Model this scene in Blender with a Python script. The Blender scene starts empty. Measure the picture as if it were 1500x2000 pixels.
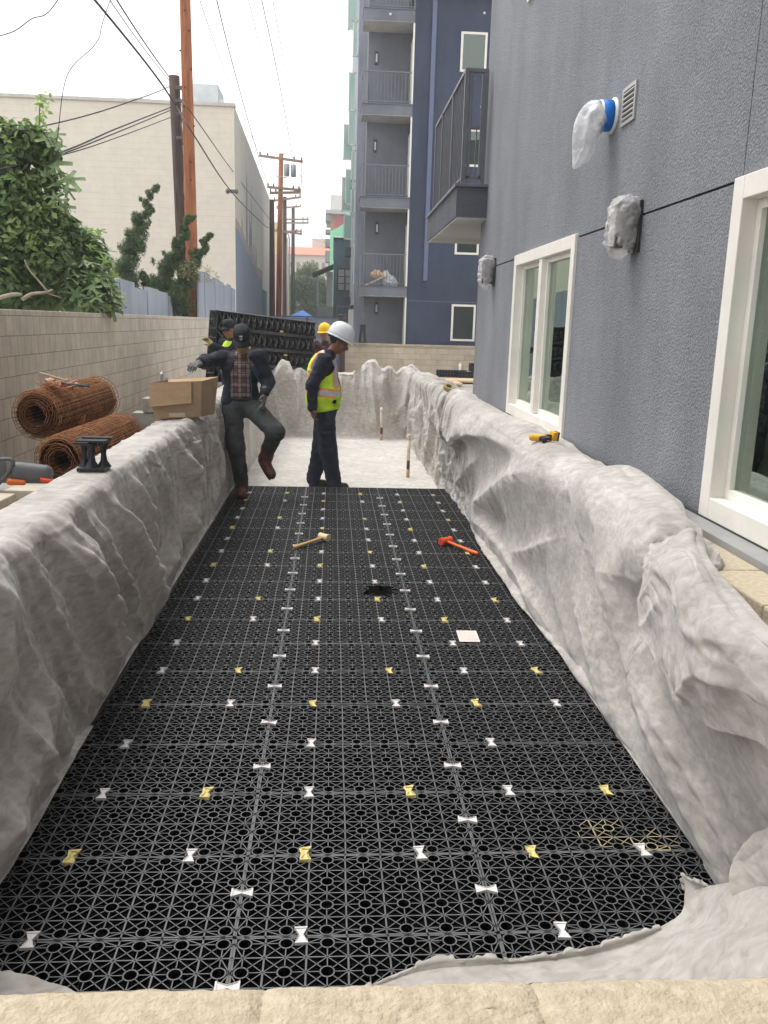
import bpy, math, random
import numpy as np
from mathutils import Matrix, Vector
R = math.radians
scene = bpy.context.scene
COL = scene.collection
rng = np.random.default_rng(7)
random.seed(7)

# ------------------------------------------------------------------ camera
cd = bpy.data.cameras.new('camera'); cam = bpy.data.objects.new('camera', cd); COL.objects.link(cam)
yaw, pitch, roll = 0.0655694, -0.2183491, 0.0274965
_f = Vector((math.sin(yaw)*math.cos(pitch), math.cos(yaw)*math.cos(pitch), math.sin(pitch)))
_r = Vector((math.cos(yaw), -math.sin(yaw), 0)); _u = _r.cross(_f)
_r2 = _r*math.cos(roll)+_u*math.sin(roll); _u2 = -_r*math.sin(roll)+_u*math.cos(roll)
cam.matrix_world = Matrix(((_r2.x,_u2.x,-_f.x,0),(_r2.y,_u2.y,-_f.y,0),(_r2.z,_u2.z,-_f.z,1.8147),(0,0,0,1)))
cd.sensor_fit = 'VERTICAL'; cd.sensor_height = 24; cd.lens = 1651.1/2000*24
cd.clip_start = 0.05; cd.clip_end = 2000
scene.camera = cam
# ------------------------------------------------------------------ overcast sky, soft sun
w = bpy.data.worlds.new('World'); scene.world = w; w.use_nodes = True
nt = w.node_tree; nt.nodes.clear(); N = nt.nodes.new; Lk = nt.links.new
out = N('ShaderNodeOutputWorld'); bg = N('ShaderNodeBackground')
sky = N('ShaderNodeTexSky'); sky.sky_type = 'NISHITA'; sky.sun_disc = False
sky.sun_elevation = R(58); sky.sun_rotation = R(305); sky.air_density = 1.2; sky.dust_density = 3.0
tc = N('ShaderNodeTexCoord'); mp = N('ShaderNodeMapping'); mp.inputs['Scale'].default_value = (1.4, 1.4, 4.0)
nz = N('ShaderNodeTexNoise'); nz.inputs['Scale'].default_value = 1.3; nz.inputs['Detail'].default_value = 5
cr = N('ShaderNodeValToRGB'); cr.color_ramp.elements[0].position = .3; cr.color_ramp.elements[1].position = .7
cr.color_ramp.elements[0].color = (9.0, 9.05, 9.3, 1); cr.color_ramp.elements[1].color = (10.6, 10.6, 10.7, 1)
mx = N('ShaderNodeMix'); mx.data_type = 'RGBA'; mx.inputs['Factor'].default_value = 0.93
Lk(tc.outputs['Generated'], mp.inputs['Vector']); Lk(mp.outputs[0], nz.inputs['Vector']); Lk(nz.outputs['Fac'], cr.inputs[0])
Lk(sky.outputs[0], mx.inputs['A']); Lk(cr.outputs[0], mx.inputs['B']); Lk(mx.outputs['Result'], bg.inputs['Color'])
bg.inputs['Strength'].default_value = 0.098; Lk(bg.outputs[0], out.inputs[0])
sd = bpy.data.lights.new('sun', 'SUN'); sd.energy = 1.3; sd.angle = R(22); sd.color = (1, .97, .92)
so = bpy.data.objects.new('sun', sd); COL.objects.link(so)
so.rotation_euler = (R(24), 0, R(232))
vs = scene.view_settings; vs.view_transform = 'Standard'; vs.look = 'None'; vs.exposure = 0.92; vs.gamma = 1

# ------------------------------------------------------------------ helpers
def tag(o, label=None, cat=None, group=None, kind=None):
    if label: o['label'] = label
    if cat: o['category'] = cat
    if group: o['group'] = group
    if kind: o['kind'] = kind
    return o
def empty(name, loc=(0,0,0), label=None, cat=None, group=None):
    o = bpy.data.objects.new(name, None); COL.objects.link(o); o.location = loc
    o.empty_display_size = .1
    return tag(o, label, cat, group)
def link(name, me, mat, parent=None):
    o = bpy.data.objects.new(name, me); COL.objects.link(o)
    mats = mat if isinstance(mat, (list, tuple)) else [mat]
    for m in mats: me.materials.append(m)
    if parent is not None:
        o.parent = parent
        pw = Vector((0,0,0)); p = parent
        while p is not None: pw += p.location; p = p.parent
        o.location = -pw          # meshes are written in world coordinates, parents are never rotated here
    return o
def rotm(ax=(0,0,0)):
    cx, sx, cy, sy, cz, sz = (f(a) for a in ax for f in (math.cos, math.sin))
    X = np.array([[1,0,0],[0,cx,-sx],[0,sx,cx]]); Y = np.array([[cy,0,sy],[0,1,0],[-sy,0,cy]]); Z = np.array([[cz,-sz,0],[sz,cz,0],[0,0,1]])
    return Z@Y@X
class MB:
    def __init__(s): s.v = []; s.f = []; s.m = []; s.n = 0
    def add(s, v, f, mi=0):
        v = np.asarray(v, float).reshape(-1, 3); s.v.append(v)
        s.f += [tuple(int(i)+s.n for i in q) for q in f]; s.m += [mi]*len(f); s.n += len(v); return s
    def box(s, c, d, rot=None, mi=0, taper=1):
        x, y, z = (q/2 for q in d)
        v = np.array([[-x,-y,-z],[x,-y,-z],[x,y,-z],[-x,y,-z],[-x*taper,-y*taper,z],[x*taper,-y*taper,z],[x*taper,y*taper,z],[-x*taper,y*taper,z]])
        if rot is not None: v = v @ (rotm(rot) if not isinstance(rot, np.ndarray) else rot).T
        return s.add(v+np.array(c), [(0,3,2,1),(4,5,6,7),(0,1,5,4),(1,2,6,5),(2,3,7,6),(3,0,4,7)], mi)
    def bb(s, a, b, mi=0):
        a = np.array(a, float); b = np.array(b, float); return s.box((a+b)/2, np.abs(b-a), mi=mi)
    def tube(s, pts, r, n=8, caps=True, mi=0, close=False):
        P = np.array(pts, float); k = len(P); rr = np.broadcast_to(np.asarray(r, float), (k,))
        T = np.gradient(P, axis=0); 
        if close: T = np.roll(P,-1,0)-np.roll(P,1,0)
        T /= np.linalg.norm(T, axis=1)[:,None]+1e-12
        up = np.array([0,0,1.]) if abs(T[0,2]) < .9 else np.array([1.,0,0])
        a = np.cross(T[0], up); a /= np.linalg.norm(a); V = []
        for i in range(k):
            a = a-T[i]*np.dot(a,T[i]); a /= np.linalg.norm(a)+1e-12; b = np.cross(T[i], a)
            t = np.arange(n)*2*np.pi/n
            V.append(P[i]+rr[i]*(np.cos(t)[:,None]*a+np.sin(t)[:,None]*b))
        F = []
        for i in range(k if close else k-1):
            j = (i+1) % k
            for q in range(n): F.append((i*n+q, i*n+(q+1)%n, j*n+(q+1)%n, j*n+q))
        if caps and not close: F.append(tuple(range(n))[::-1]); F.append(tuple((k-1)*n+q for q in range(n)))
        return s.add(np.vstack(V), F, mi)
    def lathe(s, prof, c=(0,0,0), n=16, rot=None, mi=0):
        t = np.arange(n)*2*np.pi/n; V = []
        for r, z in prof: V.append(np.stack([r*np.cos(t), r*np.sin(t), np.full(n, z)], 1))
        V = np.vstack(V)
        if rot is not None: V = V @ rotm(rot).T
        F = []
        for i in range(len(prof)-1):
            for q in range(n): F.append((i*n+q, i*n+(q+1)%n, (i+1)*n+(q+1)%n, (i+1)*n+q))
        return s.add(V+np.array(c), F, mi)
    def prism(s, poly, a, b, axis=2, mi=0):      # poly in the two other axes, extruded from a to b
        k = len(poly); V = []
        for h in (a, b):
            for p in poly:
                q = list(p); q.insert(axis, h); V.append(q)
        F = [tuple(range(k))[::-1], tuple(range(k, 2*k))]+[(i, (i+1)%k, k+(i+1)%k, k+i) for i in range(k)]
        return s.add(V, F, mi)
    def mesh(s, name, smooth=False):
        me = bpy.data.meshes.new(name); me.from_pydata(np.vstack(s.v).tolist(), [], s.f)
        if any(s.m): me.polygons.foreach_set('material_index', s.m)
        if smooth: me.polygons.foreach_set('use_smooth', [True]*len(me.polygons))
        me.update(); return me
    def build(s, name, mat, parent=None, smooth=False, bevel=0):
        o = link(name, s.mesh(name, smooth), mat, parent)
        if bevel:
            b = o.modifiers.new('bevel', 'BEVEL'); b.width = bevel; b.segments = 2; b.limit_method = 'ANGLE'
        return o

# numpy noise (quintic value noise on a hashed lattice, roughly -1..1)
def _h(i, j, k, seed):
    n = (i*374761393+j*668265263+k*2147483647+seed*974634777) & 0xffffffff
    n = ((n ^ (n >> 13))*1274126177) & 0xffffffff
    n = ((n ^ (n >> 16))*2246822519) & 0xffffffff
    return ((n ^ (n >> 15)) & 0xffff)/32767.5-1
def vnoise(p, seed=0):
    p = np.asarray(p, float); i = np.floor(p).astype(np.int64); f = p-i; u = f*f*f*(f*(f*6-15)+10); r = 0
    for a in (0,1):
        for b in (0,1):
            for c in (0,1):
                wt = (u[...,0] if a else 1-u[...,0])*(u[...,1] if b else 1-u[...,1])*(u[...,2] if c else 1-u[...,2])
                r = r+wt*_h(i[...,0]+a, i[...,1]+b, i[...,2]+c, seed)
    return r
def fbm(p, o=4, seed=0):
    r = 0; a = 1.; t = 0
    for q in range(o): r = r+a*vnoise(np.asarray(p)*2**q+13.7*q, seed+q); t += a; a *= .5
    return r/t
def ridged(p, seed=0): return 1-2*np.abs(vnoise(p, seed))
def crumple(u, v, seed=0, k=5):
    """folded cloth: sharp long creases of several directions and sizes over soft swells"""
    h = 0; a = 1.; wu = u+.35*vnoise(np.stack([u*.9, v*.9, 0*u], -1), seed+50); wv = v+.35*vnoise(np.stack([u*.9, v*.9, 0*u], -1), seed+51)
    for q in range(k+2):
        an = (seed*1.7+q*2.1) % 3.14; c, s_ = math.cos(an), math.sin(an); s = 1.75**q
        n = vnoise(np.stack([(wu*c+wv*s_)*s*1.25, (-wu*s_+wv*c)*s*.42, 0*u+q*3.1], -1), seed+q)
        h = h+a*(1 if q % 2 else -1)*(np.sqrt(n*n+.002)-.33)*1.6; a *= .60
    return h*.8
def ridge(U, V, line, amp, w1, w2, sharp=2.0, ends=.25):
    """height of a fold running along a polyline in the (U, V) plane; w1 is the width on its left, w2 on its right"""
    L = catmull(np.array(line, float), 6*len(line), 0); best = np.full(U.shape, 1e9); side = np.zeros(U.shape); tt = np.zeros(U.shape)
    seg = np.linalg.norm(np.diff(L, axis=0), axis=1); cum = np.r_[0, np.cumsum(seg)]
    for i in range(len(L)-1):
        d = L[i+1]-L[i]; l2 = d@d
        t = np.clip(((U-L[i,0])*d[0]+(V-L[i,1])*d[1])/l2, 0, 1)
        dx = U-L[i,0]-t*d[0]; dy = V-L[i,1]-t*d[1]; dd = np.hypot(dx, dy); m = dd < best
        best = np.where(m, dd, best); side = np.where(m, d[0]*(V-L[i,1])-d[1]*(U-L[i,0]), side); tt = np.where(m, (cum[i]+t*seg[i])/cum[-1], tt)
    wd = np.where(side > 0, w1, w2)
    e = np.clip(np.minimum(tt, 1-tt)/ends, 0, 1) if ends > 0 else 1
    e = e*e*(3-2*e); return amp*np.exp(-(best/wd)**sharp)*(.08+.92*e)
def catmull(C, n, axis):
    C = np.moveaxis(np.asarray(C, float), axis, 0); k = len(C); t = np.linspace(0, k-1-1e-9, n); i = t.astype(int); f = (t-i).reshape((-1,)+(1,)*(C.ndim-1))
    g = lambda j: C[np.clip(j, 0, k-1)]
    p0, p1, p2, p3 = g(i-1), g(i), g(i+1), g(i+2)
    r = .5*((2*p1)+(-p0+p2)*f+(2*p0-5*p1+4*p2-p3)*f**2+(-p0+3*p1-3*p2+p3)*f**3)
    return np.moveaxis(r, 0, axis)
def sheet(name, P, mat, parent=None, thick=.006, flip=False):
    """P is an (n, m, 3) grid of points; the cloth gets real thickness"""
    n, m = P.shape[:2]; idx = np.arange(n*m).reshape(n, m)
    q = np.stack([idx[:-1,:-1], idx[1:,:-1], idx[1:,1:], idx[:-1,1:]], -1).reshape(-1, 4)
    if flip: q = q[:, ::-1]
    me = bpy.data.meshes.new(name); me.from_pydata(P.reshape(-1, 3).tolist(), [], q.tolist())
    me.polygons.foreach_set('use_smooth', [True]*len(me.polygons)); me.update()
    o = link(name, me, mat, parent)
    s = o.modifiers.new('solid', 'SOLIDIFY'); s.thickness = thick; s.offset = 1
    return o
def gridnormals(P):
    a = np.gradient(P, axis=0); b = np.gradient(P, axis=1); n = np.cross(a, b); return n/(np.linalg.norm(n, axis=-1, keepdims=True)+1e-9)

# signed distance modelling: smooth union of tapered capsules / ellipsoids, meshed with surface nets
def sdf_mesh(name, prims, vox, k=.03, mat=None, parent=None, disp=None, cut=None, paint=None):
    """prims: ('c', p0, p1, r0, r1) or ('e', centre, radii, rot) with an optional last blend value"""
    lo = np.full(3, 1e9); hi = -lo
    for p in prims:
        if p[0] == 'c':
            for q, r in ((p[1], p[3]), (p[2], p[4])): lo = np.minimum(lo, np.array(q)-r); hi = np.maximum(hi, np.array(q)+r)
        else:
            r = max(p[2]); lo = np.minimum(lo, np.array(p[1])-r); hi = np.maximum(hi, np.array(p[1])+r)
    lo -= .04+2*vox; hi += .04+2*vox
    dims = np.ceil((hi-lo)/vox).astype(int)+1
    D = np.full(dims, .2, np.float32)
    for p in prims:
        kk = k
        if p[0] == 'c':
            a, b, ra, rb = np.array(p[1], float), np.array(p[2], float), p[3], p[4]
            if len(p) > 5: kk = p[5]
            l2 = np.minimum(a-ra, b-rb); h2 = np.maximum(a+ra, b+rb)
        else:
            c, rad = np.array(p[1], float), np.array(p[2], float); l2 = c-rad.max(); h2 = c+rad.max()
            if len(p) > 4: kk = p[4]
        i0 = np.maximum(((l2-lo-.1)/vox).astype(int), 0); i1 = np.minimum(((h2-lo+.1)/vox).astype(int)+1, dims)
        g = np.stack(np.meshgrid(*[lo[q]+vox*np.arange(i0[q], i1[q]) for q in range(3)], indexing='ij'), -1)
        if p[0] == 'c':
            ab = b-a; t = np.clip(((g-a)@ab)/(ab@ab+1e-12), 0, 1)
            d = np.linalg.norm(g-a-t[...,None]*ab, axis=-1)-(ra+(rb-ra)*t)
        else:
            q = g-c
            if p[3] is not None: q = q @ (p[3] if isinstance(p[3], np.ndarray) else rotm(p[3]))
            k0 = np.linalg.norm(q/rad, axis=-1); k1 = np.linalg.norm(q/rad**2, axis=-1)+1e-9; d = k0*(k0-1)/k1
        S = D[i0[0]:i1[0], i0[1]:i1[1], i0[2]:i1[2]]
        if kk < 0:                                     # carve
            kk = -kk; h = np.clip(.5+.5*(S+d)/kk, 0, 1); S[...] = S*h+(-d)*(1-h)+kk*h*(1-h)
        else:
            h = np.clip(.5+.5*(d-S)/max(kk, 1e-4), 0, 1); S[...] = d*(1-h)+S*h-kk*h*(1-h)
    if cut is not None or disp is not None:
        G = np.stack(np.meshgrid(*[lo[q]+vox*np.arange(dims[q]) for q in range(3)], indexing='ij'), -1)
        if disp is not None:
            near = np.abs(D) < .06; D[near] += disp(G[near])
        if cut is not None: D = np.maximum(D, cut(G))
    D[0]=D[-1]=.2; D[:,0]=D[:,-1]=.2; D[:,:,0]=D[:,:,-1]=.2
    ins = D < 0
    s = [slice(None,-1), slice(1,None)]
    cnt = np.zeros(np.array(dims)-1, np.int32); 
    for a in (0,1):
        for b in (0,1):
            for c in (0,1): cnt += ins[s[a], s[b], s[c]]
    cell = (cnt > 0) & (cnt < 8); ci = np.argwhere(cell); vid = -np.ones(cell.shape, np.int64); vid[cell] = np.arange(len(ci))
    acc = np.zeros((len(ci), 3)); num = np.zeros(len(ci))
    offs = [(a,b,c) for a in (0,1) for b in (0,1) for c in (0,1)]
    val = {o: D[ci[:,0]+o[0], ci[:,1]+o[1], ci[:,2]+o[2]].astype(float) for o in offs}
    for o in offs:
        for ax in range(3):
            if o[ax] == 0:
                o2 = list(o); o2[ax] = 1; o2 = tuple(o2); v0, v1 = val[o], val[o2]; m = (v0 < 0) != (v1 < 0)
                t = np.where(m, v0/(v0-v1+1e-12), 0); p = np.tile(np.array(o, float), (len(ci), 1)); p[:,ax] = t
                acc[m] += p[m]; num[m] += 1
    V = lo+vox*(ci+acc/num[:,None])
    F = []
    for ax in range(3):
        u, v = (ax+1)%3, (ax+2)%3
        A = [slice(None)]*3; B = [slice(None)]*3; A[ax] = slice(None,-1); B[ax] = slice(1,None)
        a = ins[tuple(A)]; b = ins[tuple(B)]; e = np.argwhere(a != b); e = e[(e[:,u] > 0) & (e[:,v] > 0)]
        e = e[(e[:,u] < dims[u]-1) & (e[:,v] < dims[v]-1)]
        fl = a[e[:,0], e[:,1], e[:,2]]
        def vi(du, dv):
            q = e.copy(); q[:,u] -= du; q[:,v] -= dv; return vid[q[:,0], q[:,1], q[:,2]]
        Q = np.stack([vi(1,1), vi(0,1), vi(0,0), vi(1,0)], 1); Q[~fl] = Q[~fl][:, ::-1]; F.append(Q)
    F = np.vstack(F); F = F[(F >= 0).all(1)]
    me = bpy.data.meshes.new(name); me.from_pydata(V.tolist(), [], F.tolist())
    me.polygons.foreach_set('use_smooth', [True]*len(me.polygons)); me.update()
    o = link(name, me, mat, parent)
    if paint is not None: me.polygons.foreach_set('material_index', paint(V[F].mean(1)).astype(int).tolist())
    return o

# ------------------------------------------------------------------ materials
MATS = {}
def mat(name, col, rough=.8, var=.12, scale=6., bump=0., bscale=60., metal=0., spec=.4, col2=None, stretch=None, detail=6, alpha=1, contrast=(.35,.65), bdist=.01, coords='Object'):
    if name in MATS: return MATS[name]
    m = bpy.data.materials.new(name); m.use_nodes = True; t = m.node_tree; p = t.nodes['Principled BSDF']
    p.inputs['Roughness'].default_value = rough; p.inputs['Metallic'].default_value = metal
    p.inputs['Specular IOR Level'].default_value = spec
    tc = t.nodes.new('ShaderNodeTexCoord'); mp = t.nodes.new('ShaderNodeMapping')
    if stretch: mp.inputs['Scale'].default_value = stretch
    t.links.new(tc.outputs[coords], mp.inputs['Vector'])
    n = t.nodes.new('ShaderNodeTexNoise'); n.inputs['Scale'].default_value = scale; n.inputs['Detail'].default_value = detail; n.inputs['Roughness'].default_value = .6
    t.links.new(mp.outputs[0], n.inputs['Vector'])
    r = t.nodes.new('ShaderNodeValToRGB'); c = np.array(col[:3]); 
    a = c*(1-var) if col2 is None else c; b = c*(1+var) if col2 is None else np.array(col2[:3])
    r.color_ramp.elements[0].position = contrast[0]; r.color_ramp.elements[1].position = contrast[1]
    r.color_ramp.elements[0].color = (*np.clip(a,0,1), 1); r.color_ramp.elements[1].color = (*np.clip(b,0,1), 1)
    t.links.new(n.outputs['Fac'], r.inputs[0]); t.links.new(r.outputs[0], p.inputs['Base Color'])
    if bump:
        n2 = t.nodes.new('ShaderNodeTexNoise'); n2.inputs['Scale'].default_value = bscale; n2.inputs['Detail'].default_value = 4
        t.links.new(mp.outputs[0], n2.inputs['Vector'])
        bm = t.nodes.new('ShaderNodeBump'); bm.inputs['Strength'].default_value = bump; bm.inputs['Distance'].default_value = bdist
        t.links.new(n2.outputs['Fac'], bm.inputs['Height']); t.links.new(bm.outputs[0], p.inputs['Normal'])
    if alpha < 1: p.inputs['Alpha'].default_value = alpha
    m['ramp'] = r.name; MATS[name] = m; return m
def nodes(m): return m.node_tree, m.node_tree.nodes['Principled BSDF']
def block_mat(name, c1, c2, mortar, bw, bh, proj, off=.5, msize=.012, rough=.9, rough_tex=.5, nf=.75):
    """block courses; proj maps world position to (u, v): 'yz' or 'xz'"""
    m = bpy.data.materials.new(name); m.use_nodes = True; t, p = nodes(m); p.inputs['Roughness'].default_value = rough; p.inputs['Specular IOR Level'].default_value = .2
    g = t.nodes.new('ShaderNodeNewGeometry'); s = t.nodes.new('ShaderNodeSeparateXYZ'); c = t.nodes.new('ShaderNodeCombineXYZ')
    t.links.new(g.outputs['Position'], s.inputs[0]); t.links.new(s.outputs[proj[0].upper()], c.inputs['X']); t.links.new(s.outputs[proj[1].upper()], c.inputs['Y'])
    b = t.nodes.new('ShaderNodeTexBrick'); b.offset = off; b.inputs['Scale'].default_value = 1; b.inputs['Brick Width'].default_value = bw; b.inputs['Row Height'].default_value = bh
    b.inputs['Mortar Size'].default_value = msize; b.inputs['Mortar Smooth'].default_value = .3; b.inputs['Color1'].default_value = (*c1,1); b.inputs['Color2'].default_value = (*c2,1); b.inputs['Mortar'].default_value = (*mortar,1); b.inputs['Bias'].default_value = 0
    t.links.new(c.outputs[0], b.inputs['Vector'])
    n = t.nodes.new('ShaderNodeTexNoise'); n.inputs['Scale'].default_value = 2.2; n.inputs['Detail'].default_value = 8; n.inputs['Roughness'].default_value = .7; t.links.new(g.outputs['Position'], n.inputs['Vector'])
    x = t.nodes.new('ShaderNodeMix'); x.data_type = 'RGBA'; x.blend_type = 'MULTIPLY'; x.inputs['Factor'].default_value = nf
    r = t.nodes.new('ShaderNodeValToRGB'); r.color_ramp.elements[0].color = (.72,.70,.67,1); r.color_ramp.elements[1].color = (1.12,1.1,1.08,1); r.color_ramp.elements[0].position = .3; r.color_ramp.elements[1].position = .7
    t.links.new(n.outputs['Fac'], r.inputs[0]); t.links.new(b.outputs['Color'], x.inputs['A']); t.links.new(r.outputs[0], x.inputs['B']); t.links.new(x.outputs['Result'], p.inputs['Base Color'])
    n2 = t.nodes.new('ShaderNodeTexNoise'); n2.inputs['Scale'].default_value = 90; n2.inputs['Detail'].default_value = 3; t.links.new(g.outputs['Position'], n2.inputs['Vector'])
    ma = t.nodes.new('ShaderNodeMath'); ma.operation = 'MULTIPLY_ADD'; ma.inputs[1].default_value = -1.2; t.links.new(b.outputs['Fac'], ma.inputs[0])
    mm = t.nodes.new('ShaderNodeMath'); mm.operation = 'MULTIPLY'; mm.inputs[1].default_value = rough_tex; t.links.new(n2.outputs['Fac'], mm.inputs[0]); t.links.new(mm.outputs[0], ma.inputs[2])
    bm = t.nodes.new('ShaderNodeBump'); bm.inputs['Strength'].default_value = .6; bm.inputs['Distance'].default_value = .01; t.links.new(ma.outputs[0], bm.inputs['Height']); t.links.new(bm.outputs[0], p.inputs['Normal'])
    return m
# ------------------------------------------------------------------ small cloth relaxer (position based), run on coarse then finer grids
def resample(P, n, m): return catmull(catmull(P, n, 0), m, 1)
def relax(P, collide, su=.05, sv=.03, steps=60, iters=5, bend=.12, grav=.0012, damp=.93, seed=0, pin='edges', noise=.004, anchor=.05, T=None, sl=None):
    """P (n, m, 3); rest lengths are those of P stretched by su along axis 0 and sv along axis 1, so the sheet has slack and buckles into folds"""
    T = P if T is None else T; n, m = P.shape[:2]; X = P.copy(); V = np.zeros_like(X); r = np.random.default_rng(seed)
    uu, vv = np.meshgrid(np.linspace(0,n/24,n), np.linspace(0,m/24,m), indexing='ij'); mod = .15+1.7*np.clip(.5+vnoise(np.stack([uu,vv,0*uu],-1), seed+77), 0, 1.4)
    if sl is not None: mod = mod*sl(P)
    ln = lambda a: np.linalg.norm(a, axis=-1, keepdims=True)
    w = np.ones((n, m, 1))
    if 'v0' in pin or pin == 'edges': w[:, 0] = 0
    if 'v1' in pin or pin == 'edges': w[:, -1] = 0
    if 'u' in pin or pin == 'edges': w[0] = 0; w[-1] = 0
    ru = ln(P[1:]-P[:-1])*(1+su*(mod[1:]+mod[:-1])[..., None]/2); rv = ln(P[:, 1:]-P[:, :-1])*(1+sv*(mod[:, 1:]+mod[:, :-1])[..., None]/2)
    d1 = ln(P[1:, 1:]-P[:-1, :-1])*(1+(su+sv)/2*mod[1:, 1:, None]); d2 = ln(P[1:, :-1]-P[:-1, 1:])*(1+(su+sv)/2*mod[1:, :-1, None])
    b_u = ru[1:]+ru[:-1]; b_v = rv[:, 1:]+rv[:, :-1]
    X = X+w*noise*np.stack([vnoise(np.stack([uu*6, vv*6, 0*uu], -1), seed+q) for q in range(3)], -1)
    def solve(A, B, wa, wb, L, k=1.0):
        d = B-A; l = ln(d)+1e-9; c = k*(l-L)/l*d/(wa+wb+1e-6); A += wa*c; B -= wb*c
    for s in range(steps):
        V *= damp; V[..., 2] -= grav; Y = X+V*w; Y += anchor*w*(T-Y)
        for it in range(iters):
            for o in (0, 1):
                A, B = Y[o:-1:2], Y[o+1::2]; solve(A, B, w[o:-1:2], w[o+1::2], ru[o::2])
                A, B = Y[:, o:-1:2], Y[:, o+1::2]; solve(A, B, w[:, o:-1:2], w[:, o+1::2], rv[:, o::2])
                A, B = Y[o:-1:2, :-1], Y[o+1::2, 1:]; solve(A, B, w[o:-1:2, :-1], w[o+1::2, 1:], d1[o::2], .25)
                A, B = Y[o:-1:2, 1:], Y[o+1::2, :-1]; solve(A, B, w[o:-1:2, 1:], w[o+1::2, :-1], d2[o::2], .25)
            # bending: pull towards the straight line between neighbours
            Z = np.zeros_like(Y); Z[1:-1] += (Y[2:]+Y[:-2])/2-Y[1:-1]; Z[:, 1:-1] += (Y[:, 2:]+Y[:, :-2])/2-Y[:, 1:-1]; Y += bend*.5*Z*w
            Y = np.where(w > 0, collide(Y), Y)
        V = np.clip(Y-X, -.02, .02); X = Y
    return X
def drape(P, collide, stages, seed=0, out=None, res=1.0, **kw):
    L0 = np.linalg.norm(np.diff(P[:, P.shape[1]//2], axis=0), axis=1).sum(); L1 = np.linalg.norm(np.diff(P[P.shape[0]//2], axis=0), axis=1).sum()
    P0 = P
    for q, (cell, su, sv, steps, bend, anc) in enumerate(stages):
        n, m = int(L0/cell)+2, int(L1/cell)+2; P = resample(P if P.shape[0] < n else P[::max(1, P.shape[0]//n//2)][:, ::max(1, P.shape[1]//m//2)], n, m)
        T = resample(P0[::max(1, P0.shape[0]//n//2)][:, ::max(1, P0.shape[1]//m//2)], n, m)
        P = relax(P, collide, su, sv, steps, bend=bend, seed=seed+q, anchor=anc, T=T, grav=.05*cell*cell+.0003, noise=cell*.12, **kw)
    if out is None: return P
    c = stages[0][0]; n, m = int(L0/c)+2, int(L1/c)+2; F = P0 if P0.shape[:2] == tuple(out) else resample(P0, *out)
    lo = resample(resample(F, n*2, m*2), *out); return resample(P, *out)+res*(F-lo)
# ------------------------------------------------------------------ setting: ground
M_ground = mat('ground', (.30,.28,.25), .95, .25, 1.2, .5, 40)
M_dirt = mat('dirt', (.20,.13,.085), .97, .4, 9, .9, 30, bdist=.03)
g = MB(); xa, xb, ya, yb = -1.38, 1.60, .62, 15.1
g.add([(-400,-60,.05),(400,-60,.05),(400,900,.05),(-400,900,.05),(xa,ya,.05),(xb,ya,.05),(xb,yb,.05),(xa,yb,.05),(xa,ya,-.135),(xb,ya,-.135),(xb,yb,-.135),(xa,yb,-.135)],
 [(0,1,5,4),(1,2,6,5),(2,3,7,6),(3,0,4,7),(4,5,9,8),(5,6,10,9),(6,7,11,10),(7,4,8,11),(8,9,10,11)])
tag(g.build('ground', M_ground), kind='structure')
# packed soil strip between the retaining wall and the boundary wall
nx, ny = 26, 90
U, V = np.meshgrid(np.linspace(-3.19,-1.42,nx), np.linspace(1.0,22,ny), indexing='ij')
H = .12+.30*np.clip((9.5-V)/3,0,1)+.28*np.exp(-((U+2.55)/.5)**2-((V-10.6)/.7)**2)+.05*fbm(np.stack([U*2,V*2,0*U],-1),4,3)
P = np.stack([U,V,H],-1)
o = sheet('soil', P, M_dirt, thick=.05); tag(o, kind='structure')
# alley paving and the tan board laid past the pit
M_alley = mat('alley', (.24,.235,.23), .95, .2, .8, .3, 50)
a = MB(); a.bb((-3.0,16,.052),(.9,120,.058)); tag(a.build('alley_paving', M_alley), kind='structure')
M_ply = mat('plywood', (.55,.40,.24), .8, .15, 3, .1, 60, stretch=(1,8,1))
for i, (x0, x1, y0, y1, z) in enumerate([(1.5,3.9,25.2,26.5,.10),(3.2,5.6,26.6,27.9,.10)]):
    b = MB(); b.bb((x0,y0,z),(x1,y1,z+.06)); o = b.build('plywood_board', M_ply, bevel=.004)
    tag(o, ['tan plywood board on the ground past the pit, left one', 'tan plywood board on the ground past the pit, by the black crates'][i], 'board', 'boards laid behind the pit')

# ------------------------------------------------------------------ block walls
M_cmuL = block_mat('cmu_left', (.62,.565,.475), (.69,.63,.54), (.38,.345,.28), .2, .2, 'yz', msize=.005)
def brick_wall(name, boxes, m, label, cat='wall'):
    b = MB()
    for p, q in boxes: b.bb(p, q)
    o = b.build(name, m, bevel=.006); return tag(o, label, cat)
brick_wall('block_wall', [((-3.4,2.5,.03),(-3.2,23.6,1.86))], M_cmuL, 'long tan block boundary wall on the left behind the wire mesh rolls')
M_cmuB = block_mat('cmu_back', (.50,.42,.31), (.60,.52,.40), (.40,.33,.25), .4, .2, 'xz', msize=.008)
wl = empty('block_wall', (4,31.1,.05), 'low tan block wall in front of the blue building', 'wall')
b = MB(); b.bb((.3,31.0,.05),(9,31.2,1.06)); b.build('wall_body', M_cmuB, wl)
b = MB(); b.bb((.28,30.97,1.06),(9,31.23,1.13)); b.build('wall_cap', mat('cap', (.45,.37,.27), .9, .15, 5, .4, 60), wl, bevel=.005)
M_tan = mat('split_block', (.46,.38,.265), .95, .35, 55, .8, 160, col2=(.58,.50,.375), bdist=.005)
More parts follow.
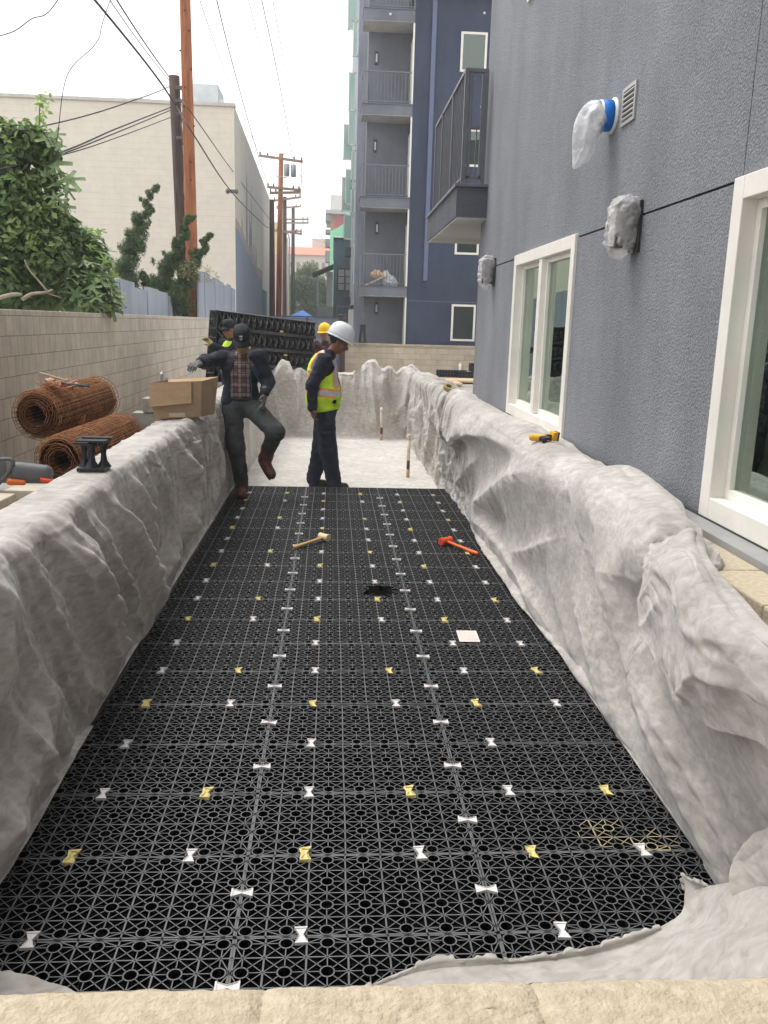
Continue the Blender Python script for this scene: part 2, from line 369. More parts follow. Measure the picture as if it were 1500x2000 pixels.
# retaining walls of the pit: left, right, back (mostly under the fabric), and the near one the camera looks over
brick_wall('retaining_wall', [((-1.38,.92,-.13),(-1.19,15.1,.985))], M_tan, 'block retaining wall under the grey fabric on the left', 'wall')
rw = empty('retaining_wall', (1.5,5,0), 'tan block retaining wall showing between the fabric and the grey building', 'wall')
y = .92; k = 0
while y < 10.1:
    y1 = min(y+.397, 10.1); dx = .004*((k*7) % 3-1)
    b = MB(); b.bb((1.40+dx,y+.002,.0),(1.60,y1-.002,.78)); b.build('lower_block', M_tan, rw, bevel=.006)
    b = MB(); b.bb((1.40+dx,y+.002,.784),(1.60,y1-.002,.965)); b.build('block', M_tan, rw, bevel=.008)
    y += .4; k += 1
rw2 = MB(); rw2.bb((1.40,10.102,0),(1.60,15.1,.965)); o = rw2.build('far_block', M_tan, rw)
brick_wall('retaining_wall', [((-1.18,14.9,-.13),(1.39,15.1,.96))], M_tan, 'block retaining wall at the far end of the pit under draped fabric', 'wall')
nw = empty('retaining_wall', (0,.8,0), 'tan split face block ledge in the foreground at the bottom', 'wall')
for i, (x0, x1) in enumerate([(-2.2,-1.75),(-1.74,-1.29),(-1.28,-.82),(-.81,-.075),(-.07,.255),(.262,.71),(.715,1.16),(1.17,1.6)]):
    # top face is split stone: rough grid
    X, Y = np.meshgrid(np.linspace(x0,x1,60), np.linspace(.62,.885,44), indexing='ij')
    e = np.minimum(np.minimum(X-x0, x1-X), .885-Y); Z = .992-.012*np.exp(-(e/.007)**2)+.0028*fbm(np.stack([X*110,Y*110,0*X],-1),3,5)+.0015*fbm(np.stack([X*9,Y*9,0*X],-1),2,8)
    Yw = Y+.004*(Y > .88)*vnoise(np.stack([X*40,0*X,0*X],-1),4)
    o = sheet('block_top', np.stack([X,Yw,Z],-1), M_tan, nw, thick=.03)
    b = MB(); b.bb((x0,.62,.0),(x1,.876,.955)); b.build('block', M_tan, nw)
b = MB()
for xx in (.2585, -.0725): b.bb((xx-.005,.63,.3),(xx+.005,.872,.978))
b.build('mortar', mat('mortar', (.36,.29,.2), .95, .3, 30, .8, 90), nw)

# ------------------------------------------------------------------ near grey building on the right
def stucco(name, c, bump=1.0, streak=.17):
    m = mat(name, c, .92, .0, 1.1, 0, spec=.25, stretch=(1,1,.5))
    t, p = nodes(m)
    r = t.nodes[m['ramp']]; c = np.array(c)
    r.color_ramp.elements[0].color = (*c*(1-streak),1); r.color_ramp.elements[1].color = (*c*(1+streak),1)
    tc = t.nodes['Texture Coordinate']
    v = t.nodes.new('ShaderNodeTexNoise'); v.inputs['Scale'].default_value = 85; v.inputs['Detail'].default_value = 2.5; v.inputs['Roughness'].default_value = .55; t.links.new(tc.outputs['Object'], v.inputs['Vector'])
    v2 = t.nodes.new('ShaderNodeTexNoise'); v2.inputs['Scale'].default_value = 2.2; v2.inputs['Detail'].default_value = 3; t.links.new(tc.outputs['Object'], v2.inputs['Vector'])
    ad = t.nodes.new('ShaderNodeMath'); ad.operation = 'MULTIPLY_ADD'; ad.inputs[1].default_value = 1.5; t.links.new(v2.outputs['Fac'], ad.inputs[0]); t.links.new(v.outputs['Fac'], ad.inputs[2])
    bm = t.nodes.new('ShaderNodeBump'); bm.inputs['Strength'].default_value = bump; bm.inputs['Distance'].default_value = .010
    t.links.new(ad.outputs[0], bm.inputs['Height']); t.links.new(bm.outputs[0], p.inputs['Normal'])
    # grain with shade painted into it: pits slightly darker than the raised sand
    rr = t.nodes.new('ShaderNodeValToRGB'); rr.color_ramp.elements[0].position = .36; rr.color_ramp.elements[1].position = .62
    rr.color_ramp.elements[0].color = (.72,.72,.72,1); rr.color_ramp.elements[1].color = (1.15,1.15,1.15,1); t.links.new(v.outputs['Fac'], rr.inputs[0])
    mx = t.nodes.new('ShaderNodeMix'); mx.data_type = 'RGBA'; mx.blend_type = 'MULTIPLY'; mx.inputs['Factor'].default_value = .8*bump
    t.links.new(r.outputs[0], mx.inputs['A']); t.links.new(rr.outputs[0], mx.inputs['B']); t.links.new(mx.outputs['Result'], p.inputs['Base Color'])
    return m
M_stucco = stucco('stucco_grey', (.235,.243,.262))
M_dark = mat('dark_void', (.012,.012,.013), .9, 0)
M_vinyl = mat('vinyl', (.80,.765,.70), .45, .05, 4, .05, 20)
M_room = mat('room', (.22,.22,.19), .9, .2, 2)
def glass_mat(name, tint, refl=1.55):
    m = bpy.data.materials.new(name); m.use_nodes = True; t = m.node_tree; t.nodes.clear()
    o = t.nodes.new('ShaderNodeOutputMaterial'); mx = t.nodes.new('ShaderNodeMixShader'); f = t.nodes.new('ShaderNodeFresnel'); f.inputs['IOR'].default_value = refl
    a = t.nodes.new('ShaderNodeBsdfTransparent'); a.inputs[0].default_value = (*tint,1); g = t.nodes.new('ShaderNodeBsdfGlossy'); g.inputs['Roughness'].default_value = .015; g.inputs['Color'].default_value = (.74,.88,.78,1)
    n = t.nodes.new('ShaderNodeTexNoise'); n.inputs['Scale'].default_value = 1.3; tc = t.nodes.new('ShaderNodeTexCoord'); t.links.new(tc.outputs['Object'], n.inputs['Vector'])
    bm = t.nodes.new('ShaderNodeBump'); bm.inputs['Strength'].default_value = .06; bm.inputs['Distance'].default_value = .02; t.links.new(n.outputs['Fac'], bm.inputs['Height']); t.links.new(bm.outputs[0], g.inputs['Normal'])
    k = t.nodes.new('ShaderNodeMath'); k.operation = 'MULTIPLY_ADD'; k.use_clamp = True; k.inputs[1].default_value = 1.35; k.inputs[2].default_value = .10; t.links.new(f.outputs[0], k.inputs[0]); t.links.new(k.outputs[0], mx.inputs[0]); t.links.new(a.outputs[0], mx.inputs[1]); t.links.new(g.outputs[0], mx.inputs[2]); t.links.new(mx.outputs[0], o.inputs[0]); return m
M_glass = glass_mat('window_glass', (.36,.56,.44), 2.6)
gb = empty('apartment_building', (1.85,3.7,.05), 'grey stucco building on the right with cream framed windows', 'building')
XW, XB = 1.72, 2.0
b = MB()
for y0, y1, z0, z1 in [(-3,1.6,1.0,2.445),(3.70,6.16,1.0,2.445),(8.16,10.3,1.0,2.445),
                       (-3,3.685,2.457,4.67),(3.693,10.3,2.457,4.67),(-3,3.685,4.67,6.1),(3.693,6.3,4.67,6.1),(8.26,10.3,4.67,6.1),(-3,3.685,6.1,12.5),(3.693,10.3,6.1,12.5)]:
    b.bb((XW,y0,z0),(XB,y1,z1))
b.bb((2.0,10.0,1.0),(9,10.3,12.5)); b.bb((-3.0,-4.3,.05),(9,-3.001,12.5)); b.bb((XW,6.16,1.0),(XB,8.16,1.03)); b.bb((XW,1.6,1.0),(XB,3.70,1.02))  # unseen wing behind the camera, added to block sky light from the near end
b.build('wall', M_stucco, gb)
for y0, y1 in ((3.70,6.16),(8.16,10.29)): b = MB(); b.bb((1.732,y0,2.44),(1.95,y1,2.462)); b.build('control_joint', M_dark, gb)
b = MB(); b.bb((1.729,3.68,2.47),(1.95,3.70,12.4)); b.build('expansion_joint', mat('joint_grey', (.32,.33,.36), .7, .1), gb)
b = MB()
for p, q in [((4.4,-3,.4),(4.5,10,6)),((2,-3,.4),(4.4,10,.45)),((2,-3,2.7),(4.4,10,2.75)),((2,5.0,.45),(4.4,5.1,2.7)),((2,9.9,.4),(4.4,9.99,6.5)),((2,-3,.4),(4.4,-2.9,6.5)),((2,-3,6.4),(4.4,10,6.45))]: b.bb(p, q)
b.build('interior', M_room, gb)
b = MB(); b.bb((1.7,-3,12.5),(9,10.3,12.7)); b.build('roof', M_room, gb)
def side_window(y0, y1, z0, z1, mull=None, prop=1):
    fr = MB(); t = .075
    for p, q in [((y0-.02,z0-.02),(y0+t,z1+.02)),((y1-t,z0-.02),(y1+.02,z1+.02)),((y0+t,z1-t),(y1-t,z1+.02)),((y0+t,z0-.02),(y1-t,z0+t))]:
        fr.bb((XW-.022,p[0],p[1]),(XW+.10,q[0],q[1]))
    if mull:
        fr.bb((XW-.012,mull-.05,z0+t),(XW+.095,mull+.05,z1-t))
    w = fr.build('window', M_vinyl, gb, bevel=.004)
    s = MB(); t2 = t+.05
    spans = [(y0+t,y1-t)] if not mull else [(y0+t,mull-.05),(mull+.05,y1-t)]
    for i, (a, c) in enumerate(spans):
        dx = .03 if i == 0 else .045
        for p, q in [((a,z0+t),(a+.04,z1-t)),((c-.04,z0+t),(c,z1-t)),((a+.04,z1-t-.04),(c-.04,z1-t)),((a+.04,z0+t),(c-.04,z0+t+.045))]:
            s.bb((XW+dx,p[0],p[1]),(XW+.09,q[0],q[1]))
    s.build('sash', M_vinyl, w, bevel=.003)
    gl = MB()
    for i, (a, c) in enumerate(spans):
        dx = .055 if i == 0 else .07; gl.add([(XW+dx,a+.03,z0+t+.03),(XW+dx,c-.03,z0+t+.03),(XW+dx,c-.03,z1-t-.03),(XW+dx,a+.03,z1-t-.03)], [(0,3,2,1)])
    gl.build('pane', M_glass, w)
    return w
side_window(6.16, 8.16, 1.03, 2.455, 7.17)
side_window(1.6, 3.70, 1.02, 2.44, 2.2)
side_window(6.3, 8.26, 4.67, 6.1, 7.2)
# base flashing; a near-black box stands in for the shade in the gap below
M_flash = mat('flashing', (.30,.30,.30), .5, .12, 3, .15, 30)
b = MB(); b.bb((1.60,-2,.955),(1.72,6.9,.992)); b.bb((1.605,-2,.90),(1.612,6.9,.955)); b.build('base_flashing', M_flash, gb, bevel=.003)
b = MB(); b.bb((1.625,-2,.0),(1.73,10.2,.954)); b.build('gap_shade', M_dark, gb)
b = MB(); b.bb((1.70,-2,.985),(1.7195,6.15,1.0)); b.build('weep_screed', mat('screed', (.05,.05,.05), .6, .2), gb)
# wall vent grille
gv = MB(); gy, gz = 5.25, 3.11
gv.bb((XW-.012,gy-.115,gz-.105),(XW-.002,gy-.095,gz+.105)); gv.bb((XW-.012,gy+.095,gz-.105),(XW-.002,gy+.115,gz+.105)); gv.bb((XW-.012,gy-.095,gz+.085),(XW-.002,gy+.095,gz+.105)); gv.bb((XW-.012,gy-.095,gz-.105),(XW-.002,gy+.095,gz-.085))
fr = gv.build('vent_grille', mat('alu', (.45,.44,.43), .4, .05, metal=.2), gb)
s = MB()
for i in range(6): s.box((XW-.008,gy,gz-.068+i*.0275), (.012,.19,.011), (0,.5,0))
s.build('slat', MATS['alu'], fr)
s = MB(); s.bb((XW-.003,gy-.094,gz-.084),(XW-.001,gy+.094,gz+.084)); s.build('vent_opening', M_dark, fr)
# duct stub with blue tape and a plastic bag
vy, vz = 5.54, 3.11
vt = empty('vent_pipe', (XW,vy,vz), 'round duct stub wrapped in blue tape with a hanging clear plastic bag', 'vent pipe')
rx = (0, -math.pi/2, 0)
s = MB(); s.lathe([(.085,0),(.105,0),(.105,.012),(.088,.02),(.088,.10),(.080,.10),(.080,0)], (XW,vy,vz), 28, rx); s.build('pipe', mat('white_pvc', (.75,.74,.72), .4, .05), vt, smooth=True)
s = MB(); s.lathe([(.0885,.02),(.0905,.02),(.0915,.05),(.0905,.085),(.0885,.085)], (XW,vy,vz), 28, rx); s.build('blue_tape', mat('blue_tape', (.005,.17,.62), .6, .12, 30, .3, 40), vt, smooth=True)
s = MB(); s.lathe([(.0,.012),(.079,.012)], (XW,vy,vz), 28, rx); s.build('duct_inside', M_dark, vt)
def plastic(name, a=.45, c=(.80,.82,.84)):
    m = mat(name, c, .25, .08, 12, .8, 14, spec=.6, bdist=.02); m.node_tree.nodes['Principled BSDF'].inputs['Alpha'].default_value = a; return m
M_film = plastic('plastic_film', .38, (.88,.89,.91)); M_film2 = plastic('plastic_wrap', .42, (.80,.79,.78))
t = np.linspace(0,1,60); a = np.linspace(0,2*np.pi,57); CP = catmull(np.array([(XW-.085,vy,vz),(XW-.135,vy+.005,vz-.03),(XW-.160,vy+.02,vz-.12),(XW-.165,vy+.05,vz-.21),(XW-.205,vy+.08,vz-.30)]), 60, 0)
TG = np.gradient(CP, axis=0); TG /= np.linalg.norm(TG,axis=1)[:,None]; YH = np.array([0,1.,0]); NN = np.cross(YH, TG); NN /= np.linalg.norm(NN,axis=1)[:,None]
ry = np.interp(t, [0,.2,.5,.75,.9,1], [.092,.085,.078,.070,.045,.012]); rn = np.interp(t, [0,.2,.5,.8,1], [.092,.086,.072,.050,.004])
T, A = np.meshgrid(t, a, indexing='ij'); wob = 1+.15*ridged(np.stack([T*4,np.cos(A)*1.6,np.sin(A)*1.6],-1),3)*np.clip(T*6,0,1)+.05*ridged(np.stack([T*11,np.cos(A)*4,np.sin(A)*4],-1),5)*np.clip(T*6,0,1)
PB = CP[:,None]+YH*(ry[:,None]*np.cos(A)*wob)[...,None]+NN[:,None]*(rn[:,None]*np.sin(A)*wob)[...,None]; PX, PY, PZ = PB[...,0], PB[...,1], PB[...,2]
o = sheet('plastic_bag', np.stack([PX,PY,PZ],-1), M_film, vt, thick=.001)
# two wall lamps in plastic wrap
def wall_lamp(y, z, label):
    e = empty('wall_lamp', (XW,y,z), label, 'wall lamp', 'wrapped lamps on the grey building')
    s = MB(); s.bb((XW-.02,y-.075,z-.15),(XW,y+.075,z+.13)); s.build('back_plate', mat('lamp_dark', (.03,.03,.032), .5, .1), e, bevel=.004)
    s = MB(); s.box((XW-.085,y,z-.005), (.11,.115,.25), taper=.92); s.build('lamp_body', mat('lamp_bronze', (.085,.075,.07), .45, .1), e, bevel=.006)
    s = MB()
    s.bb((XW-.149,y-.055,z-.12),(XW-.141,y+.055,z+.11)); s.build('lamp_glass', mat('lamp_lens', (.55,.52,.49), .35, .08, 40, .4, 30), e, bevel=.003)
    d = lambda G: .009*ridged(G*20,3)+.005*ridged(G*50,9)
    sdf_mesh('plastic_wrap', [('c',(XW-.085,y-.02,z+.075),(XW-.085,y+.015,z-.09),.094,.090,.02),('c',(XW-.085,y+.02,z+.06),(XW-.085,y+.02,z-.09),.086,.082,.02),('e',(XW-.09,y+.01,z-.15),(.05,.06,.05),None)], .007, .03, M_film2, e, disp=d)
wall_lamp(4.94, 2.40, 'near wall lamp wrapped in clear plastic between the two cream windows')
wall_lamp(9.28, 2.40, 'far wall lamp in a plastic wrap left of the double window')
# near balcony with picket railing
M_bal = stucco('stucco_charcoal', (.10,.105,.125), .7); M_soff = stucco('soffit', (.50,.49,.465), .4); M_rail = mat('rail_paint', (.13,.135,.155), .45, .08)
def railing(parent, pts, z, hgt, gap=.11, post=.02, pick=.008, m=None):
    """posts, top and bottom rail, pickets along a polyline"""
    m = m or M_rail; r = MB(); pk = MB()
    for (x0,y0), (x1,y1) in zip(pts[:-1], pts[1:]):
        L = math.hypot(x1-x0,y1-y0); an = math.atan2(y1-y0,x1-x0); c = ((x0+x1)/2,(y0+y1)/2)
        r.box((c[0],c[1],z+hgt-.018), (L+post*2,.045,.036), (0,0,an)); r.box((c[0],c[1],z+.075), (L,.03,.025), (0,0,an))
        n = max(1,int(L/gap))
        for i in range(1,n): f = i/n; pk.box((x0+(x1-x0)*f,y0+(y1-y0)*f,z+(hgt+.04)/2), (pick*2,pick*2,hgt-.12), (0,0,an))
    for x, y in pts: r.box((x,y,z+hgt/2-.01), (post*2.2,post*2.2,hgt-.02))
    o = r.build('railing', m, parent); pk.build('picket', m, o); return o
bc = empty('balcony', (1.6,11,3.0), 'charcoal balcony with a picket railing at the corner of the near grey building', 'balcony')
b = MB(); b.bb((1.37,9.95,3.02),(2.5,12.9,3.34)); b.build('slab', M_bal, bc)
b = MB(); b.bb((1.385,9.965,3.0),(2.5,12.88,3.02)); b.build('soffit', M_soff, bc)
b = MB(); b.bb((1.345,9.925,3.34),(2.5,12.93,3.375)); b.build('edge_flashing', M_rail, bc, bevel=.004)
railing(bc, [(1.66,10.02),(1.44,10.02),(1.44,11.0),(1.44,12.0),(1.44,12.75),(2.45,12.75)], 3.375, 1.20)
b = MB()
for x in (1.49,1.63): b.bb((x-.02,10.005,3.44),(x+.02,10.045,4.52))
b.bb((1.49,10.01,3.44),(1.63,10.04,3.48)); b.build('end_frame', M_rail, bc, bevel=.003)
b = MB(); b.bb((2.5,10.302,0),(2.7,14.0,12.5)); b.build('recessed_wall', M_stucco, gb)

# ------------------------------------------------------------------ blue apartment building at the back
M_blue = stucco('stucco_blue', (.046,.060,.098), .35); M_bg = stucco('stucco_bluegrey', (.165,.175,.20), .4); M_lt = stucco('stucco_pale', (.33,.35,.41), .3)
M_glass2 = glass_mat('dark_glass', (.12,.14,.15), 1.5)
M_gg = mat('green_glass', (.34,.52,.45), .08, .1, .5, spec=.8)
bb_ = empty('apartment_building', (3,34,.05), 'tall blue apartment building with stacked balconies behind the low block wall', 'building')
b = MB(); b.bb((2.72,32.0,.05),(11,46,12.9)); b.build('blue_wall', M_blue, bb_)
b = MB(); b.bb((1.17,33.2,.05),(2.719,46,16)); b.bb((2.719,33.5,12.9),(11,46,16)); b.build('recess_wall', M_bg, bb_)
b = MB(); b.bb((.86,35.2,.05),(1.169,48,16)); b.build('side_wall', M_lt, bb_)
b = MB(); b.bb((2.6,31.7,12.9),(11,33.4,13.15)); b.build('eave', mat('eave_brown', (.24,.20,.17), .8, .1), bb_)
b = MB(); b.bb((2.718,31.994,2.68),(11,32.0,2.70)); b.build('control_joint', mat('joint_blue', (.12,.15,.24), .7, 0), bb_)
b = MB(); b.bb((3.30,31.90,3.42),(3.45,31.999,12.9)); b.build('downspout', mat('downspout_blue', (.115,.145,.235), .6, .05), bb_)
for x0,x1,z0,z1 in [(4.40,5.30,1.28,2.61),(4.42,5.30,4.38,5.75),(4.43,5.35,7.40,8.65),(4.33,5.25,10.5,11.78),(1.0,1.0,0,0)]:
    if x1 == x0: continue
    f = MB(); t = .075
    for p, q in [((x0,z0),(x0+t,z1)),((x1-t,z0),(x1,z1)),((x0+t,z1-t),(x1-t,z1)),((x0+t,z0),(x1-t,z0+t))]: f.bb((p[0],31.95,p[1]),(q[0],32.0,q[1]))
    wn = f.build('window', M_vinyl, bb_); f = MB(); f.add([(x0+t,31.975,z0+t),(x1-t,31.975,z0+t),(x1-t,31.975,z1-t),(x0+t,31.975,z1-t)], [(0,1,2,3)]); f.build('pane', M_glass2, wn)
    f = MB(); f.add([(x0+t,31.99,z0+t),(x1-t,31.99,z0+t),(x1-t,31.99,z1-t),(x0+t,31.99,z1-t)], [(0,1,2,3)]); f.build('dark_room', mat('dark_room', (.03,.033,.036), .9, .3, 2), wn)
for x, z in ((5.1,12.4),(5.15,9.4),(1.85,12.2)):
    f = MB(); f.lathe([(0,.06),(.03,.05),(.045,0)], (x,31.99 if x > 3 else 31.96,z), 10, (math.pi/2,0,0)); f.build('wall_fitting', M_vinyl, bb_, smooth=True)
lev = [(2.82,3.16,4.33),(5.90,6.25,7.37),(8.99,9.35,10.43),(12.0,12.38,13.4)]
bl = ['lowest balcony of the blue building, with rubble bags on it','second balcony up on the blue building','third balcony up on the blue building','top balcony of the blue building, cut by the photo edge']
for i, (zb, zt, zr) in enumerate(lev):
    e = empty('balcony', (1.8,32.4,zb), bl[i], 'balcony', 'balconies of the blue building')
    f = MB(); f.bb((.95,32.0,zb+.02),(2.715,33.19,zt)); f.build('slab', M_bal if i == 9 else stucco('stucco_slab', (.18,.19,.22), .3), e)
    f = MB(); f.bb((.965,32.012,zb),(2.715,33.19,zb+.02)); f.build('soffit', M_soff, e)
    f = MB(); f.bb((.93,31.97,zt),(2.718,33.19,zt+.03)); f.build('edge_flashing', M_rail, e)
    railing(e, [(.98,33.1),(.98,32.03),(2.69,32.03)], zt+.03, zr-zt-.03, .115, .02, .009, mat('rail_grey', (.17,.18,.205), .5, .05))
for i, (z0, z1) in enumerate([(1.0,2.8),(3.2,5.88),(6.3,8.97),(9.4,11.98)]):
    f = MB()
    for y0, y1 in ((32.08,32.22),(32.48,32.56),(32.85,33.0)): f.bb((2.68,y0,z0),(2.7195,y1,z0+2.2 if i else z1))
    f.bb((2.675,32.08,z0+2.1 if i else z1-.12),(2.7195,33.0,z0+2.2 if i else z1)); d = f.build('balcony_door', M_vinyl, bb_)
    f = MB(); f.bb((2.70,32.22,z0),(2.7194,32.85,z0+2.1 if i else z1-.12)); f.build('pane', M_glass2, d)
    f = MB(); f.bb((2.66,32.001,z0),(2.7197,32.05,z1 if i else 2.8)); f.build('corner_trim', M_vinyl, bb_)
for x, z in ((1.46,11.15),(1.48,8.2),(1.62,5.33),(1.67,2.42)):
    f = MB(); f.bb((x-.055,33.12,z-.22),(x+.055,33.199,z+.22)); l = f.build('sconce', mat('sconce_dark', (.03,.03,.035), .4, .1), bb_, bevel=.01)
    f = MB(); f.bb((x-.03,33.105,z-.15),(x+.03,33.119,z+.12)); f.build('sconce_lens', mat('sconce_lens', (.55,.57,.6), .3, .05), l)
# side face: narrow windows, open awning sashes, white posts with round fittings at street level
for y, z0, z1 in ((36,3.4,5.0),(38,4.0,6.2),(40.5,3.2,5.6)):
    f = MB(); f.bb((.83,y,z0),(.859,y+.7,z1)); wn = f.build('window', M_vinyl, bb_); f = MB(); f.bb((.82,y+.1,z0+.1),(.829,y+.6,z1-.1)); f.build('pane', M_gg, wn)
for y, z, hh, dx in ((36.5,7.45,1.2,.18),(36.5,6.2,1.0,.18),(37.5,9.0,1.4,.30),(36.5,12.1,1.3,.20),(40,7.0,1.5,.36),(41,5.6,1.1,.40),(39,10.6,1.6,.30),(38,13.5,1.6,.40),(44,7.2,1.6,.48),(43,9.4,1.6,.45)):
    f = MB()
    for p, q in (((.86-dx,z),(.90-dx,z+hh)),((.82,z),(.86,z+hh)),((.86-dx,z),(.86,z+.05)),((.86-dx,z+hh-.05),(.86,z+hh))): f.bb((p[0],y,p[1]),(q[0],y+.05,q[1]))
    wn = f.build('casement_window', M_vinyl, bb_); f = MB(); f.bb((.88-dx,y+.02,z+.05),(.84,y+.03,z+hh-.05)); f.build('pane', M_gg, wn)
for y, z1 in ((35.4,2.45),(36.6,2.42),(38.2,2.42)):
    f = MB(); f.bb((.70,y,.05),(.859,y+.5,z1)); f.build('door_trim', M_vinyl, bb_)
    f = MB(); f.lathe([(0,.05),(.07,.04),(.10,0)], (.78,y-.02,z1+.02), 12, (math.pi/2,0,0)); f.build('round_lamp', mat('sconce_dark', (.03,.03,.035)), bb_)
# things on and by it
dp = empty('debris_bags', (1.9,32.6,3.19), 'pile of clear bags, tape and boards on the lowest balcony', 'rubble bags')
sdf_mesh('plastic_sack', [('e',(2.12,32.4,3.36),(.34,.22,.24),(0,.5,0)),('e',(1.95,32.45,3.5),(.18,.2,.28),None)], .02, .05, mat('sack', (.5,.52,.53), .4, .25, 9, .8, 20), dp, disp=lambda G: .03*ridged(G*9,4))
sdf_mesh('brown_paper', [('e',(1.62,32.35,3.6),(.24,.15,.16),None)], .02, .05, mat('brown_paper', (.55,.36,.22), .8, .25, 9, .8, 20), dp, disp=lambda G: .03*ridged(G*10,8))
f = MB(); f.box((1.6,32.22,3.4), (.9,.06,.05), (0,-.45,0)); f.box((1.9,32.25,3.55), (.9,.05,.05), (0,.5,0)); f.build('wood_strip', mat('pine', (.62,.5,.33), .7, .15), dp)
f = MB()
for i in range(2): f.box((1.02+.13*i,30.75,1.45), (.10,.14,.62), (0,.10*(1-2*i),0))
f.box((1.09,30.75,1.75), (.2,.14,.08)); f.box((1.09,30.75,1.17), (.3,.16,.05))
tag(f.build('drainage_crate', mat('crate_far', (.02,.02,.022), .5, .3), bevel=.01), 'single black plastic crate piece leaning on top of the low tan block wall', 'crate')
f = MB(); f.tube([(.33,30.4,.05),(.33,30.4,2.08),(.33,30.4,2.12)], [.135,.135,.10], 16); tag(f.build('steel_post', mat('rust_brown', (.055,.028,.025), .7, .2), smooth=False), 'round dark brown steel bollard post behind the white hard hat', 'post')
# ------------------------------------------------------------------ white block building with a mural on its alley side
M_cream = block_mat('cream_block', (.73,.675,.575), (.735,.68,.58), (.715,.66,.56), .4, .2, 'xz', msize=.0015, rough_tex=.2, nf=.35)
def mural_mat():
    m = block_mat('cream_side', (.60,.57,.49), (.62,.59,.51), (.55,.52,.45), .4, .2, 'yz', msize=.0015, rough_tex=.2, nf=.35)
    t, p = nodes(m); src = p.inputs['Base Color'].links[0].from_socket
    g = t.nodes.new('ShaderNodeNewGeometry'); s = t.nodes.new('ShaderNodeSeparateXYZ'); t.links.new(g.outputs['Position'], s.inputs[0])
    c = t.nodes.new('ShaderNodeFloatCurve') if False else None
    def math_(op, a, b=None, v=None):
        n = t.nodes.new('ShaderNodeMath'); n.operation = op
        for i, q in enumerate((a, b, v)):
            if q is None: continue
            if isinstance(q, (int, float)): n.inputs[i].default_value = q
            else: t.links.new(q, n.inputs[i])
        return n.outputs[0]
    # painted band edge: z = 5.0 - slope*(y-31) with wobble
    nz = t.nodes.new('ShaderNodeTexNoise'); nz.inputs['Scale'].default_value = .35; nz.inputs['Detail'].default_value = 3; t.links.new(g.outputs['Position'], nz.inputs['Vector'])
    edge = math_('ADD', math_('MULTIPLY_ADD', s.outputs['Y'], -.075, 7.0), math_('MULTIPLY', nz.outputs['Fac'], .9))
    below = math_('LESS_THAN', s.outputs['Z'], edge)
    band = math_('MULTIPLY', below, math_('GREATER_THAN', s.outputs['Z'], math_('SUBTRACT', edge, .35)))
    lim = math_('LESS_THAN', s.outputs['Y'], 44.5)
    # drips above the edge
    wv = t.nodes.new('ShaderNodeTexNoise'); wv.inputs['Scale'].default_value = 1.0; wv.inputs['Detail'].default_value = 2
    mp = t.nodes.new('ShaderNodeMapping'); mp.inputs['Scale'].default_value = (0,1.1,.10); t.links.new(g.outputs['Position'], mp.inputs['Vector']); t.links.new(mp.outputs[0], wv.inputs['Vector'])
    dr = math_('GREATER_THAN', math_('SUBTRACT', wv.outputs['Fac'], math_('MULTIPLY', math_('SUBTRACT', s.outputs['Z'], edge), .055)), .535)
    dr = math_('MULTIPLY', dr, math_('LESS_THAN', math_('SUBTRACT', s.outputs['Z'], edge), 2.6)); dr = math_('MULTIPLY', dr, math_('LESS_THAN', s.outputs['Y'], 41))
    def mix(f, a, col, k=1):
        x = t.nodes.new('ShaderNodeMix'); x.data_type = 'RGBA'; t.links.new(math_('MULTIPLY', f, k), x.inputs['Factor']); t.links.new(a, x.inputs['A']); x.inputs['B'].default_value = (*col,1); return x.outputs['Result']
    o = mix(dr, src, (.16,.18,.21), .8); o = mix(math_('MULTIPLY', below, lim), o, (.23,.27,.33)); o = mix(math_('MULTIPLY', band, lim), o, (.50,.36,.25), .6)
    far = math_('MULTIPLY', math_('GREATER_THAN', s.outputs['Y'], 44.5), math_('LESS_THAN', s.outputs['Z'], 3.4)); far = math_('MULTIPLY', far, math_('LESS_THAN', s.outputs['Y'], 48.5)); o = mix(far, o, (.12,.19,.22))
    t.links.new(o, p.inputs['Base Color']); return m
M_side = mural_mat()
wb = empty('block_building', (-9,40,.05), 'large windowless cream block building on the left with faded mural on its alley side', 'building')
b = MB(); b.add([(-24,30,.05),(-3.29,30,.05),(-3.70,52,.05),(-24,52,.05),(-24,30,8.6),(-3.29,30,8.66),(-3.70,52,8.7),(-24,52,8.6)], [(0,1,5,4),(2,3,7,6),(3,0,4,7),(4,5,6,7)]); b.build('wall', M_cream, wb)
b = MB(); b.add([(-3.29,30.001,.05),(-3.70,52,.05),(-3.70,52,8.7),(-3.29,30.001,8.66)], [(0,1,2,3)]); b.build('mural_wall', M_side, wb)
b = MB(); b.bb((-24,29.94,8.60),(-3.25,30.2,8.70)); b.build('coping', mat('coping', (.55,.52,.47), .7, .1), wb)
M_hvac = mat('galvanised', (.50,.55,.56), .45, .1, 2, metal=.15)
h = empty('rooftop_unit', (-4.4,32.6,8.66), 'pale grey box shaped air unit on the cream building roof beside the poles', 'air unit')
b = MB(); b.bb((-4.95,32,8.8),(-4.05,33.6,9.75)); b.build('casing', M_hvac, h, bevel=.02)
b = MB(); b.bb((-4.048,32.1,8.8),(-3.9,33.4,9.3)); b.bb((-5.0,31.95,8.62),(-4.0,33.7,8.8)); b.build('side_hood', M_hvac, h)
h = empty('rooftop_unit', (-6.8,32.6,8.66), 'low flat group of ducts on the cream building roof left of the dark pole', 'air unit')
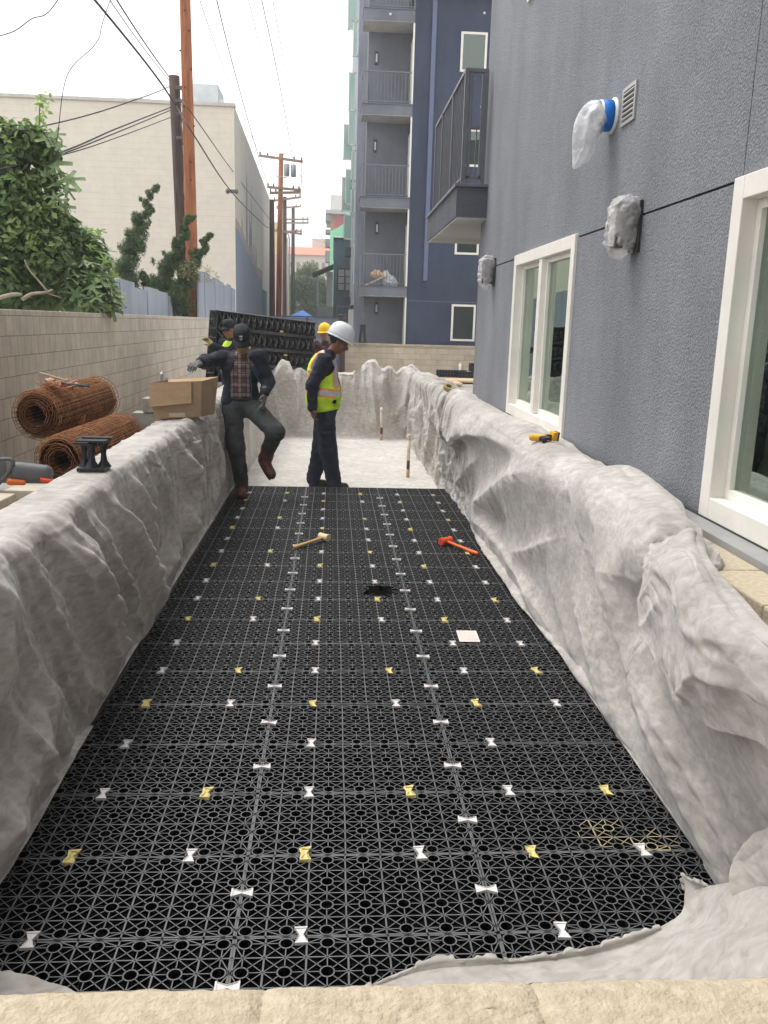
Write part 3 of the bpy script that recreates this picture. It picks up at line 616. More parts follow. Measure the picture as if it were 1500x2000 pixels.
b = MB(); b.bb((-7.9,32,8.95),(-7.2,32.8,9.18)); b.bb((-7.1,32.2,8.66),(-6.4,33,9.25)); b.bb((-6.3,32.2,8.66),(-5.2,33,9.05)); b.bb((-7.6,32.1,8.66),(-7.3,32.5,8.95)); b.build('duct', M_hvac, h, bevel=.01)

# ------------------------------------------------------------------ grey panel fence left of the alley
M_fence = mat('fence_grey', (.34,.38,.44), .75, .15, 1.5, .25, 18, stretch=(1,1,.25))
def panel_fence(pts, n, label):
    e = empty('panel_fence', (pts[0][0],pts[0][1],.05), label, 'fence', 'grey fences behind the block wall')
    pts = np.array(pts, float); t = np.linspace(0, len(pts)-1, n+1)
    for i in range(n):
        q = [np.array([np.interp(v, range(len(pts)), pts[:,k]) for k in range(3)]) for v in (t[i], t[i+1])]
        jz = .05*math.sin(i*2.3); b = MB(); d = q[1]-q[0]; d /= np.hypot(*d[:2]); nn = np.array([d[1],-d[0],0])*.02*(1+(i%2))
        a, c = q[0]+d*.012, q[1]-d*.012
        V = [(*((a+s*nn)[:2]),.05) for s in (-1,1)]+[(*((c+s*nn)[:2]),.05) for s in (1,-1)]
        V += [(x,y,(a[2] if k < 2 else c[2])+jz) for k,(x,y,_) in enumerate(V)]
        b.add(V, [(0,1,2,3),(4,7,6,5),(0,4,5,1),(1,5,6,2),(2,6,7,3),(3,7,4,0)]); b.build('fence_panel', M_fence, e)
    return e
panel_fence([(-3.9,15.0,2.48),(-3.9,23.2,2.34)], 7, 'low grey panel fence behind the twisted junipers')
panel_fence([(-3.9,23.25,2.35),(-3.42,23.25,2.35)], 1, 'short grey fence return beside the tall brown pole')
panel_fence([(-3.3,21.6,2.98),(-3.3,29.5,2.84)], 8, 'taller grey panel fence against the corner of the cream building')

# ------------------------------------------------------------------ poles
def wood(name, c1, c2): return mat(name, c1, .85, .2, 3, .6, 30, col2=c2, stretch=(6,6,.5))
M_pole = wood('pole_new', (.24,.075,.028), (.44,.17,.07)); M_old = wood('pole_old', (.035,.022,.018), (.10,.065,.05)); M_arm = mat('arm', (.30,.20,.14), .8, .2); M_wire = mat('wire', (.05,.05,.055), .6, .1); M_met = mat('metal_grey', (.35,.37,.39), .4, .1, metal=.3)
M_ins = mat('insulator', (.12,.10,.10), .3, .1)
p = empty('utility_pole', (-3.56,22.5,.05), 'tall bright reddish brown wooden pole nearest the camera', 'utility pole')
b = MB(); z = np.linspace(.05,14,20); b.tube(np.stack([-3.565-.0045*(z-3),22.5+0*z,z],1), .163-.004*z, 18); b.build('pole', M_pole, p, smooth=True)
b = MB()
for q in range(24): zz = 1.8+q*.42; a = q*2.4; b.lathe([(.0,.012),(.022,.006),(.026,0)], (-3.565-.0045*(zz-3)+.148*math.sin(a)*.98,22.5-.148*abs(math.cos(a)),zz), 8, (math.pi/2,0,0))
b.build('knot', M_old, p)
p = empty('utility_pole', (-3.83,23,.05), 'short dark weathered pole leaning beside the tall brown one', 'utility pole')
b = MB(); b.tube([(-3.83,23,.05),(-3.90,23,4.1),(-3.98,23,7.66)], [.158,.141,.13], 14); b.build('pole', M_old, p, smooth=True)
b = MB()
for zz in (7.35,7.05,6.75,6.2): b.box((-3.78,22.8,zz), (.28,.10,.07)); b.lathe([(.04,-.05),(.05,0),(.03,.05)], (-3.68,22.72,zz), 8)
b.tube([(-3.78,22.8,7.4),(-3.69,22.75,6.95),(-3.80,22.75,6.5),(-3.72,22.8,5.8),(-3.78,22.8,4.9)], .02, 6); b.build('line_hardware', M_ins, p)
def far_pole(x, y, zt, r, m, arms, label, lean=0, extra=None):
    p = empty('utility_pole', (x,y,.05), label, 'utility pole')
    b = MB(); b.tube([(x-lean,y,.05),(x,y,zt)], [r*1.15,r*.85], 12); b.build('pole', m, p, smooth=True)
    for (xa, za, xb, zb) in arms:
        b = MB(); an = math.atan2(zb-za, xb-xa); L = math.hypot(xb-xa, zb-za); b.box(((xa+xb)/2,y-r-.06,(za+zb)/2), (L,.10,.13), (0,-an,0)); a = b.build('crossarm', M_arm, p)
        b = MB()
        for f in (.03,.2,.8,.97): b.lathe([(.03,0),(.05,.05),(.05,.1),(.02,.16)], (xa+(xb-xa)*f,y-r-.06,za+(zb-za)*f+.06), 8)
        b.build('insulator', M_ins, a)
    return p
far_pole(-3.1,45,7.76,.14,M_old,[], 'dark bare pole at the end of the cream building')
q = far_pole(-2.94,50,10.84,.15,M_pole,[(-4.14,10.66,-1.73,10.43),(-3.70,9.05,-1.89,8.95),(-3.56,8.74,-1.83,8.83)], 'reddish pole in the alley carrying two grey transformer cans', .17)
for x, z in ((-2.62,9.95),(-2.25,9.93)):
    b = MB(); b.lathe([(0,-.32),(.15,-.30),(.16,.28),(.12,.33),(.0,.36)], (x,49.8,z), 14); b.build('transformer', M_met, q, smooth=True)
b = MB(); b.tube([(-3.14,49.7,10.3),(-3.16,49.7,9.6),(-2.6,49.7,9.55)], .03, 6); b.tube([(-1.8,49.8,10.4),(-1.82,49.8,9.0)], .02, 6); b.build('riser', M_met, q)
q = far_pole(-3.28,60,9.95,.15,M_old,[(-4.0,9.65,-2.2,9.94),(-4.17,7.78,-2.12,7.6)], 'darker pole with a pale conduit riser behind the transformer pole')
b = MB(); b.tube([(-2.95,59.7,.05),(-2.95,59.7,7.2),(-3.0,59.7,7.5),(-3.12,59.8,7.62)], .055, 8); b.tube([(-3.09,59.75,.05),(-3.09,59.75,7.3)], .045, 8); b.build('conduit', M_met, q, smooth=True)
far_pole(-3.40,75,11.2,.16,M_old,[(-4.79,11.05,-2.74,11.24),(-4.45,10.16,-2.09,10.24),(-4.45,9.87,-2.09,9.95),(-4.79,9.2,-2.65,9.28)], 'thin farthest pole in the alley with four crossarms')
# ------------------------------------------------------------------ wires
WIRES = [
 ([(-6.9,-2,9.2),(-3.862,15,6.748),(-3.307,19.2,6.144)], .028, 'thick dark cable from upper left down to the short dark pole'),
 ([(-3.307,19.2,6.144),(-3.206,21,5.905),(-3.131,28,5.652),(-3.21,42,6.189),(-3.157,45,6.437)], .022, 'sagging cable with a splice passing in front of the cream building corner'),
 ([(-3.3,4,6.9),(-3.388,14.5,6.6),(-3.428,19.2,6.677)], .012, 'upper of two thin wires reaching the dark pole top'),
 ([(-3.5,4,6.9),(-3.465,14.5,6.55),(-3.419,19.2,6.60)], .008, 'lower of two thin wires reaching the dark pole top'),
 ([(-6.2,9,2.9),(-4.594,15,4.824),(-3.764,18,5.975),(-3.402,19.2,6.503)], .010, 'single thin wire crossing the cream wall above the triple wires'),
 ([(-4.3,9,2.9),(-3.94,13,4.035),(-3.756,16,5.012),(-3.392,19.2,6.102)], .012, 'top wire of the three crossing the cream wall'),
 ([(-4.3,9,2.85),(-3.963,13,4.0),(-3.802,16,4.93),(-3.393,19.2,6.05)], .010, 'middle wire of the three crossing the cream wall'),
 ([(-4.3,9,2.95),(-3.906,13,4.009),(-3.762,16,4.863),(-3.387,19.2,5.914)], .008, 'bottom wire of the three crossing the cream wall'),
 ([(-3.23,19.2,6.295),(-3.197,21,6.308),(-3.347,30,6.615),(-3.208,45,6.804)], .016, 'straight cable from the short dark pole to the bare dark pole'),
 ([(-2.8,14,10.9),(-3.321,26,10.525),(-3.518,33,10.206),(-3.696,44,9.646),(-3.672,50,9.245)], .022, 'twisted cable down to the lower crossarm of the transformer pole'),
 ([(-3.3,14,10.9),(-3.794,26,10.503),(-4.0,38,10.481),(-4.1,50,10.789)], .010, 'leftmost thin wire above the cream building corner'),
 ([(-2.9,12,12.2),(-2.833,30,11.913),(-2.841,38,11.6),(-2.771,50,10.715)], .010, 'left of three thin wires to the top of the transformer pole'),
 ([(-2.5,12,12.2),(-2.413,30,11.932),(-2.319,38,11.434),(-2.293,50,10.627)], .014, 'middle of three thin wires to the top of the transformer pole'),
 ([(-2.1,12,12.2),(-2.057,30,11.949),(-2.005,38,11.6),(-1.814,50,10.566)], .010, 'right of three thin wires to the top of the transformer pole'),
 ([(-1.6,11,7.6),(-2.117,9,4.784),(-2.223,8.8,4.323),(-2.463,8.6,3.953),(-2.90,9.6,3.55),(-3.7,11.8,4.2)], .0035, 'kinked thin wire rising from the tree top into the sky'),
 ([(-4.2,8.6,4.1),(-3.225,9,4.373),(-2.948,9.2,4.599),(-2.763,9.5,4.887),(-2.2,10,6.2)], .0045, 'short wire crossing the upper left corner of the sky'),
 ([(-1.895,50,9.818),(-1.175,65,8.389),(.403,75,7.172)], .02, 'long drop wire from the transformer pole to the green building'),
 ([(-3.29,75,9.131),(-.055,90,9.478)], .02, 'faint far wire right of the farthest pole')]
for pts, r, lab in WIRES:
    pts = [(x*1.177, y*1.177, 1.815+(z-1.815)*1.177) if y == 19.2 else (x,y,z) for x,y,z in pts]
    P = catmull(np.array(pts), 40, 0); b = MB(); b.tube(P, r*.75 if r > .015 else r*1.15, 5); o = b.build('overhead_wire', M_wire, smooth=True); tag(o, lab, 'wire', 'overhead wires')
    if 'splice' in lab:
        b = MB(); b.box((-3.15,27.9,5.70), (.34,.10,.10)); b.lathe([(.04,-.06),(.09,0),(.04,.06)], (-3.28,27.9,5.70), 8, (0,math.pi/2,0)); b.lathe([(.04,-.06),(.09,0),(.04,.06)], (-3.02,27.9,5.70), 8, (0,math.pi/2,0)); b.build('splice', M_ins, o)

# ------------------------------------------------------------------ far buildings down the alley, colours paled to look washed out by distance
def bld(name, label, cat, boxes, m, loc):
    e = empty(name, loc, label, cat)
    b = MB()
    for p, q in boxes: b.bb(p, q)
    b.build('wall', m, e); return e
M_teal = mat('teal_wall', (.11,.17,.20), .9, .25, 1.2, .1, 10); M_conc = mat('concrete', (.30,.30,.29), .9, .12, .8)
e = bld('teal_building', 'blue grey two storey building with a shuttered window beside the blue building', 'building', [((.03,45,.05),(3,60,5.97))], M_teal, (1,45,.05))
b = MB(); b.bb((.0,44.94,5.97),(3,60,6.05)); b.build('parapet', mat('dark_trim', (.05,.055,.06), .7, .1), e)
b = MB(); b.bb((.25,44.93,3.48),(.93,44.999,4.5)); f = b.build('shutter_window', mat('shutter', (.42,.42,.40), .7, .1), e)
b = MB()
for x in (.24,.60,.92): b.bb((x-.03,44.90,3.42),(x+.03,44.929,4.54))
for z in (3.45,3.8,4.15,4.52): b.bb((.24,44.905,z-.02),(.93,44.928,z+.02))
b.build('window_bar', MATS['dark_trim'], f)
b = MB(); b.bb((.2,44.96,2.62),(1.1,44.999,2.70)); b.bb((.2,44.96,1.2),(.26,44.999,2.62)); b.build('trim', mat('teal_light', (.2,.27,.3), .8, .1), e)
for z, lab in ((2.7,'lower small dark balcony sticking out past the teal building'),(5.0,'upper small dark balcony sticking out past the teal building')):
    e = empty('balcony', (.8,43,z), lab, 'balcony'); b = MB(); b.bb((.58,42.3,z),(.859,43.5,z+.38)); b.build('slab', M_bal, e); railing(e, [(.62,42.35),(.62,43.4)], z+.38, 1.05, .13, .02, .012)
e = bld('concrete_shed', 'plain grey concrete wall shed with a dark lean-to roof in the alley', 'shed', [((-.75,42,.05),(.02,44,2.56))], M_conc, (-.3,42,.05))
b = MB(); b.add([(-.98,41.6,3.98),(.02,41.6,4.42),(.02,44,4.42),(-.98,44,3.98),(-.98,41.6,4.1),(.02,41.6,4.54),(.02,44,4.54),(-.98,44,4.1)], [(0,1,2,3),(4,7,6,5),(0,4,5,1),(1,5,6,2),(2,6,7,3),(3,7,4,0)]); b.build('roof', MATS['dark_trim'], e)
b = MB(); b.bb((-.76,41.9,2.56),(-.68,42.0,4.05)); b.build('roof_post', M_met, e); b = MB(); b.bb((-.30,42.1,2.56),(.0,43,4.2)); b.build('roller_shutter', MATS['shutter'], e)
# green building with a curved parapet and white lettering
M_green = mat('mint', (.30,.68,.44), .85, .06, .6); M_wht = mat('white_paint', (.8,.8,.78), .7, .03)
e = empty('mint_green_building', (1,70,.05), 'mint green building with a curved parapet and worn white letters', 'building')
b = MB(); poly = [(-.27,.05),(3,.05),(3,11.2),(1.6,11.0),(1.35,10.9),(1.1,10.5),(.92,9.9),(.75,9.45),(.4,9.2),(-.1,8.95),(-.27,8.9)]; b.prism(poly, 70, 80, 1); b.build('wall', M_green, e)
def txt(s, loc, size, m, parent, name='lettering', rot=(math.pi/2,0,0), ext=.01, sx=1):
    c = bpy.data.curves.new(name, 'FONT'); c.body = s; c.size = size; c.extrude = ext; c.align_x = 'CENTER'; c.align_y = 'CENTER'
    to = bpy.data.objects.new(name, c); dg = bpy.context.evaluated_depsgraph_get(); COL.objects.link(to); dg.update()
    me = bpy.data.meshes.new_from_object(to.evaluated_get(dg)); bpy.data.objects.remove(to)
    M = Matrix.Translation(loc) @ Matrix.Rotation(rot[2],4,'Z') @ Matrix.Rotation(rot[1],4,'Y') @ Matrix.Rotation(rot[0],4,'X') @ Matrix.Diagonal((sx,1,1,1)); me.transform(M); me.name = name
    return link(name, me, m, parent)
txt('opso', (.62,69.97,8.35), 1.05, M_wht, e, sx=.55)
b = MB(); b.bb((.9,69.8,6),(1.0,69.99,9.6)); b.build('drain_pipe', M_met, e)
# modern block far behind
e = empty('modern_apartment_block', (1,110,.05), 'modern apartment tower with grey roof slab and red wall panel', 'building')
b = MB(); b.bb((-.39,110,.05),(4,125,14.8)); b.build('wall', mat('panel_orange', (.42,.22,.14), .8, .15, .3), e)
b = MB(); b.bb((.18,109.95,11.5),(4,109.999,14.75)); b.build('red_panel', mat('panel_red', (.50,.10,.11), .8, .1, .3), e)
b = MB(); b.bb((-1.0,108.8,14.85),(4,125,15.3)); b.build('roof_slab', mat('slab_grey', (.40,.41,.40), .8, .05), e)
b = MB(); b.bb((-.45,111,15.32),(4,122,17.3)); b.build('penthouse', mat('pent', (.62,.60,.55), .8, .05), e)
for z, h in ((14.0,.8),(12.6,.4),(11.0,.9),(9.2,1.3),(7.6,1.0)):
    b = MB(); b.bb((-1.0,109,z),(-.39,112,z+h)); b.build('balcony_block', mat('slab_dark', (.20,.20,.19), .8, .1), e)
# long red roofed building, tree row, bright painted low building
e = empty('red_roofed_building', (-5,140,.05), 'pale building with a long red tiled roof behind the far trees', 'building')
b = MB(); b.bb((-11,140,.05),(3,150,12.2)); b.build('wall', mat('pale_wall', (.62,.56,.48), .85, .05), e)
b = MB(); b.add([(-11.4,139.5,12.2),(3,139.5,12.2),(3,145,13.8),(-11.4,145,13.8),(-11.4,150,12.2),(3,150,12.2)], [(0,1,2,3),(3,2,5,4)]); b.build('roof', mat('red_tile', (.60,.22,.14), .8, .1, 2), e)
b = MB()
for x in np.arange(-9.8,2,1.0):
    for z in (8.2,10.2): b = MB(); b.bb((x,139.96,z),(x+.5,139.99,z+.9)); b.build('window', mat('far_pane', (.22,.22,.22), .5, .1), e)
b = MB(); b.bb((-3.5,146,12),(3,150,15.3)); b.build('upper_block', MATS['pale_wall'], e)
b = MB(); b.bb((-3,139.97,6.9),(3,139.995,7.4)); b.build('eave_band', MATS['red_tile'], e)
e = empty('painted_shop', (-2.5,90,.05), 'low shop with cyan and light green walls under a brown awning', 'building')
b = MB(); b.bb((-3.56,90,3.5),(2,98,4.9)); b.build('green_wall', mat('lime_wall', (.50,.72,.38), .8, .05), e)
b = MB(); b.bb((-9,90,3.4),(-3.56,98,4.9)); b.build('cyan_wall', mat('cyan_wall', (.16,.62,.72), .8, .05), e)
b = MB(); b.bb((-9,89.2,3.05),(2,90.2,3.45)); b.build('awning', mat('awning_brown', (.16,.06,.05), .8, .1), e)
b = MB(); b.bb((-9,89.9,.05),(2,89.99,3.05)); b.build('lower_wall', mat('grass_green', (.25,.55,.16), .8, .1), e)
b = MB(); b.bb((-1.2,89.95,4.6),(2,90.0,4.75)); b.build('red_stripe', mat('panel_red', (.5,.1,.11)), e)
e = empty('shop_sign', (-1.2,86,.05), 'small red and white sign board on posts before the painted shop', 'sign')
b = MB(); b.bb((-1.55,85.95,3.0),(-.45,86.05,3.45)); b.build('sign_board', mat('sign_red', (.55,.06,.06), .6, .05), e)
b = MB(); b.bb((-1.45,85.93,3.12),(-.55,85.949,3.33)); b.build('white_strip', M_wht, e)
b = MB(); b.bb((-1.5,86,.05),(-1.42,86.05,3.0)); b.bb((-.58,86,.05),(-.5,86.05,3.0)); b.build('post', M_met, e)
e = bld('pink_building', 'narrow pink and yellow building seen between the alley poles', 'building', [((-9,70,.05),(-3.95,80,7.0))], mat('pink_wall', (.68,.42,.37), .85, .05), (-5,70,.05))
b = MB(); b.bb((-9,70,7.0),(-4.3,80,9.4)); b.build('yellow_upper', mat('yellow_wall', (.70,.56,.32), .85, .05), e)
b = MB(); b.bb((-3.95,69.5,.05),(-3.55,72,5.2)); b.build('yellow_pier', MATS['yellow_wall'], e)
e = empty('canopy_tent', (-1.7,50,.05), 'bright blue pop-up canopy tent in the alley behind the fence', 'tent')
b = MB(); b.add([(-2.6,49,2.05),(-1.0,49,2.05),(-1.0,51.5,2.05),(-2.6,51.5,2.05),(-1.72,50.2,2.5)], [(0,1,4),(1,2,4),(2,3,4),(3,0,4)]); b.build('canopy', mat('blue_tarp', (.06,.24,.72), .6, .05), e)
b = MB()
for x in (-2.55,-1.05):
    for y in (49.05,51.4): b.bb((x-.03,y-.03,.05),(x+.03,y+.03,2.05))
b.build('leg', M_met, e)
e = empty('slat_gate', (-.5,29.5,.05), 'dark blue grey slatted gate across the alley behind the workers', 'gate')
b = MB()
for i in range(13): z = .15+i*.14; b.bb((-1.9,29.5,z),(.27,29.53,z+.125))
b.build('slat_panel', mat('gate_grey', (.15,.165,.20), .7, .1), e)
b = MB()
for x in (-1.95,-.85,.25): b.bb((x-.03,29.45,.05),(x+.03,29.56,2.0))
b.bb((-1.92,29.47,1.97),(.27,29.56,2.02)); b.build('gate_frame', mat('gate_dark', (.05,.06,.10), .7, .1), e)

# ------------------------------------------------------------------ foliage
def leaf_mat(name, c1, c2, sc=3.0):
    m = mat(name, c1, .5, .3, sc, spec=.5, col2=c2, detail=8); t, p = nodes(m)
    tr = t.nodes.new('ShaderNodeBsdfTranslucent'); mx = t.nodes.new('ShaderNodeMixShader'); mx.inputs[0].default_value = .25; o = t.nodes['Material Output']
    r = t.nodes[m['ramp']]; t.links.new(r.outputs[0], tr.inputs[0]); t.links.new(p.outputs[0], mx.inputs[1]); t.links.new(tr.outputs[0], mx.inputs[2]); t.links.new(mx.outputs[0], o.inputs[0]); return m
def leaves(name, C, size, m, parent, shape='leaf', up=.6, seed=1, out=None):
    r = np.random.default_rng(seed); n = len(C)
    Nn = r.normal(size=(n,3)); Nn[:,2] = np.abs(Nn[:,2])+up
    if out is not None: Nn = Nn*.7+out*1.2
    Nn /= np.linalg.norm(Nn,axis=1)[:,None]; T = np.cross(Nn, r.normal(size=(n,3))); T /= np.linalg.norm(T,axis=1)[:,None]; B = np.cross(Nn, T)
    if shape == 'leaf': base = np.array([(0,-.5,0),(.26,-.05,.06),(0,.5,-.10),(-.26,-.05,.06),(0,0,0)]); F = [(0,1,4),(1,2,4),(2,3,4),(3,0,4)]
    elif shape == 'needle': base = np.array([(-.12,-.5,0),(.12,-.5,0),(.02,.5,.08)]); F = [(0,1,2)]
    else:
        base = [(0,0,0)]; 
        lob = [(-150,.28),(-120,.52),(-95,.20),(-62,.60),(-38,.20),(0,.62),(38,.20),(62,.60),(95,.20),(120,.52),(150,.28)]
        prof = []
        for a, rr in lob: 
            for da in (-8,8): prof.append((a+da, rr))
        base += [(rr*math.sin(R(a)), rr*math.cos(R(a))+.05, -.22*rr*rr) for a, rr in prof]; base = np.array(base); k = len(base)-1
        F = [(0, 1+i, 1+(i+1)%k) for i in range(k)]
    s = (size*r.uniform(.65,1.25,n))[:,None,None]
    V = C[:,None,:]+s*(base[None,:,0:1]*T[:,None]+base[None,:,1:2]*B[:,None]+base[None,:,2:3]*Nn[:,None])
    k = len(base); FF = (np.array(F)[None]+k*np.arange(n)[:,None,None]).reshape(-1,3)
    me = bpy.data.meshes.new(name); me.from_pydata(V.reshape(-1,3).tolist(), [], FF.tolist()); me.update()
    return link(name, me, m, parent)
def blob_points(blobs, n, seed, shell=.55, clump=.35):
    r = np.random.default_rng(seed); C = []; D = []; vol = np.array([b[3]**2.2 for b in blobs]); vol /= vol.sum()
    for (x,y,z,rad), f in zip(blobs, vol):
        k = int(n*f); d = r.normal(size=(k,3)); d /= np.linalg.norm(d,axis=1)[:,None]
        rr = rad*(shell+(1-shell)*r.random(k)**.5)*(1+clump*fbm(d*2.2+x*3,3,seed)[:]); C.append(np.array([x,y,z])+d*rr[:,None]*np.array([1,1,.95])); D.append(d)
    return np.vstack(C), np.vstack(D)
M_bark = mat('bark', (.16,.13,.10), .9, .3, 8, .6, 30, stretch=(3,3,1)); M_twig = mat('pale_twig', (.34,.29,.22), .8, .2, 10)
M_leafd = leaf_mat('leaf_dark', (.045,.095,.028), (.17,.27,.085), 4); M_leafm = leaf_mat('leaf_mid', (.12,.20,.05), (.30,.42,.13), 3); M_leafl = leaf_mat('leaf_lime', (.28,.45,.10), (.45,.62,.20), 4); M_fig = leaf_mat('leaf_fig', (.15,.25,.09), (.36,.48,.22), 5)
t = empty('leafy_tree', (-4.2,12,.2), 'tall dense green tree overhanging the block wall at the left edge', 'tree')
B = [(-4.5,12.2,3.85,.46),(-4.30,12,3.8,.34),(-4.0,12,3.95,.24),(-3.80,12.1,3.9,.22),(-4.2,11.9,3.30,.38),(-3.9,12.1,3.45,.28),(-4.0,11.9,2.9,.38),(-4.35,11.8,2.6,.5),(-3.72,12,3.0,.30),(-3.55,12.1,2.80,.24),(-3.75,11.8,2.55,.35),(-4.35,11.6,2.1,.45),(-4.7,12.4,3.1,.6),(-4.9,12.6,4.0,.5)]
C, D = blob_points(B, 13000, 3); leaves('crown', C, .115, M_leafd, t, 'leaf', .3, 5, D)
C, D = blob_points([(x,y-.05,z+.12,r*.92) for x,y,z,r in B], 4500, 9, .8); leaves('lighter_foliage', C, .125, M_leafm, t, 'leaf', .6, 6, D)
b = MB(); b.tube([(-4.3,12,.2),(-4.25,12,1.8),(-4.1,12,3.0),(-3.95,12,3.9)], [.10,.08,.05,.02], 8); b.tube([(-4.25,12,2),(-3.8,11.9,2.8),(-3.62,11.9,3.2)], [.05,.03,.012], 6); b.build('trunk', M_bark, t, smooth=True)
r = np.random.default_rng(4)
s = np.array([(-3.82,12,4.15),(-3.80,12,4.4),(-3.76,11.95,4.55)]); Q = catmull(s,24,0)+r.normal(size=(24,3))*.05; leaves('top_sprig', np.vstack([Q,Q+.05]), .11, M_leafl, t, 'leaf', .3, 8)
b = MB(); b.tube(s, [.012,.009,.004], 5); b.build('twig', M_twig, t)
t = empty('fig_tree', (-3.8,13,.2), 'bright fig shrub with large lobed leaves leaning over the block wall', 'fig')
B = [(-3.55,13.1,2.75,.24),(-3.85,12.9,2.62,.36),(-3.45,12.8,2.45,.28),(-3.78,12.7,2.3,.38),(-3.34,12.6,2.2,.24),(-4.1,12.4,2.2,.35),(-3.5,12.4,2.05,.32),(-3.24,12.7,2.04,.20),(-3.6,13,2.95,.12),(-4.35,12.4,2.1,.3)]
C, D = blob_points(B, 850, 13, .6); leaves('crown', C, .26, M_fig, t, 'fig', .9, 15, D)
C, D = blob_points([(x,y,z+.10,r_) for x,y,z,r_ in B[:5]], 170, 14, .85); k = D[:,2] > -.1; leaves('young_leaf', C[k], .17, M_leafl, t, 'fig', .9, 16, D[k])
up = np.array([(-3.66,12.0,3.75),(-3.55,11.9,3.62),(-3.62,11.9,3.48),(-3.48,11.9,3.42),(-3.55,11.9,3.95),(-3.70,11.9,4.02),(-3.58,11.9,4.08),(-3.62,11.85,3.3),(-3.52,11.85,3.2),(-3.75,11.9,3.6),(-3.44,11.9,3.55),(-3.68,11.8,2.9),(-3.75,11.7,2.7)]); leaves('upper_leaf', up, .30, M_fig, t, 'fig', .5, 18, np.tile([.2,-1,.1],(13,1)))
b = MB()
for q in ([(-3.9,13,.2),(-3.85,13,1.5),(-3.7,13,2.3),(-3.55,13,2.9)],[(-3.85,13,1.5),(-3.5,12.8,2.2),(-3.3,12.7,2.3)],[(-3.8,12.8,2.0),(-3.9,12.2,3.0),(-3.6,12,3.9)]): b.tube(catmull(np.array(q),12,0), np.linspace(.035,.008,12), 6)
b.build('trunk', M_bark, t, smooth=True)
b = MB()
for q, r0 in (([(-3.55,9.0,1.80),(-3.2,8.7,1.95),(-2.95,8.6,2.02),(-2.85,8.6,2.02)],.03),([(-2.85,8.6,1.97),(-2.75,8.6,2.03),(-2.60,8.6,2.05),(-2.53,8.6,2.08)],.022),([(-2.58,8.6,2.06),(-2.66,8.6,2.16),(-2.76,8.6,2.28),(-2.80,8.6,2.38)],.012),([(-2.6,8.6,2.05),(-2.52,8.62,2.02),(-2.45,8.64,2.0)],.008)):
    b.tube(catmull(np.array(q),10,0)+np.array([-.45,.9,0]), np.linspace(r0,r0*.5,10), 7)
o = b.build('bare_branch', M_twig, smooth=True); tag(o, 'bare pale cut branch lying along the top of the left block wall', 'branch')
M_jun = leaf_mat('juniper', (.035,.070,.022), (.12,.19,.06), 6); M_jun2 = leaf_mat('juniper_tip', (.06,.13,.03), (.14,.25,.06), 6)
def juniper(path, r0, label, seed):
    path = [(x*1.23, y*1.23, 1.815+(z-1.815)*1.23) for x,y,z in path]; r0 *= 1.23; base = path[0]; t = empty('twisted_juniper', (base[0],base[1],.2), label, 'juniper', 'twisted junipers by the grey fence')
    path[-1] = tuple(np.array(path[-1])+(.06,0,.12)); P = catmull(np.array(path,float), 90, 0); r = np.random.default_rng(seed); C = []; Dd = []; f = np.linspace(0,1,90)
    for i in range(90):
        a = i*.42; rad = r0*(1-.72*f[i]); c = P[i]+rad*.62*np.array([math.cos(a),math.sin(a),.25*math.sin(a*.5)])+r.normal(size=3)*rad*.28
        k = int(260*(1-.5*f[i])); d = r.normal(size=(k,3)); d /= np.linalg.norm(d,axis=1)[:,None]; C.append(c+d*rad*(.35+.5*r.random(k)[:,None])); Dd.append(d)
        if i % 4 == 2:                                  # side tufts
            q = c+rad*r.uniform(.8,1.5)*np.array([math.cos(a),-abs(math.sin(a))*.5,.45]); d = r.normal(size=(70,3)); d /= np.linalg.norm(d,axis=1)[:,None]; C.append(q+d*rad*np.array([.38,.38,.55])*r.random(70)[:,None]**.5); Dd.append(d)
    C = np.vstack(C); Dd = np.vstack(Dd); leaves('crown', C, .075, M_jun, t, 'needle', .2, seed, Dd)
    k = (np.random.default_rng(seed+1).random(len(C)) < .22) & (Dd[:,2] > 0); leaves('fresh_tips', C[k]+Dd[k]*.02, .075, M_jun2, t, 'needle', .3, seed+2, Dd[k])
    b = MB(); b.tube(np.vstack([[(base[0]+.05,base[1],.2)], P[::8]]), np.linspace(.05,.008,len(P[::8])+1), 7); b.build('trunk', M_bark, t, smooth=True)
juniper([(-3.95,17.5,2.1),(-4.05,17.5,2.55),(-4.02,17.5,2.95),(-3.86,17.5,3.2),(-3.80,17.5,3.5),(-3.66,17.5,3.8),(-3.50,17.5,4.18)], .235, 'left and tallest of three twisted junipers by the grey fence', 21)
juniper([(-3.5,17.5,2.2),(-3.38,17.5,2.45),(-3.28,17.5,2.75),(-3.12,17.5,3.0),(-2.98,17.5,3.3),(-2.82,17.5,3.68)], .20, 'middle twisted juniper in front of the tall brown pole', 31)
juniper([(-3.12,17.4,2.0),(-3.02,17.4,2.3),(-2.90,17.4,2.6),(-2.74,17.4,2.85),(-2.62,17.4,3.05),(-2.45,17.4,3.32)], .20, 'right twisted juniper leaning towards the alley', 41)
juniper([(-3.2,17.6,2.05),(-3.4,17.6,2.2),(-3.6,17.6,2.35),(-3.8,17.6,2.55)], .15, 'low spreading twisted juniper over the fence top', 51)
C, D = blob_points([(-3.4,21,2.95,.25),(-3.15,21.3,2.9,.25),(-2.95,21.5,2.85,.2)], 500, 61); o = leaves('dry_weeds', C, .07, mat('dry_weed', (.35,.30,.14), .9, .3), None, 'needle'); tag(o, 'tuft of dry yellow weeds over the taller grey fence', 'weeds')
M_far = leaf_mat('leaf_far', (.05,.08,.03), (.15,.20,.07), .5)
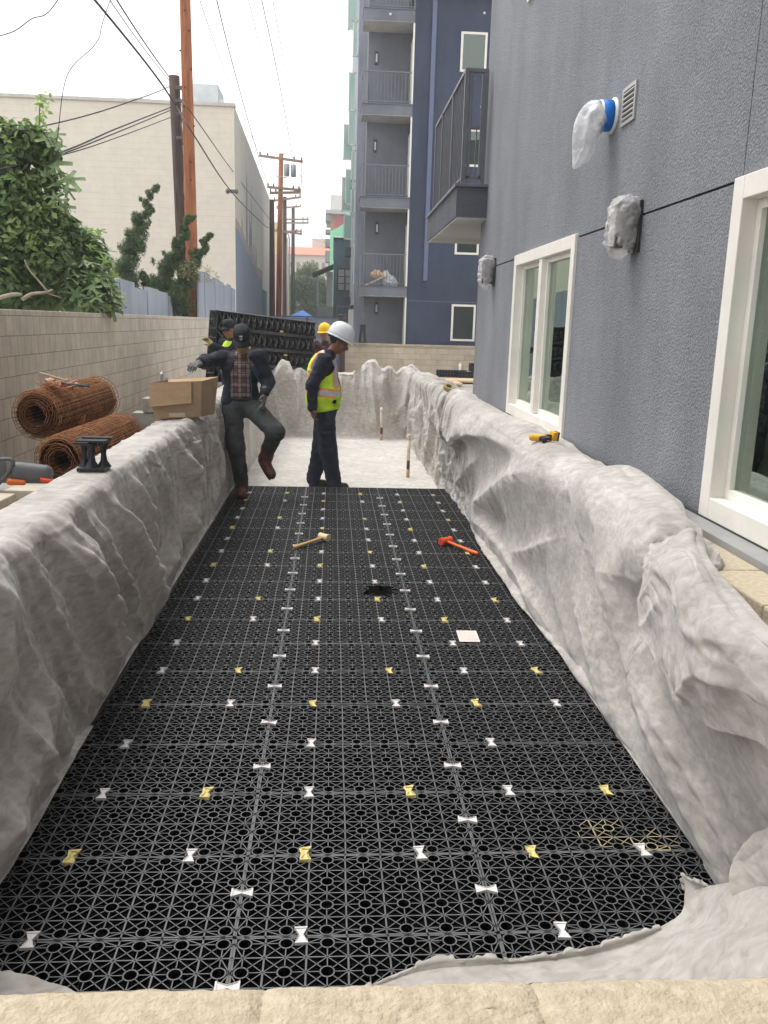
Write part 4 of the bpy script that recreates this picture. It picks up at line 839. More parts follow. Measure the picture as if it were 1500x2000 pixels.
for i, (x,y,z,rd,lab) in enumerate([(-4.3,85,5.2,1.7,'darkest far tree left behind the cyan wall'),(-2.6,86,6.2,1.5,'tallest far tree rising before the red roof'),(-1.8,84,5.2,1.35,'middle bright green far tree over the lime wall'),(-.5,85,4.6,1.0,'small far tree beside the lean-to roof')]):
    t = empty('far_tree', (x,y,.05), lab, 'tree', 'trees beyond the alley'); r = np.random.default_rng(70+i)
    B = [(x+r.normal()*rd*.5,y+r.normal()*rd*.4,z+r.normal()*rd*.4,rd*r.uniform(.35,.6)) for _ in range(12)]+[(x,y,z-.5,rd*.8),(x-.3,y-.3,z-1.6,rd*.75),(x+.4,y-.3,z-2.4,rd*.7)]
    C, D = blob_points(B, 5200, 80+i, .5); leaves('crown', C, .26, M_far if i else M_leafd, t, 'leaf', .5, 90+i, D)
    b = MB(); b.tube([(x,y,.05),(x+.1,y,2),(x,y,z)], [.22,.18,.08], 8); b.build('trunk', M_bark, t)
# ------------------------------------------------------------------ drainage crates (0.8 x 0.4 m lids with a ribbed lattice)
M_rib = mat('dusty_lit_rib', (.105,.108,.11), .42, .22, 14, .15, 200, spec=.6)  # rib tops: dust and sky light painted in as a greyer black
M_blk = mat('black_plastic_shade', (.004,.004,.005), .7, .3, 10, spec=.08)  # near-black on rib sides and undersides paints in the shade between ribs
M_spray = mat('spray_cream', (.36,.31,.20), .8, .2, 60)
CX = [.031+.123*i for i in range(7)]; CY = [.027+.1153*j for j in range(4)]
def lines(cs, L):
    o = [0.]
    for i, c in enumerate(cs):
        o.append(c)
        if i < len(cs)-1: o.append((c+cs[i+1])/2)
    return o+[L]
XL = lines(CX, .8); YL = lines(CY, .4)
def lattice(hole=None, spray=None, seed=0):
    b = MB(); rc = .0205; hw = .0021; dp = .012; r = np.random.default_rng(seed)
    def dead(x, y):
        return hole is not None and ((x-hole[0])/hole[2])**2+((y-hole[1])/hole[3])**2 < 1+.25*math.sin(9*math.atan2(y-hole[1],x-hole[0]))
    def rib(p, q, w=.0017, mi=0):
        p = np.array(p, float); q = np.array(q, float)
        for e, f in ((p, q), (q, p)):                     # trim at circle rings
            for x in CX:
                for y in CY:
                    if abs(e[0]-x) < 1e-6 and abs(e[1]-y) < 1e-6: d = (f-e)/np.linalg.norm(f-e); e += d*rc
        m = (p+q)/2
        if dead(*m): return
        if spray is not None and mi == 0 and any(math.hypot(m[0]-s[0], m[1]-s[1]) < s[2]*(1+.25*math.sin(5*math.atan2(m[1]-s[1], m[0]-s[0])+s[0]*9)) and r.random() < .8 for s in spray): mi = 1
        d = (q-p); L = np.linalg.norm(d); d /= L; n = np.array([-d[1], d[0]])*w; z0 = -dp if L > .03 else -dp*.8
        V = [(*(p+n),0),(*(q+n),0),(*(q-n),0),(*(p-n),0),(*(p+n),z0),(*(q+n),z0),(*(q-n),z0),(*(p-n),z0)]
        b.add(V, [(3,2,1,0)], mi); b.f += [tuple(q+b.n-8 for q in f) for f in ((0,1,5,4),(2,3,7,6))]; b.m += [2,2]
    for i, x in enumerate(XL):
        edge = i in (0, len(XL)-1); xx = .003 if i == 0 else .797 if edge else x
        for j in range(len(YL)-1): rib((xx,YL[j]),(xx,YL[j+1]), .0032 if edge else .0027 if i % 2 == 0 else .0017)
    for j, y in enumerate(YL):
        edge = j in (0, len(YL)-1); yy = .003 if j == 0 else .397 if edge else y
        for i in range(len(XL)-1): rib((XL[i],yy),(XL[i+1],yy), .003 if edge else .0022 if j % 2 == 0 else .0016)
    for i in range(len(XL)-1):
        for j in range(len(YL)-1):
            x0, x1, y0, y1 = XL[i], XL[i+1], YL[j], YL[j+1]
            if (x1-x0) < .035 or (y1-y0) < .035:
                if (x1-x0) >= .035 or (y1-y0) >= .035: rib((x0,y0),(x1,y1)) if (i+j) % 2 else rib((x0,y1),(x1,y0))
                continue
            rib((x0,y0),(x1,y1), .0015); rib((x0,y1),(x1,y0), .0015)
    for x in CX:
        for y in CY:
            if dead(x, y): continue
            mi = 1 if spray is not None and any(math.hypot(x-s[0], y-s[1]) < s[2]*.6 for s in spray) else 0
            n = 16; t = np.arange(n)*2*np.pi/n; V = []
            for rr, z in ((rc+.0022,0),(rc-.0022,0),(rc-.0022,-.05),(rc+.0022,-dp)): V.append(np.stack([x+rr*np.cos(t), y+rr*np.sin(t), np.full(n,z)],1))
            F = []
            for q in range(n): F.append((q, (q+1)%n, n+(q+1)%n, n+q))
            b.add(np.vstack(V), F, mi); F = []
            for q in range(n): F += [(n+q, n+(q+1)%n, 2*n+(q+1)%n, 2*n+q), (3*n+q, 3*n+(q+1)%n, (q+1)%n, q)]
            b.f += [tuple(i_+b.n-4*n for i_ in f) for f in F]; b.m += [2]*len(F)
    for i, x in enumerate(XL):                             # small bosses on some nodes
        for j, y in enumerate(YL):
            if i % 6 == 2 and j % 4 == 2 and not dead(x, y): b.lathe([(.009,0.0008),(.005,.0008),(.005,-.01)], (x,y,0), 10)
    return b
def under():
    b = MB()
    for i in (0,2,4,6):
        for j in (0,3): b.lathe([(.019,-.05),(.013,-.085),(.019,-.118)], (CX[i],CY[j],0), 8)
    b.bb((.004,.004,-.118),(.796,.396,-.110))
    return b
X0, Y0 = -1.0678, 2.2278
lat = lattice().mesh('lid_lattice'); und = under().mesh('leg_frame')
for m in (M_rib, M_spray, M_blk): lat.materials.append(m)
und.materials.append(M_blk)
def crate(x, y, jit, label, lid=None):
    e = empty('drainage_crate', (x,y,jit[2]), label, 'drainage crate', 'black drainage crates laid as a deck'); e.rotation_euler = (0,0,jit[3])
    for nme, me in (('lid_lattice', lid or lat), ('leg_frame', und)):
        o = bpy.data.objects.new(nme, me); COL.objects.link(o); o.parent = e
    return e
r = np.random.default_rng(2)
ORD = ['nearest','second','third','fourth','fifth','sixth','seventh','eighth','ninth','tenth','eleventh','twelfth','thirteenth','fourteenth','fifteenth','sixteenth','seventeenth','eighteenth','nineteenth','twentieth','twenty-first']
for n in range(-2, 18):
    for c in range(3):
        jit = (r.normal()*.0012, r.normal()*.0012, r.normal()*.0012, r.normal()*.0012); x, y = X0+.8*c+jit[0], Y0+.4*n+jit[1]
        if n == 8 and c == 1:
            me = lattice(hole=(.62,.20,.115,.125)).mesh('broken_lattice'); [me.materials.append(q) for q in (M_rib, M_spray, M_blk)]; crate(x, y, jit, 'black crate with a jagged hole broken through its ribbed lid', me)
        elif n == 1 and c == 2:
            me = lattice(spray=[(1.03-.532-.01,.12,.085),(1.196-.532,.035,.085)]).mesh('sprayed_lattice'); [me.materials.append(q) for q in (M_rib, M_spray, M_blk)]; crate(x, y, jit, 'black crate with two cream spray painted rings near the right edge', me)
        else: crate(x, y, jit, 'black drainage crate with ribbed holed lid, '+['left','middle','right'][c]+' one in the '+ORD[n+2]+' row')
# bow tie clips across the seams
def bowtie(dirx, m, rough=0):
    b = MB(); L, W, wn, h = .035, .0205, .0062, .006
    o = [(-L,-W),(-L,W),(0,wn),(L,W),(L,-W),(0,-wn)]
    if not dirx: o = [(y, x) for x, y in o][::-1]
    k = .84; inn = [(x*k, y*k) for x, y in o]
    V = [(x,y,-.004) for x,y in o]+[(x,y,h) for x,y in o]+[(x,y,h) for x,y in inn]+[(x,y,h-.0035) for x,y in inn]
    F = []
    for a in (0,6,12): F += [(a+i, a+(i+1)%6, a+6+(i+1)%6, a+6+i) for i in range(6)]
    F.append(tuple(range(18,24))) if False else F.extend([(18,19,20,23),(20,21,22,23)])
    if dirx: F = [f[::-1] for f in F]
    V = np.array(V)
    if rough: q = np.random.default_rng(rough); V[:18] += q.normal(size=(18,3))*[.0035,.0035,.0015]; V[:,:2] += .004*vnoise(V*90,rough)[:,None]
    b.add(V, F); me = b.mesh('clip'); me.materials.append(m); return me
M_cw = mat('clip_white', (.70,.665,.65), .5, .08, 30, .1, 50); M_cy = mat('clip_yellow', (.62,.50,.16), .8, .25, 60, .6, 90, col2=(.78,.68,.32)); M_ck = mat('clip_black', (.012,.012,.013), .35, .1)
BT = {('w',0): bowtie(False,M_cw), ('w',1): bowtie(True,M_cw), ('y',0): bowtie(False,M_cy,3), ('y2',0): bowtie(False,M_cy,8), ('k',0): bowtie(False,M_ck), ('k',1): bowtie(True,M_ck)}
lab = {'w': ('white plastic bow tie clip across a seam between crate rows','white bow tie clips across the rows'), 'y': ('ragged yellow bow tie clip across a seam between crate rows','yellow bow tie clips across the rows'),
       'k': ('black bow tie clip in a seam between crate rows','black bow tie clips across the rows')}
def clip(x, y, kind, d, lb=None):
    k = ('y2' if kind == 'y' and r.random() < .5 else kind, d); o = bpy.data.objects.new('bow_tie_clip', BT[k]); COL.objects.link(o); o.location = (x,y,.0015 if kind != 'k' else -.007); o.rotation_euler = (r.normal()*.01,r.normal()*.01,r.normal()*.06)
    l, g = lab[kind] if not d else ('white plastic bow tie clip along a lengthwise seam of the crate deck','white clips along the lengthwise seams') if kind == 'w' else ('the one black bow tie clip along a lengthwise seam, left of centre near the front', None)
    tag(o, lb or l, 'clip', g)
PAT = ['wkwkwk', 'ywywyw', 'wywywy']
ROWS = {9:'wkwwww', 12:'wkwwww', 15:'wkwkww'}
CN = {'w':'white','y':'ragged yellow','k':'black'}
for n in range(-1, 18):
    s = ROWS.get(n, PAT[n % 3])
    if n >= 3 and n % 3 == 0 and n not in ROWS: s = 'wkwkwk' if n < 6 else 'wkwkww'
    if n >= 0:
        for j, ch in enumerate(s): clip(-.8678+.4*j+r.normal()*.002, Y0+.4*n, ch, 0, CN[ch]+' bow tie clip, '+['first','second','third','fourth','fifth','sixth'][j]+' from left in the '+ORD[n].replace('nearest','nearest')+' cross row of clips')
    if n < 17:
        for c in (0,1): clip(X0+.8*(c+1), Y0+.4*n+.2, 'k' if (n == 1 and c == 0) else 'w', 1, None if (n == 1 and c == 0) else ORD[n+1]+' white bow tie clip along the '+['left','right'][c]+' lengthwise seam of the crate deck')

# ------------------------------------------------------------------ geotextile
def fabric(name, c1, c2, fuzz=1.0, sc=(1,1,1), warm=(.36,.32,.27)):
    m = mat(name, c1, .88, 0, 2.3, 0, spec=.25, col2=c2, detail=8, stretch=sc, contrast=(.32,.68)); t, p = nodes(m)
    tc = t.nodes['Texture Coordinate']; r0 = t.nodes[m['ramp']]
    def noise(scale, det, st=(1,1,1), dist=0):
        mp = t.nodes.new('ShaderNodeMapping'); mp.inputs['Scale'].default_value = st; t.links.new(tc.outputs['Object'], mp.inputs['Vector'])
        n = t.nodes.new('ShaderNodeTexNoise'); n.inputs['Scale'].default_value = scale; n.inputs['Detail'].default_value = det; n.inputs['Distortion'].default_value = dist; t.links.new(mp.outputs[0], n.inputs['Vector']); return n.outputs['Fac']
    fib = noise(13, 10, (1.0,1.4,2.6), .7)
    rr = t.nodes.new('ShaderNodeValToRGB'); rr.color_ramp.elements[0].position = .30; rr.color_ramp.elements[1].position = .70; rr.color_ramp.elements[0].color = (.70,.69,.68,1); rr.color_ramp.elements[1].color = (1.18,1.18,1.20,1); t.links.new(fib, rr.inputs[0])
    mx = t.nodes.new('ShaderNodeMix'); mx.data_type = 'RGBA'; mx.blend_type = 'MULTIPLY'; mx.inputs['Factor'].default_value = .85; t.links.new(r0.outputs[0], mx.inputs['A']); t.links.new(rr.outputs[0], mx.inputs['B'])
    # brown smudges
    sm = noise(1.15, 9, (1,1,1), 1.2); rs = t.nodes.new('ShaderNodeValToRGB'); rs.color_ramp.elements[0].position = .57; rs.color_ramp.elements[1].position = .76; rs.color_ramp.elements[0].color = (0,0,0,1); rs.color_ramp.elements[1].color = (.55,.55,.55,1); t.links.new(sm, rs.inputs[0])
    m2 = t.nodes.new('ShaderNodeMix'); m2.data_type = 'RGBA'; t.links.new(rs.outputs[0], m2.inputs['Factor']); t.links.new(mx.outputs['Result'], m2.inputs['A']); m2.inputs['B'].default_value = (*warm,1); t.links.new(m2.outputs['Result'], p.inputs['Base Color'])
    # fine creases (folded noise in three directions) + fibre fuzz
    def crease(scale, rot, dist):
        mp = t.nodes.new('ShaderNodeMapping'); mp.inputs['Rotation'].default_value = rot; mp.inputs['Scale'].default_value = (1.0,1.0,.30); t.links.new(tc.outputs['Object'], mp.inputs['Vector'])
        n = t.nodes.new('ShaderNodeTexNoise'); n.inputs['Scale'].default_value = scale; n.inputs['Detail'].default_value = 1.5; n.inputs['Distortion'].default_value = dist; t.links.new(mp.outputs[0], n.inputs['Vector'])
        a = t.nodes.new('ShaderNodeMath'); a.operation = 'SUBTRACT'; t.links.new(n.outputs['Fac'], a.inputs[0]); a.inputs[1].default_value = .5
        b_ = t.nodes.new('ShaderNodeMath'); b_.operation = 'ABSOLUTE'; t.links.new(a.outputs[0], b_.inputs[0]); return b_.outputs[0]
    f2 = noise(30, 8, (1,1.3,2.0), .2); f3 = noise(300, 3)
    def ma(a, k, b):
        n = t.nodes.new('ShaderNodeMath'); n.operation = 'MULTIPLY_ADD'; t.links.new(a, n.inputs[0]); n.inputs[1].default_value = k
        if b is None: n.inputs[2].default_value = 0
        else: t.links.new(b, n.inputs[2])
        return n.outputs[0]
    h = ma(crease(3.5,(.6,.3,.2),.15), -1.0, ma(crease(7,(-.7,.5,1.0),.1), .6, ma(crease(13,(.2,1.1,.4),.05), -.25, ma(f2, .12*fuzz, ma(f3, .07*fuzz, None)))))
    bm = t.nodes.new('ShaderNodeBump'); bm.inputs['Strength'].default_value = .6; bm.inputs['Distance'].default_value = .022; t.links.new(h, bm.inputs['Height']); t.links.new(bm.outputs[0], p.inputs['Normal'])
    if 'Sheen Weight' in p.inputs: p.inputs['Sheen Weight'].default_value = .25; p.inputs['Sheen Roughness'].default_value = .6
    return m
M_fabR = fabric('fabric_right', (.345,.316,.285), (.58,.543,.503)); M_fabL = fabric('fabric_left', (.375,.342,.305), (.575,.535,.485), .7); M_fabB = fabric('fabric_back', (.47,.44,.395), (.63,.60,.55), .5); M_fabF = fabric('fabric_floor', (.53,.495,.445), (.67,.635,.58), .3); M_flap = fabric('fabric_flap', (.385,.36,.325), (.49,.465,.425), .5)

def wallsheet(name, prof, ys, folds, m, label, amp=1., nseed=0, outer=None, crump=(.040,.016), group='grey geotextile sheets'):
    """prof(y) -> list of (x, z); the sheet is swept along y and pushed along its normal by the folds (given in y, arc length)"""
    n = len(ys); S = None; rows = []
    ns = 260
    for y in ys:
        q = np.array(prof(y)); d = np.r_[0, np.cumsum(np.linalg.norm(np.diff(q,axis=0),axis=1))]
        qs = catmull(q, 200, 0); dd = np.r_[0, np.cumsum(np.linalg.norm(np.diff(qs,axis=0),axis=1))]
        s = np.linspace(0, dd[-1], ns); rows.append(np.stack([np.interp(s,dd,qs[:,0]), np.full(ns,y), np.interp(s,dd,qs[:,1]), s], 1))
    A = np.array(rows); P = A[...,:3].copy(); S = A[...,3]; Y = P[...,1]
    Nn = gridnormals(P); 
    if Nn[n//2,40,0]*(1 if outer == 'left' else -1) < 0: Nn = -Nn
    H = np.zeros(Y.shape)
    for f in folds: H += ridge(Y, S, *f)
    H += crump[0]*crumple(Y*1.5, S*1.2, nseed, 3)+crump[1]*crumple(Y*5.5, S*4.2, nseed+9, 3)
    return P, Nn, H, S, Y
# right hand drape
def profR(y):
    xo = np.interp(y, [.9,1.6,2.2,2.6,3.1,3.8,4.6,5.8,8,10.2,15], [1.22,1.22,1.24,1.31,1.43,1.56,1.61,1.665,1.69,1.715,1.72])
    zb = -.02 if y < 9.4 else -.125
    bl = np.interp(y, [2,4,5.5,7.5,9,12], [0,.0,.05,.06,.03,0])
    return [(1.325,zb),(1.335,.12),(1.350-bl*.5,.45),(min(1.345-bl,xo-.07),.80),(min(1.34-bl,xo-.10),.96),(min(1.385,xo-.07),1.045),(min(1.5,xo-.03),1.045),(xo,1.015),(xo+.005,.985 if y > 3.2 else .80)]
ys = np.linspace(.9,15.0,1100)
FR = [  # (line in (y, s), amplitude, width left of the line, width right of it, sharpness)
 ([(10.9,.80),(9.6,.76),(8.5,.72),(8.0,.80),(7.45,.93),(6.5,1.0),(5.7,1.02),(5.1,1.03),(4.62,1.08)], .115, .035, .26, 1.3),
 ([(8.5,.73),(8.1,.82),(7.5,.95)], .05, .03, .2, 1.3),
 ([(7.76,.165),(6.9,.45),(6.39,.62),(5.7,.85),(5.2,.96),(4.6,1.01)], .11, .24, .07, 1.3),
 ([(7.76,.165),(7.0,.20),(6.02,.22),(5.4,.19),(4.97,.154),(4.3,.02)], .06, .14, .035, 1.3),
 ([(7.2,.38),(6.6,.33),(6.2,.42),(5.9,.60)], -.06, .12, .12, 1.3),
 ([(4.62,1.10),(4.45,1.0),(4.12,.82),(3.74,.68),(3.34,.50),(2.9,.30),(2.5,.08)], .085, .05, .14, 1.3),
 ([(4.75,1.0),(4.45,.85),(4.0,.58),(3.6,.35),(3.2,.10)], -.05, .10, .09, 1.3),
 ([(4.46,1.15),(4.18,1.06),(3.9,.95),(3.6,.72),(3.29,.56)], .07, .09, .20, 1.3),
 ([(4.60,1.16),(4.25,1.22),(3.85,1.25),(3.3,1.30)], .075, .12, .12, 1.3),
 ([(5.87,.258),(5.3,.43),(4.69,.667)], .05, .10, .035, 1.3),
 ([(4.47,.544),(4.24,.373),(3.89,.227),(3.5,.05)], .045, .03, .07, 1.3),
 ([(4.15,.50),(3.9,.35),(3.6,.18),(3.4,.02)], .03, .025, .06, 1.3),
 ([(3.79,.75),(3.32,.844),(3.01,.901)], .045, .05, .16, 1.3),
 ([(3.11,.77),(3.10,.653),(3.29,.523)], .045, .05, .13, 1.3),
 ([(3.6,.9),(3.3,.98),(2.9,1.1)], .055, .15, .15, 1.3),
 ([(8.8,.16),(8.0,.45),(7.0,.804)], .06, .05, .16, 1.3), ([(9.4,.10),(9.0,.35),(8.5,.62)], .05, .13, .05, 1.3),
 ([(10.2,.05),(9.9,.30),(9.5,.65)], .06, .08, .18, 1.3), ([(11.3,.1),(10.9,.45),(10.6,.8),(10.2,1.0)], .09, .06, .3, 1.3), ([(12.3,.05),(12.4,.5),(12.1,.9)], .12, .12, .25, 1.3), ([(13.6,.05),(13.4,.5),(13.6,.95)], .10, .12, .25, 1.3),
 ([(12.8,1.05),(12.0,1.12),(11.0,1.15),(10.0,1.2)], .09, .12, .15, 1.3), ([(10.0,1.15),(9.0,1.1),(8.2,1.12),(7.4,1.2)], .06, .12, .12, 1.3),
 ([(9.8,.98),(9.2,1.15),(8.8,1.3)], .045, .05, .1, 1.3), ([(7.0,1.05),(6.4,1.2),(6.0,1.33)], .03, .05, .1, 1.3), ([(5.6,1.08),(5.1,1.2),(4.6,1.22)], .035, .06, .1, 1.3),
 # lower sweeping pleats toward the camera
 ([(3.6,.45),(3.1,.30),(2.6,.14),(2.2,.0)], .035, .03, .09, 1.3), ([(3.3,.50),(2.9,.38),(2.4,.22),(1.9,.05),(1.6,-.02)], .05, .04, .09, 1.3), ([(3.2,.60),(2.7,.48),(2.2,.30),(1.7,.12),(1.3,.0)], .05, .04, .10, 1.3),
 ([(2.9,.70),(2.5,.58),(2.0,.42),(1.5,.25),(1.1,.1)], .045, .04, .10, 1.3), ([(2.5,.80),(2.1,.62),(1.7,.48),(1.2,.3)], .04, .05, .12, 1.3),
 ([(4.2,.30),(3.8,.16),(3.4,.04)], .03, .03, .07, 1.5), ([(4.9,.42),(4.5,.25),(4.1,.08)], .035, .04, .08, 1.5), ([(5.6,.30),(5.2,.16),(4.8,.05)], .03, .04, .08, 1.5), ([(3.9,.62),(3.4,.42),(3.0,.26),(2.6,.08)], .045, .04, .10, 1.4)]
P, Nn, H, S, Y = wallsheet('r', profR, ys, FR, None, '', nseed=4, crump=(.012,.0))
H *= np.clip(S/.05,0,1)*.9+.1; far = np.clip((Y-9.6)/1,0,1)
P = P+Nn*H[...,None]; P[...,2] -= .35*np.clip(ridge(Y,S,*FR[0])-.02,0,1)*(S < 1.05)
P[...,0] = np.minimum(P[...,0], 1.715); P[...,2] = np.maximum(P[...,2], np.where(P[...,1] > 9.45, -.118, .004)+0*P[...,2])
e = (S > .95) & (P[...,0] > 1.40) & (P[...,2] > .9); P[...,2] = np.where(e, np.maximum(P[...,2], .975), P[...,2])
def colR(Q):
    x, y, z = Q[...,0], Q[...,1], Q[...,2]; fl = np.where(y > 9.45, -.116, .006); z = np.maximum(z, fl)
    ins = (x > 1.395) & (z < .972); top = ins & (z > .86); z = np.where(top, .972, z); x = np.where(ins & ~top, 1.395, x); x = np.minimum(x, 1.712)
    return np.stack([x, y, z], -1)
P = drape(P, colR, [(.12,.085,.06,50,.06,.03),(.05,.020,.018,22,.10,.02),(.02,.008,.008,8,.06,.02)], 11, (1100,260), res=.6, sl=lambda Q: np.interp(Q[...,1], [.9,3.6,5.2,6.5], [.12,.22,.6,1.0]))
o = sheet('fabric_drape', P, M_fabR, thick=.005, flip=True); tag(o, 'large crumpled grey geotextile sheet piled over the right side wall of the pit', 'fabric sheet', 'grey geotextile sheets')
# left hand drape
def profL(y):
    zb = -.02 if y < 9.4 else -.12; zt = 1.0
    xb = -1.055
    return [(xb-.02,zb),(-1.105,.10),(-1.135,.5),(-1.150,.90),(-1.156,.965),(-1.172,.994),(-1.20,zt),(-1.33,zt),(-1.385,.992),(-1.405,.95),(-1.43,.66)]
def sw(pts): return [(a, b+.0) for a, b in pts]
FL = [
 (sw([(3.394,1.02),(3.50,.88),(3.727,.6),(3.9,.30),(4.033,.03)]), .075, .045, .16, 1.5), (sw([(3.60,1.0),(3.72,.80),(3.85,.62),(3.99,.45)]), .050, .045, .09, 1.5),
 (sw([(3.98,.99),(4.02,.82),(4.28,.48),(4.42,.25)]), .05, .045, .08, 1.5), (sw([(4.245,.99),(4.45,.78),(4.681,.563),(4.9,.25),(5.06,.0)]), .085, .045, .17, 1.5),
 (sw([(4.804,1.0),(5.0,.75),(5.09,.5),(5.1,.2)]), .05, .045, .10, 1.5), (sw([(5.534,.98),(5.75,.65),(5.75,.35),(5.545,.0)]), .06, .035, .13, 1.5),
 (sw([(5.2,.95),(5.35,.6),(5.3,.3)]), .035, .045, .09, 1.5), (sw([(6.21,.95),(6.43,.5),(6.2,.15)]), .065, .05, .13, 1.5), (sw([(6.7,.98),(7.0,.6),(6.8,.1)]), .045, .05, .15, 1.5),
 (sw([(7.4,.9),(7.92,.72),(8.3,.50),(7.8,.2),(7.5,.08)]), .045, .06, .25, 1.5), (sw([(8.9,.98),(9.1,.5),(9.0,0)]), .05, .08, .15, 1.5), (sw([(9.8,.98),(10.0,.5),(9.8,-.1)]), .05, .08, .2, 1.5),
 (sw([(2.85,1.02),(2.80,.8),(2.75,.55)]), .030, .15, .12, 1.5), (sw([(3.2,.50),(3.0,.36),(2.7,.22),(2.3,.1)]), .045, .2, .06, 1.5), (sw([(2.3,1.0),(2.45,.6),(2.3,.2)]), .03, .2, .2, 1.5), (sw([(4.6,.40),(4.45,.30),(4.2,.25)]), .03, .04, .1, 1.5), (sw([(5.9,.4),(5.6,.22),(5.3,.1)]), .03, .05, .05, 1.5),
 (sw([(10.9,1.0),(11.2,.5),(11,0)]), .06, .1, .2, 1.5), (sw([(12.1,1.0),(12.4,.5),(12,0)]), .06, .1, .2, 1.5), (sw([(13.4,1.0),(13.2,.5),(13.5,0)]), .06, .1, .2, 1.5)]
rr = np.random.default_rng(12)
for q in range(16):                                        # small rolls lying across the wall top, folding over its edge
    y0 = 2.9+q*.42+rr.normal()*.08; FL.append((sw([(y0-.10,1.42),(y0-.03,1.22),(y0+.0,1.08),(y0+.08,.90)]), rr.uniform(.008,.020), .04, rr.uniform(.06,.12), 2))
ysl = np.linspace(.9,14.98,1100)
FL = [(f[0], f[1]*(2.0 if q < 17 else 1), *f[2:]) for q, f in enumerate(FL)]
P, Nn, H, S, Y = wallsheet('l', profL, ysl, FL, None, '', nseed=31, outer='left', crump=(.006,.0))
Zl = P[...,2]; q_ = Y+.62*Zl+.16*vnoise(np.stack([Y*1.5,Zl*.6,0*Y],-1),91)+.05*vnoise(np.stack([Y*4.3,Zl*.8,0*Y],-1),92); face = (np.clip(S/.12,0,1)*np.clip((1.12-S)/.18,0,1))
env = np.clip(.55+.9*vnoise(np.stack([Y*.9,Zl*.9,0*Y],-1),93),.08,1.2)*np.interp(Y,[.9,2.9,3.6,15],[.3,.45,1,1])
H += face*env*(.070*(1-np.abs(np.sin(q_*np.pi/.38)))**1.5+.020*(1-np.abs(np.sin(q_*np.pi/.171+1)))**2)
k = 1+.35*np.sin(Y*3.1)*(S < .9)*(Y > 5); H = H*k*(np.clip(S/.10,0,1)*.8+.2)
P = P+Nn*H[...,None]; m_ = (S > 1.1); P[...,2] = np.where(m_ & (P[...,0] > -1.40), np.maximum(P[...,2], .99), P[...,2])
P[...,2] = np.maximum(P[...,2], np.where(P[...,1] > 9.45, -.118, .004))
P[...,0] = np.where((S < .95), np.maximum(P[...,0], -1.165), P[...,0])
def colL(Q):
    x, y, z = Q[...,0], Q[...,1], Q[...,2]; z = np.maximum(z, np.where(y > 9.45, -.116, .006))
    ins = (x < -1.175) & (x > -1.395) & (z < .990); top = ins & (z > .90); z = np.where(top, .990, z); x = np.where(ins & ~top, np.where(x > -1.28, -1.175, -1.395), x)
    return np.stack([x, y, z], -1)
P = drape(P, colL, [(.12,.08,.015,50,.08,.03),(.05,.022,.010,22,.10,.02),(.02,.005,.004,8,.08,.03)], 21, (1100,260))
o = sheet('fabric_drape', P, M_fabL, thick=.005); tag(o, 'pleated grey geotextile sheet hanging over the left side wall of the pit', 'fabric sheet', 'grey geotextile sheets')
# back drape
xs = np.linspace(-1.16,1.70,420); TOP = [(-1.16,1.0),(-1.03,1.0),(-.93,1.10),(-.84,1.19),(-.74,1.16),(-.66,1.02),(-.55,1.05),(-.45,1.0),(-.2,.99),(.15,.97),(.33,.97),(.50,1.06),(.62,1.19),(.72,1.225),(.80,1.16),(.86,1.06),(.95,1.12),(1.02,1.10),(1.12,1.03),(1.25,1.13),(1.38,1.17),(1.50,1.06),(1.7,.99)]
ns = 240; G = np.zeros((len(xs), ns, 3)); SS = np.linspace(0,1.75,ns)
zt = np.interp(xs, [a for a,_ in TOP], [b for _,b in TOP]); zt = np.convolve(np.pad(zt,5,'edge'), np.ones(11)/11, 'valid')
for i, x in enumerate(xs):
    z = zt[i]; q = catmull(np.array([(14.45,-.115),(14.60,-.10),(14.74,.15),(14.79,.55),(14.81,z-.10),(14.86,z),(15.0,z-.01),(15.10,.96),(15.22,.90)]), 160, 0)
    d = np.r_[0,np.cumsum(np.linalg.norm(np.diff(q,axis=0),axis=1))]; s = np.linspace(0,d[-1],ns); G[i,:,0] = x; G[i,:,1] = np.interp(s,d,q[:,0]); G[i,:,2] = np.interp(s,d,q[:,1])
Xg = G[...,0]; Zg = G[...,2]; front = G[...,1] < 14.87
FB = [([(-.825,1.16),(-1.0,.72),(-.77,-.08)], .16,.05,.20,1.4), ([(-.70,1.15),(-.56,.6),(-.65,-.08)], .13,.05,.12,1.4), ([(.36,.95),(.43,.35),(.65,-.02)], .10,.10,.05,1.4), ([(.55,1.0),(.60,.5),(.74,-.02)], .14,.06,.06,1.4), ([(.67,1.2),(.72,.62),(.82,-.08)], .16,.06,.07,1.4), ([(.86,1.06),(.90,.6),(1.08,.28),(1.24,.16)], .20,.05,.16,1.4), ([(1.35,1.14),(1.26,.55),(1.05,.30)], .22,.16,.06,1.4), ([(1.6,.9),(1.42,.4),(1.22,-.1)], .20,.1,.14,1.4), ([(-.2,1.0),(-.25,.5),(-.1,-.1)], .06,.1,.2,1.4), ([(.1,.98),(.05,.5),(.2,0)], .05,.12,.12,1.4),([(-1.1,.9),(-1.12,.4),(-1.05,0)], .1,.08,.1,1.4)]
H = sum(ridge(Xg, Zg, *f) for f in FB)+.05*crumple(Xg*1.5, Zg*1.2, 77, 2)
G[...,1] -= H*front*np.clip((Zg+.12)/.2,0.15,1); G[...,2] += np.where(~front, .05*crumple(Xg*3, G[...,1]*3, 5, 2), 0)
G[...,2] = np.maximum(G[...,2], -.118)
def colB(Q):
    x, y, z = Q[...,0], Q[...,1], Q[...,2]; z = np.maximum(z, -.116); ins = (y > 14.87) & (z < .955); top = ins & (z > .8); z = np.where(top, .955, z); y = np.where(ins & ~top, 14.87, y)
    return np.stack([x, y, z], -1)
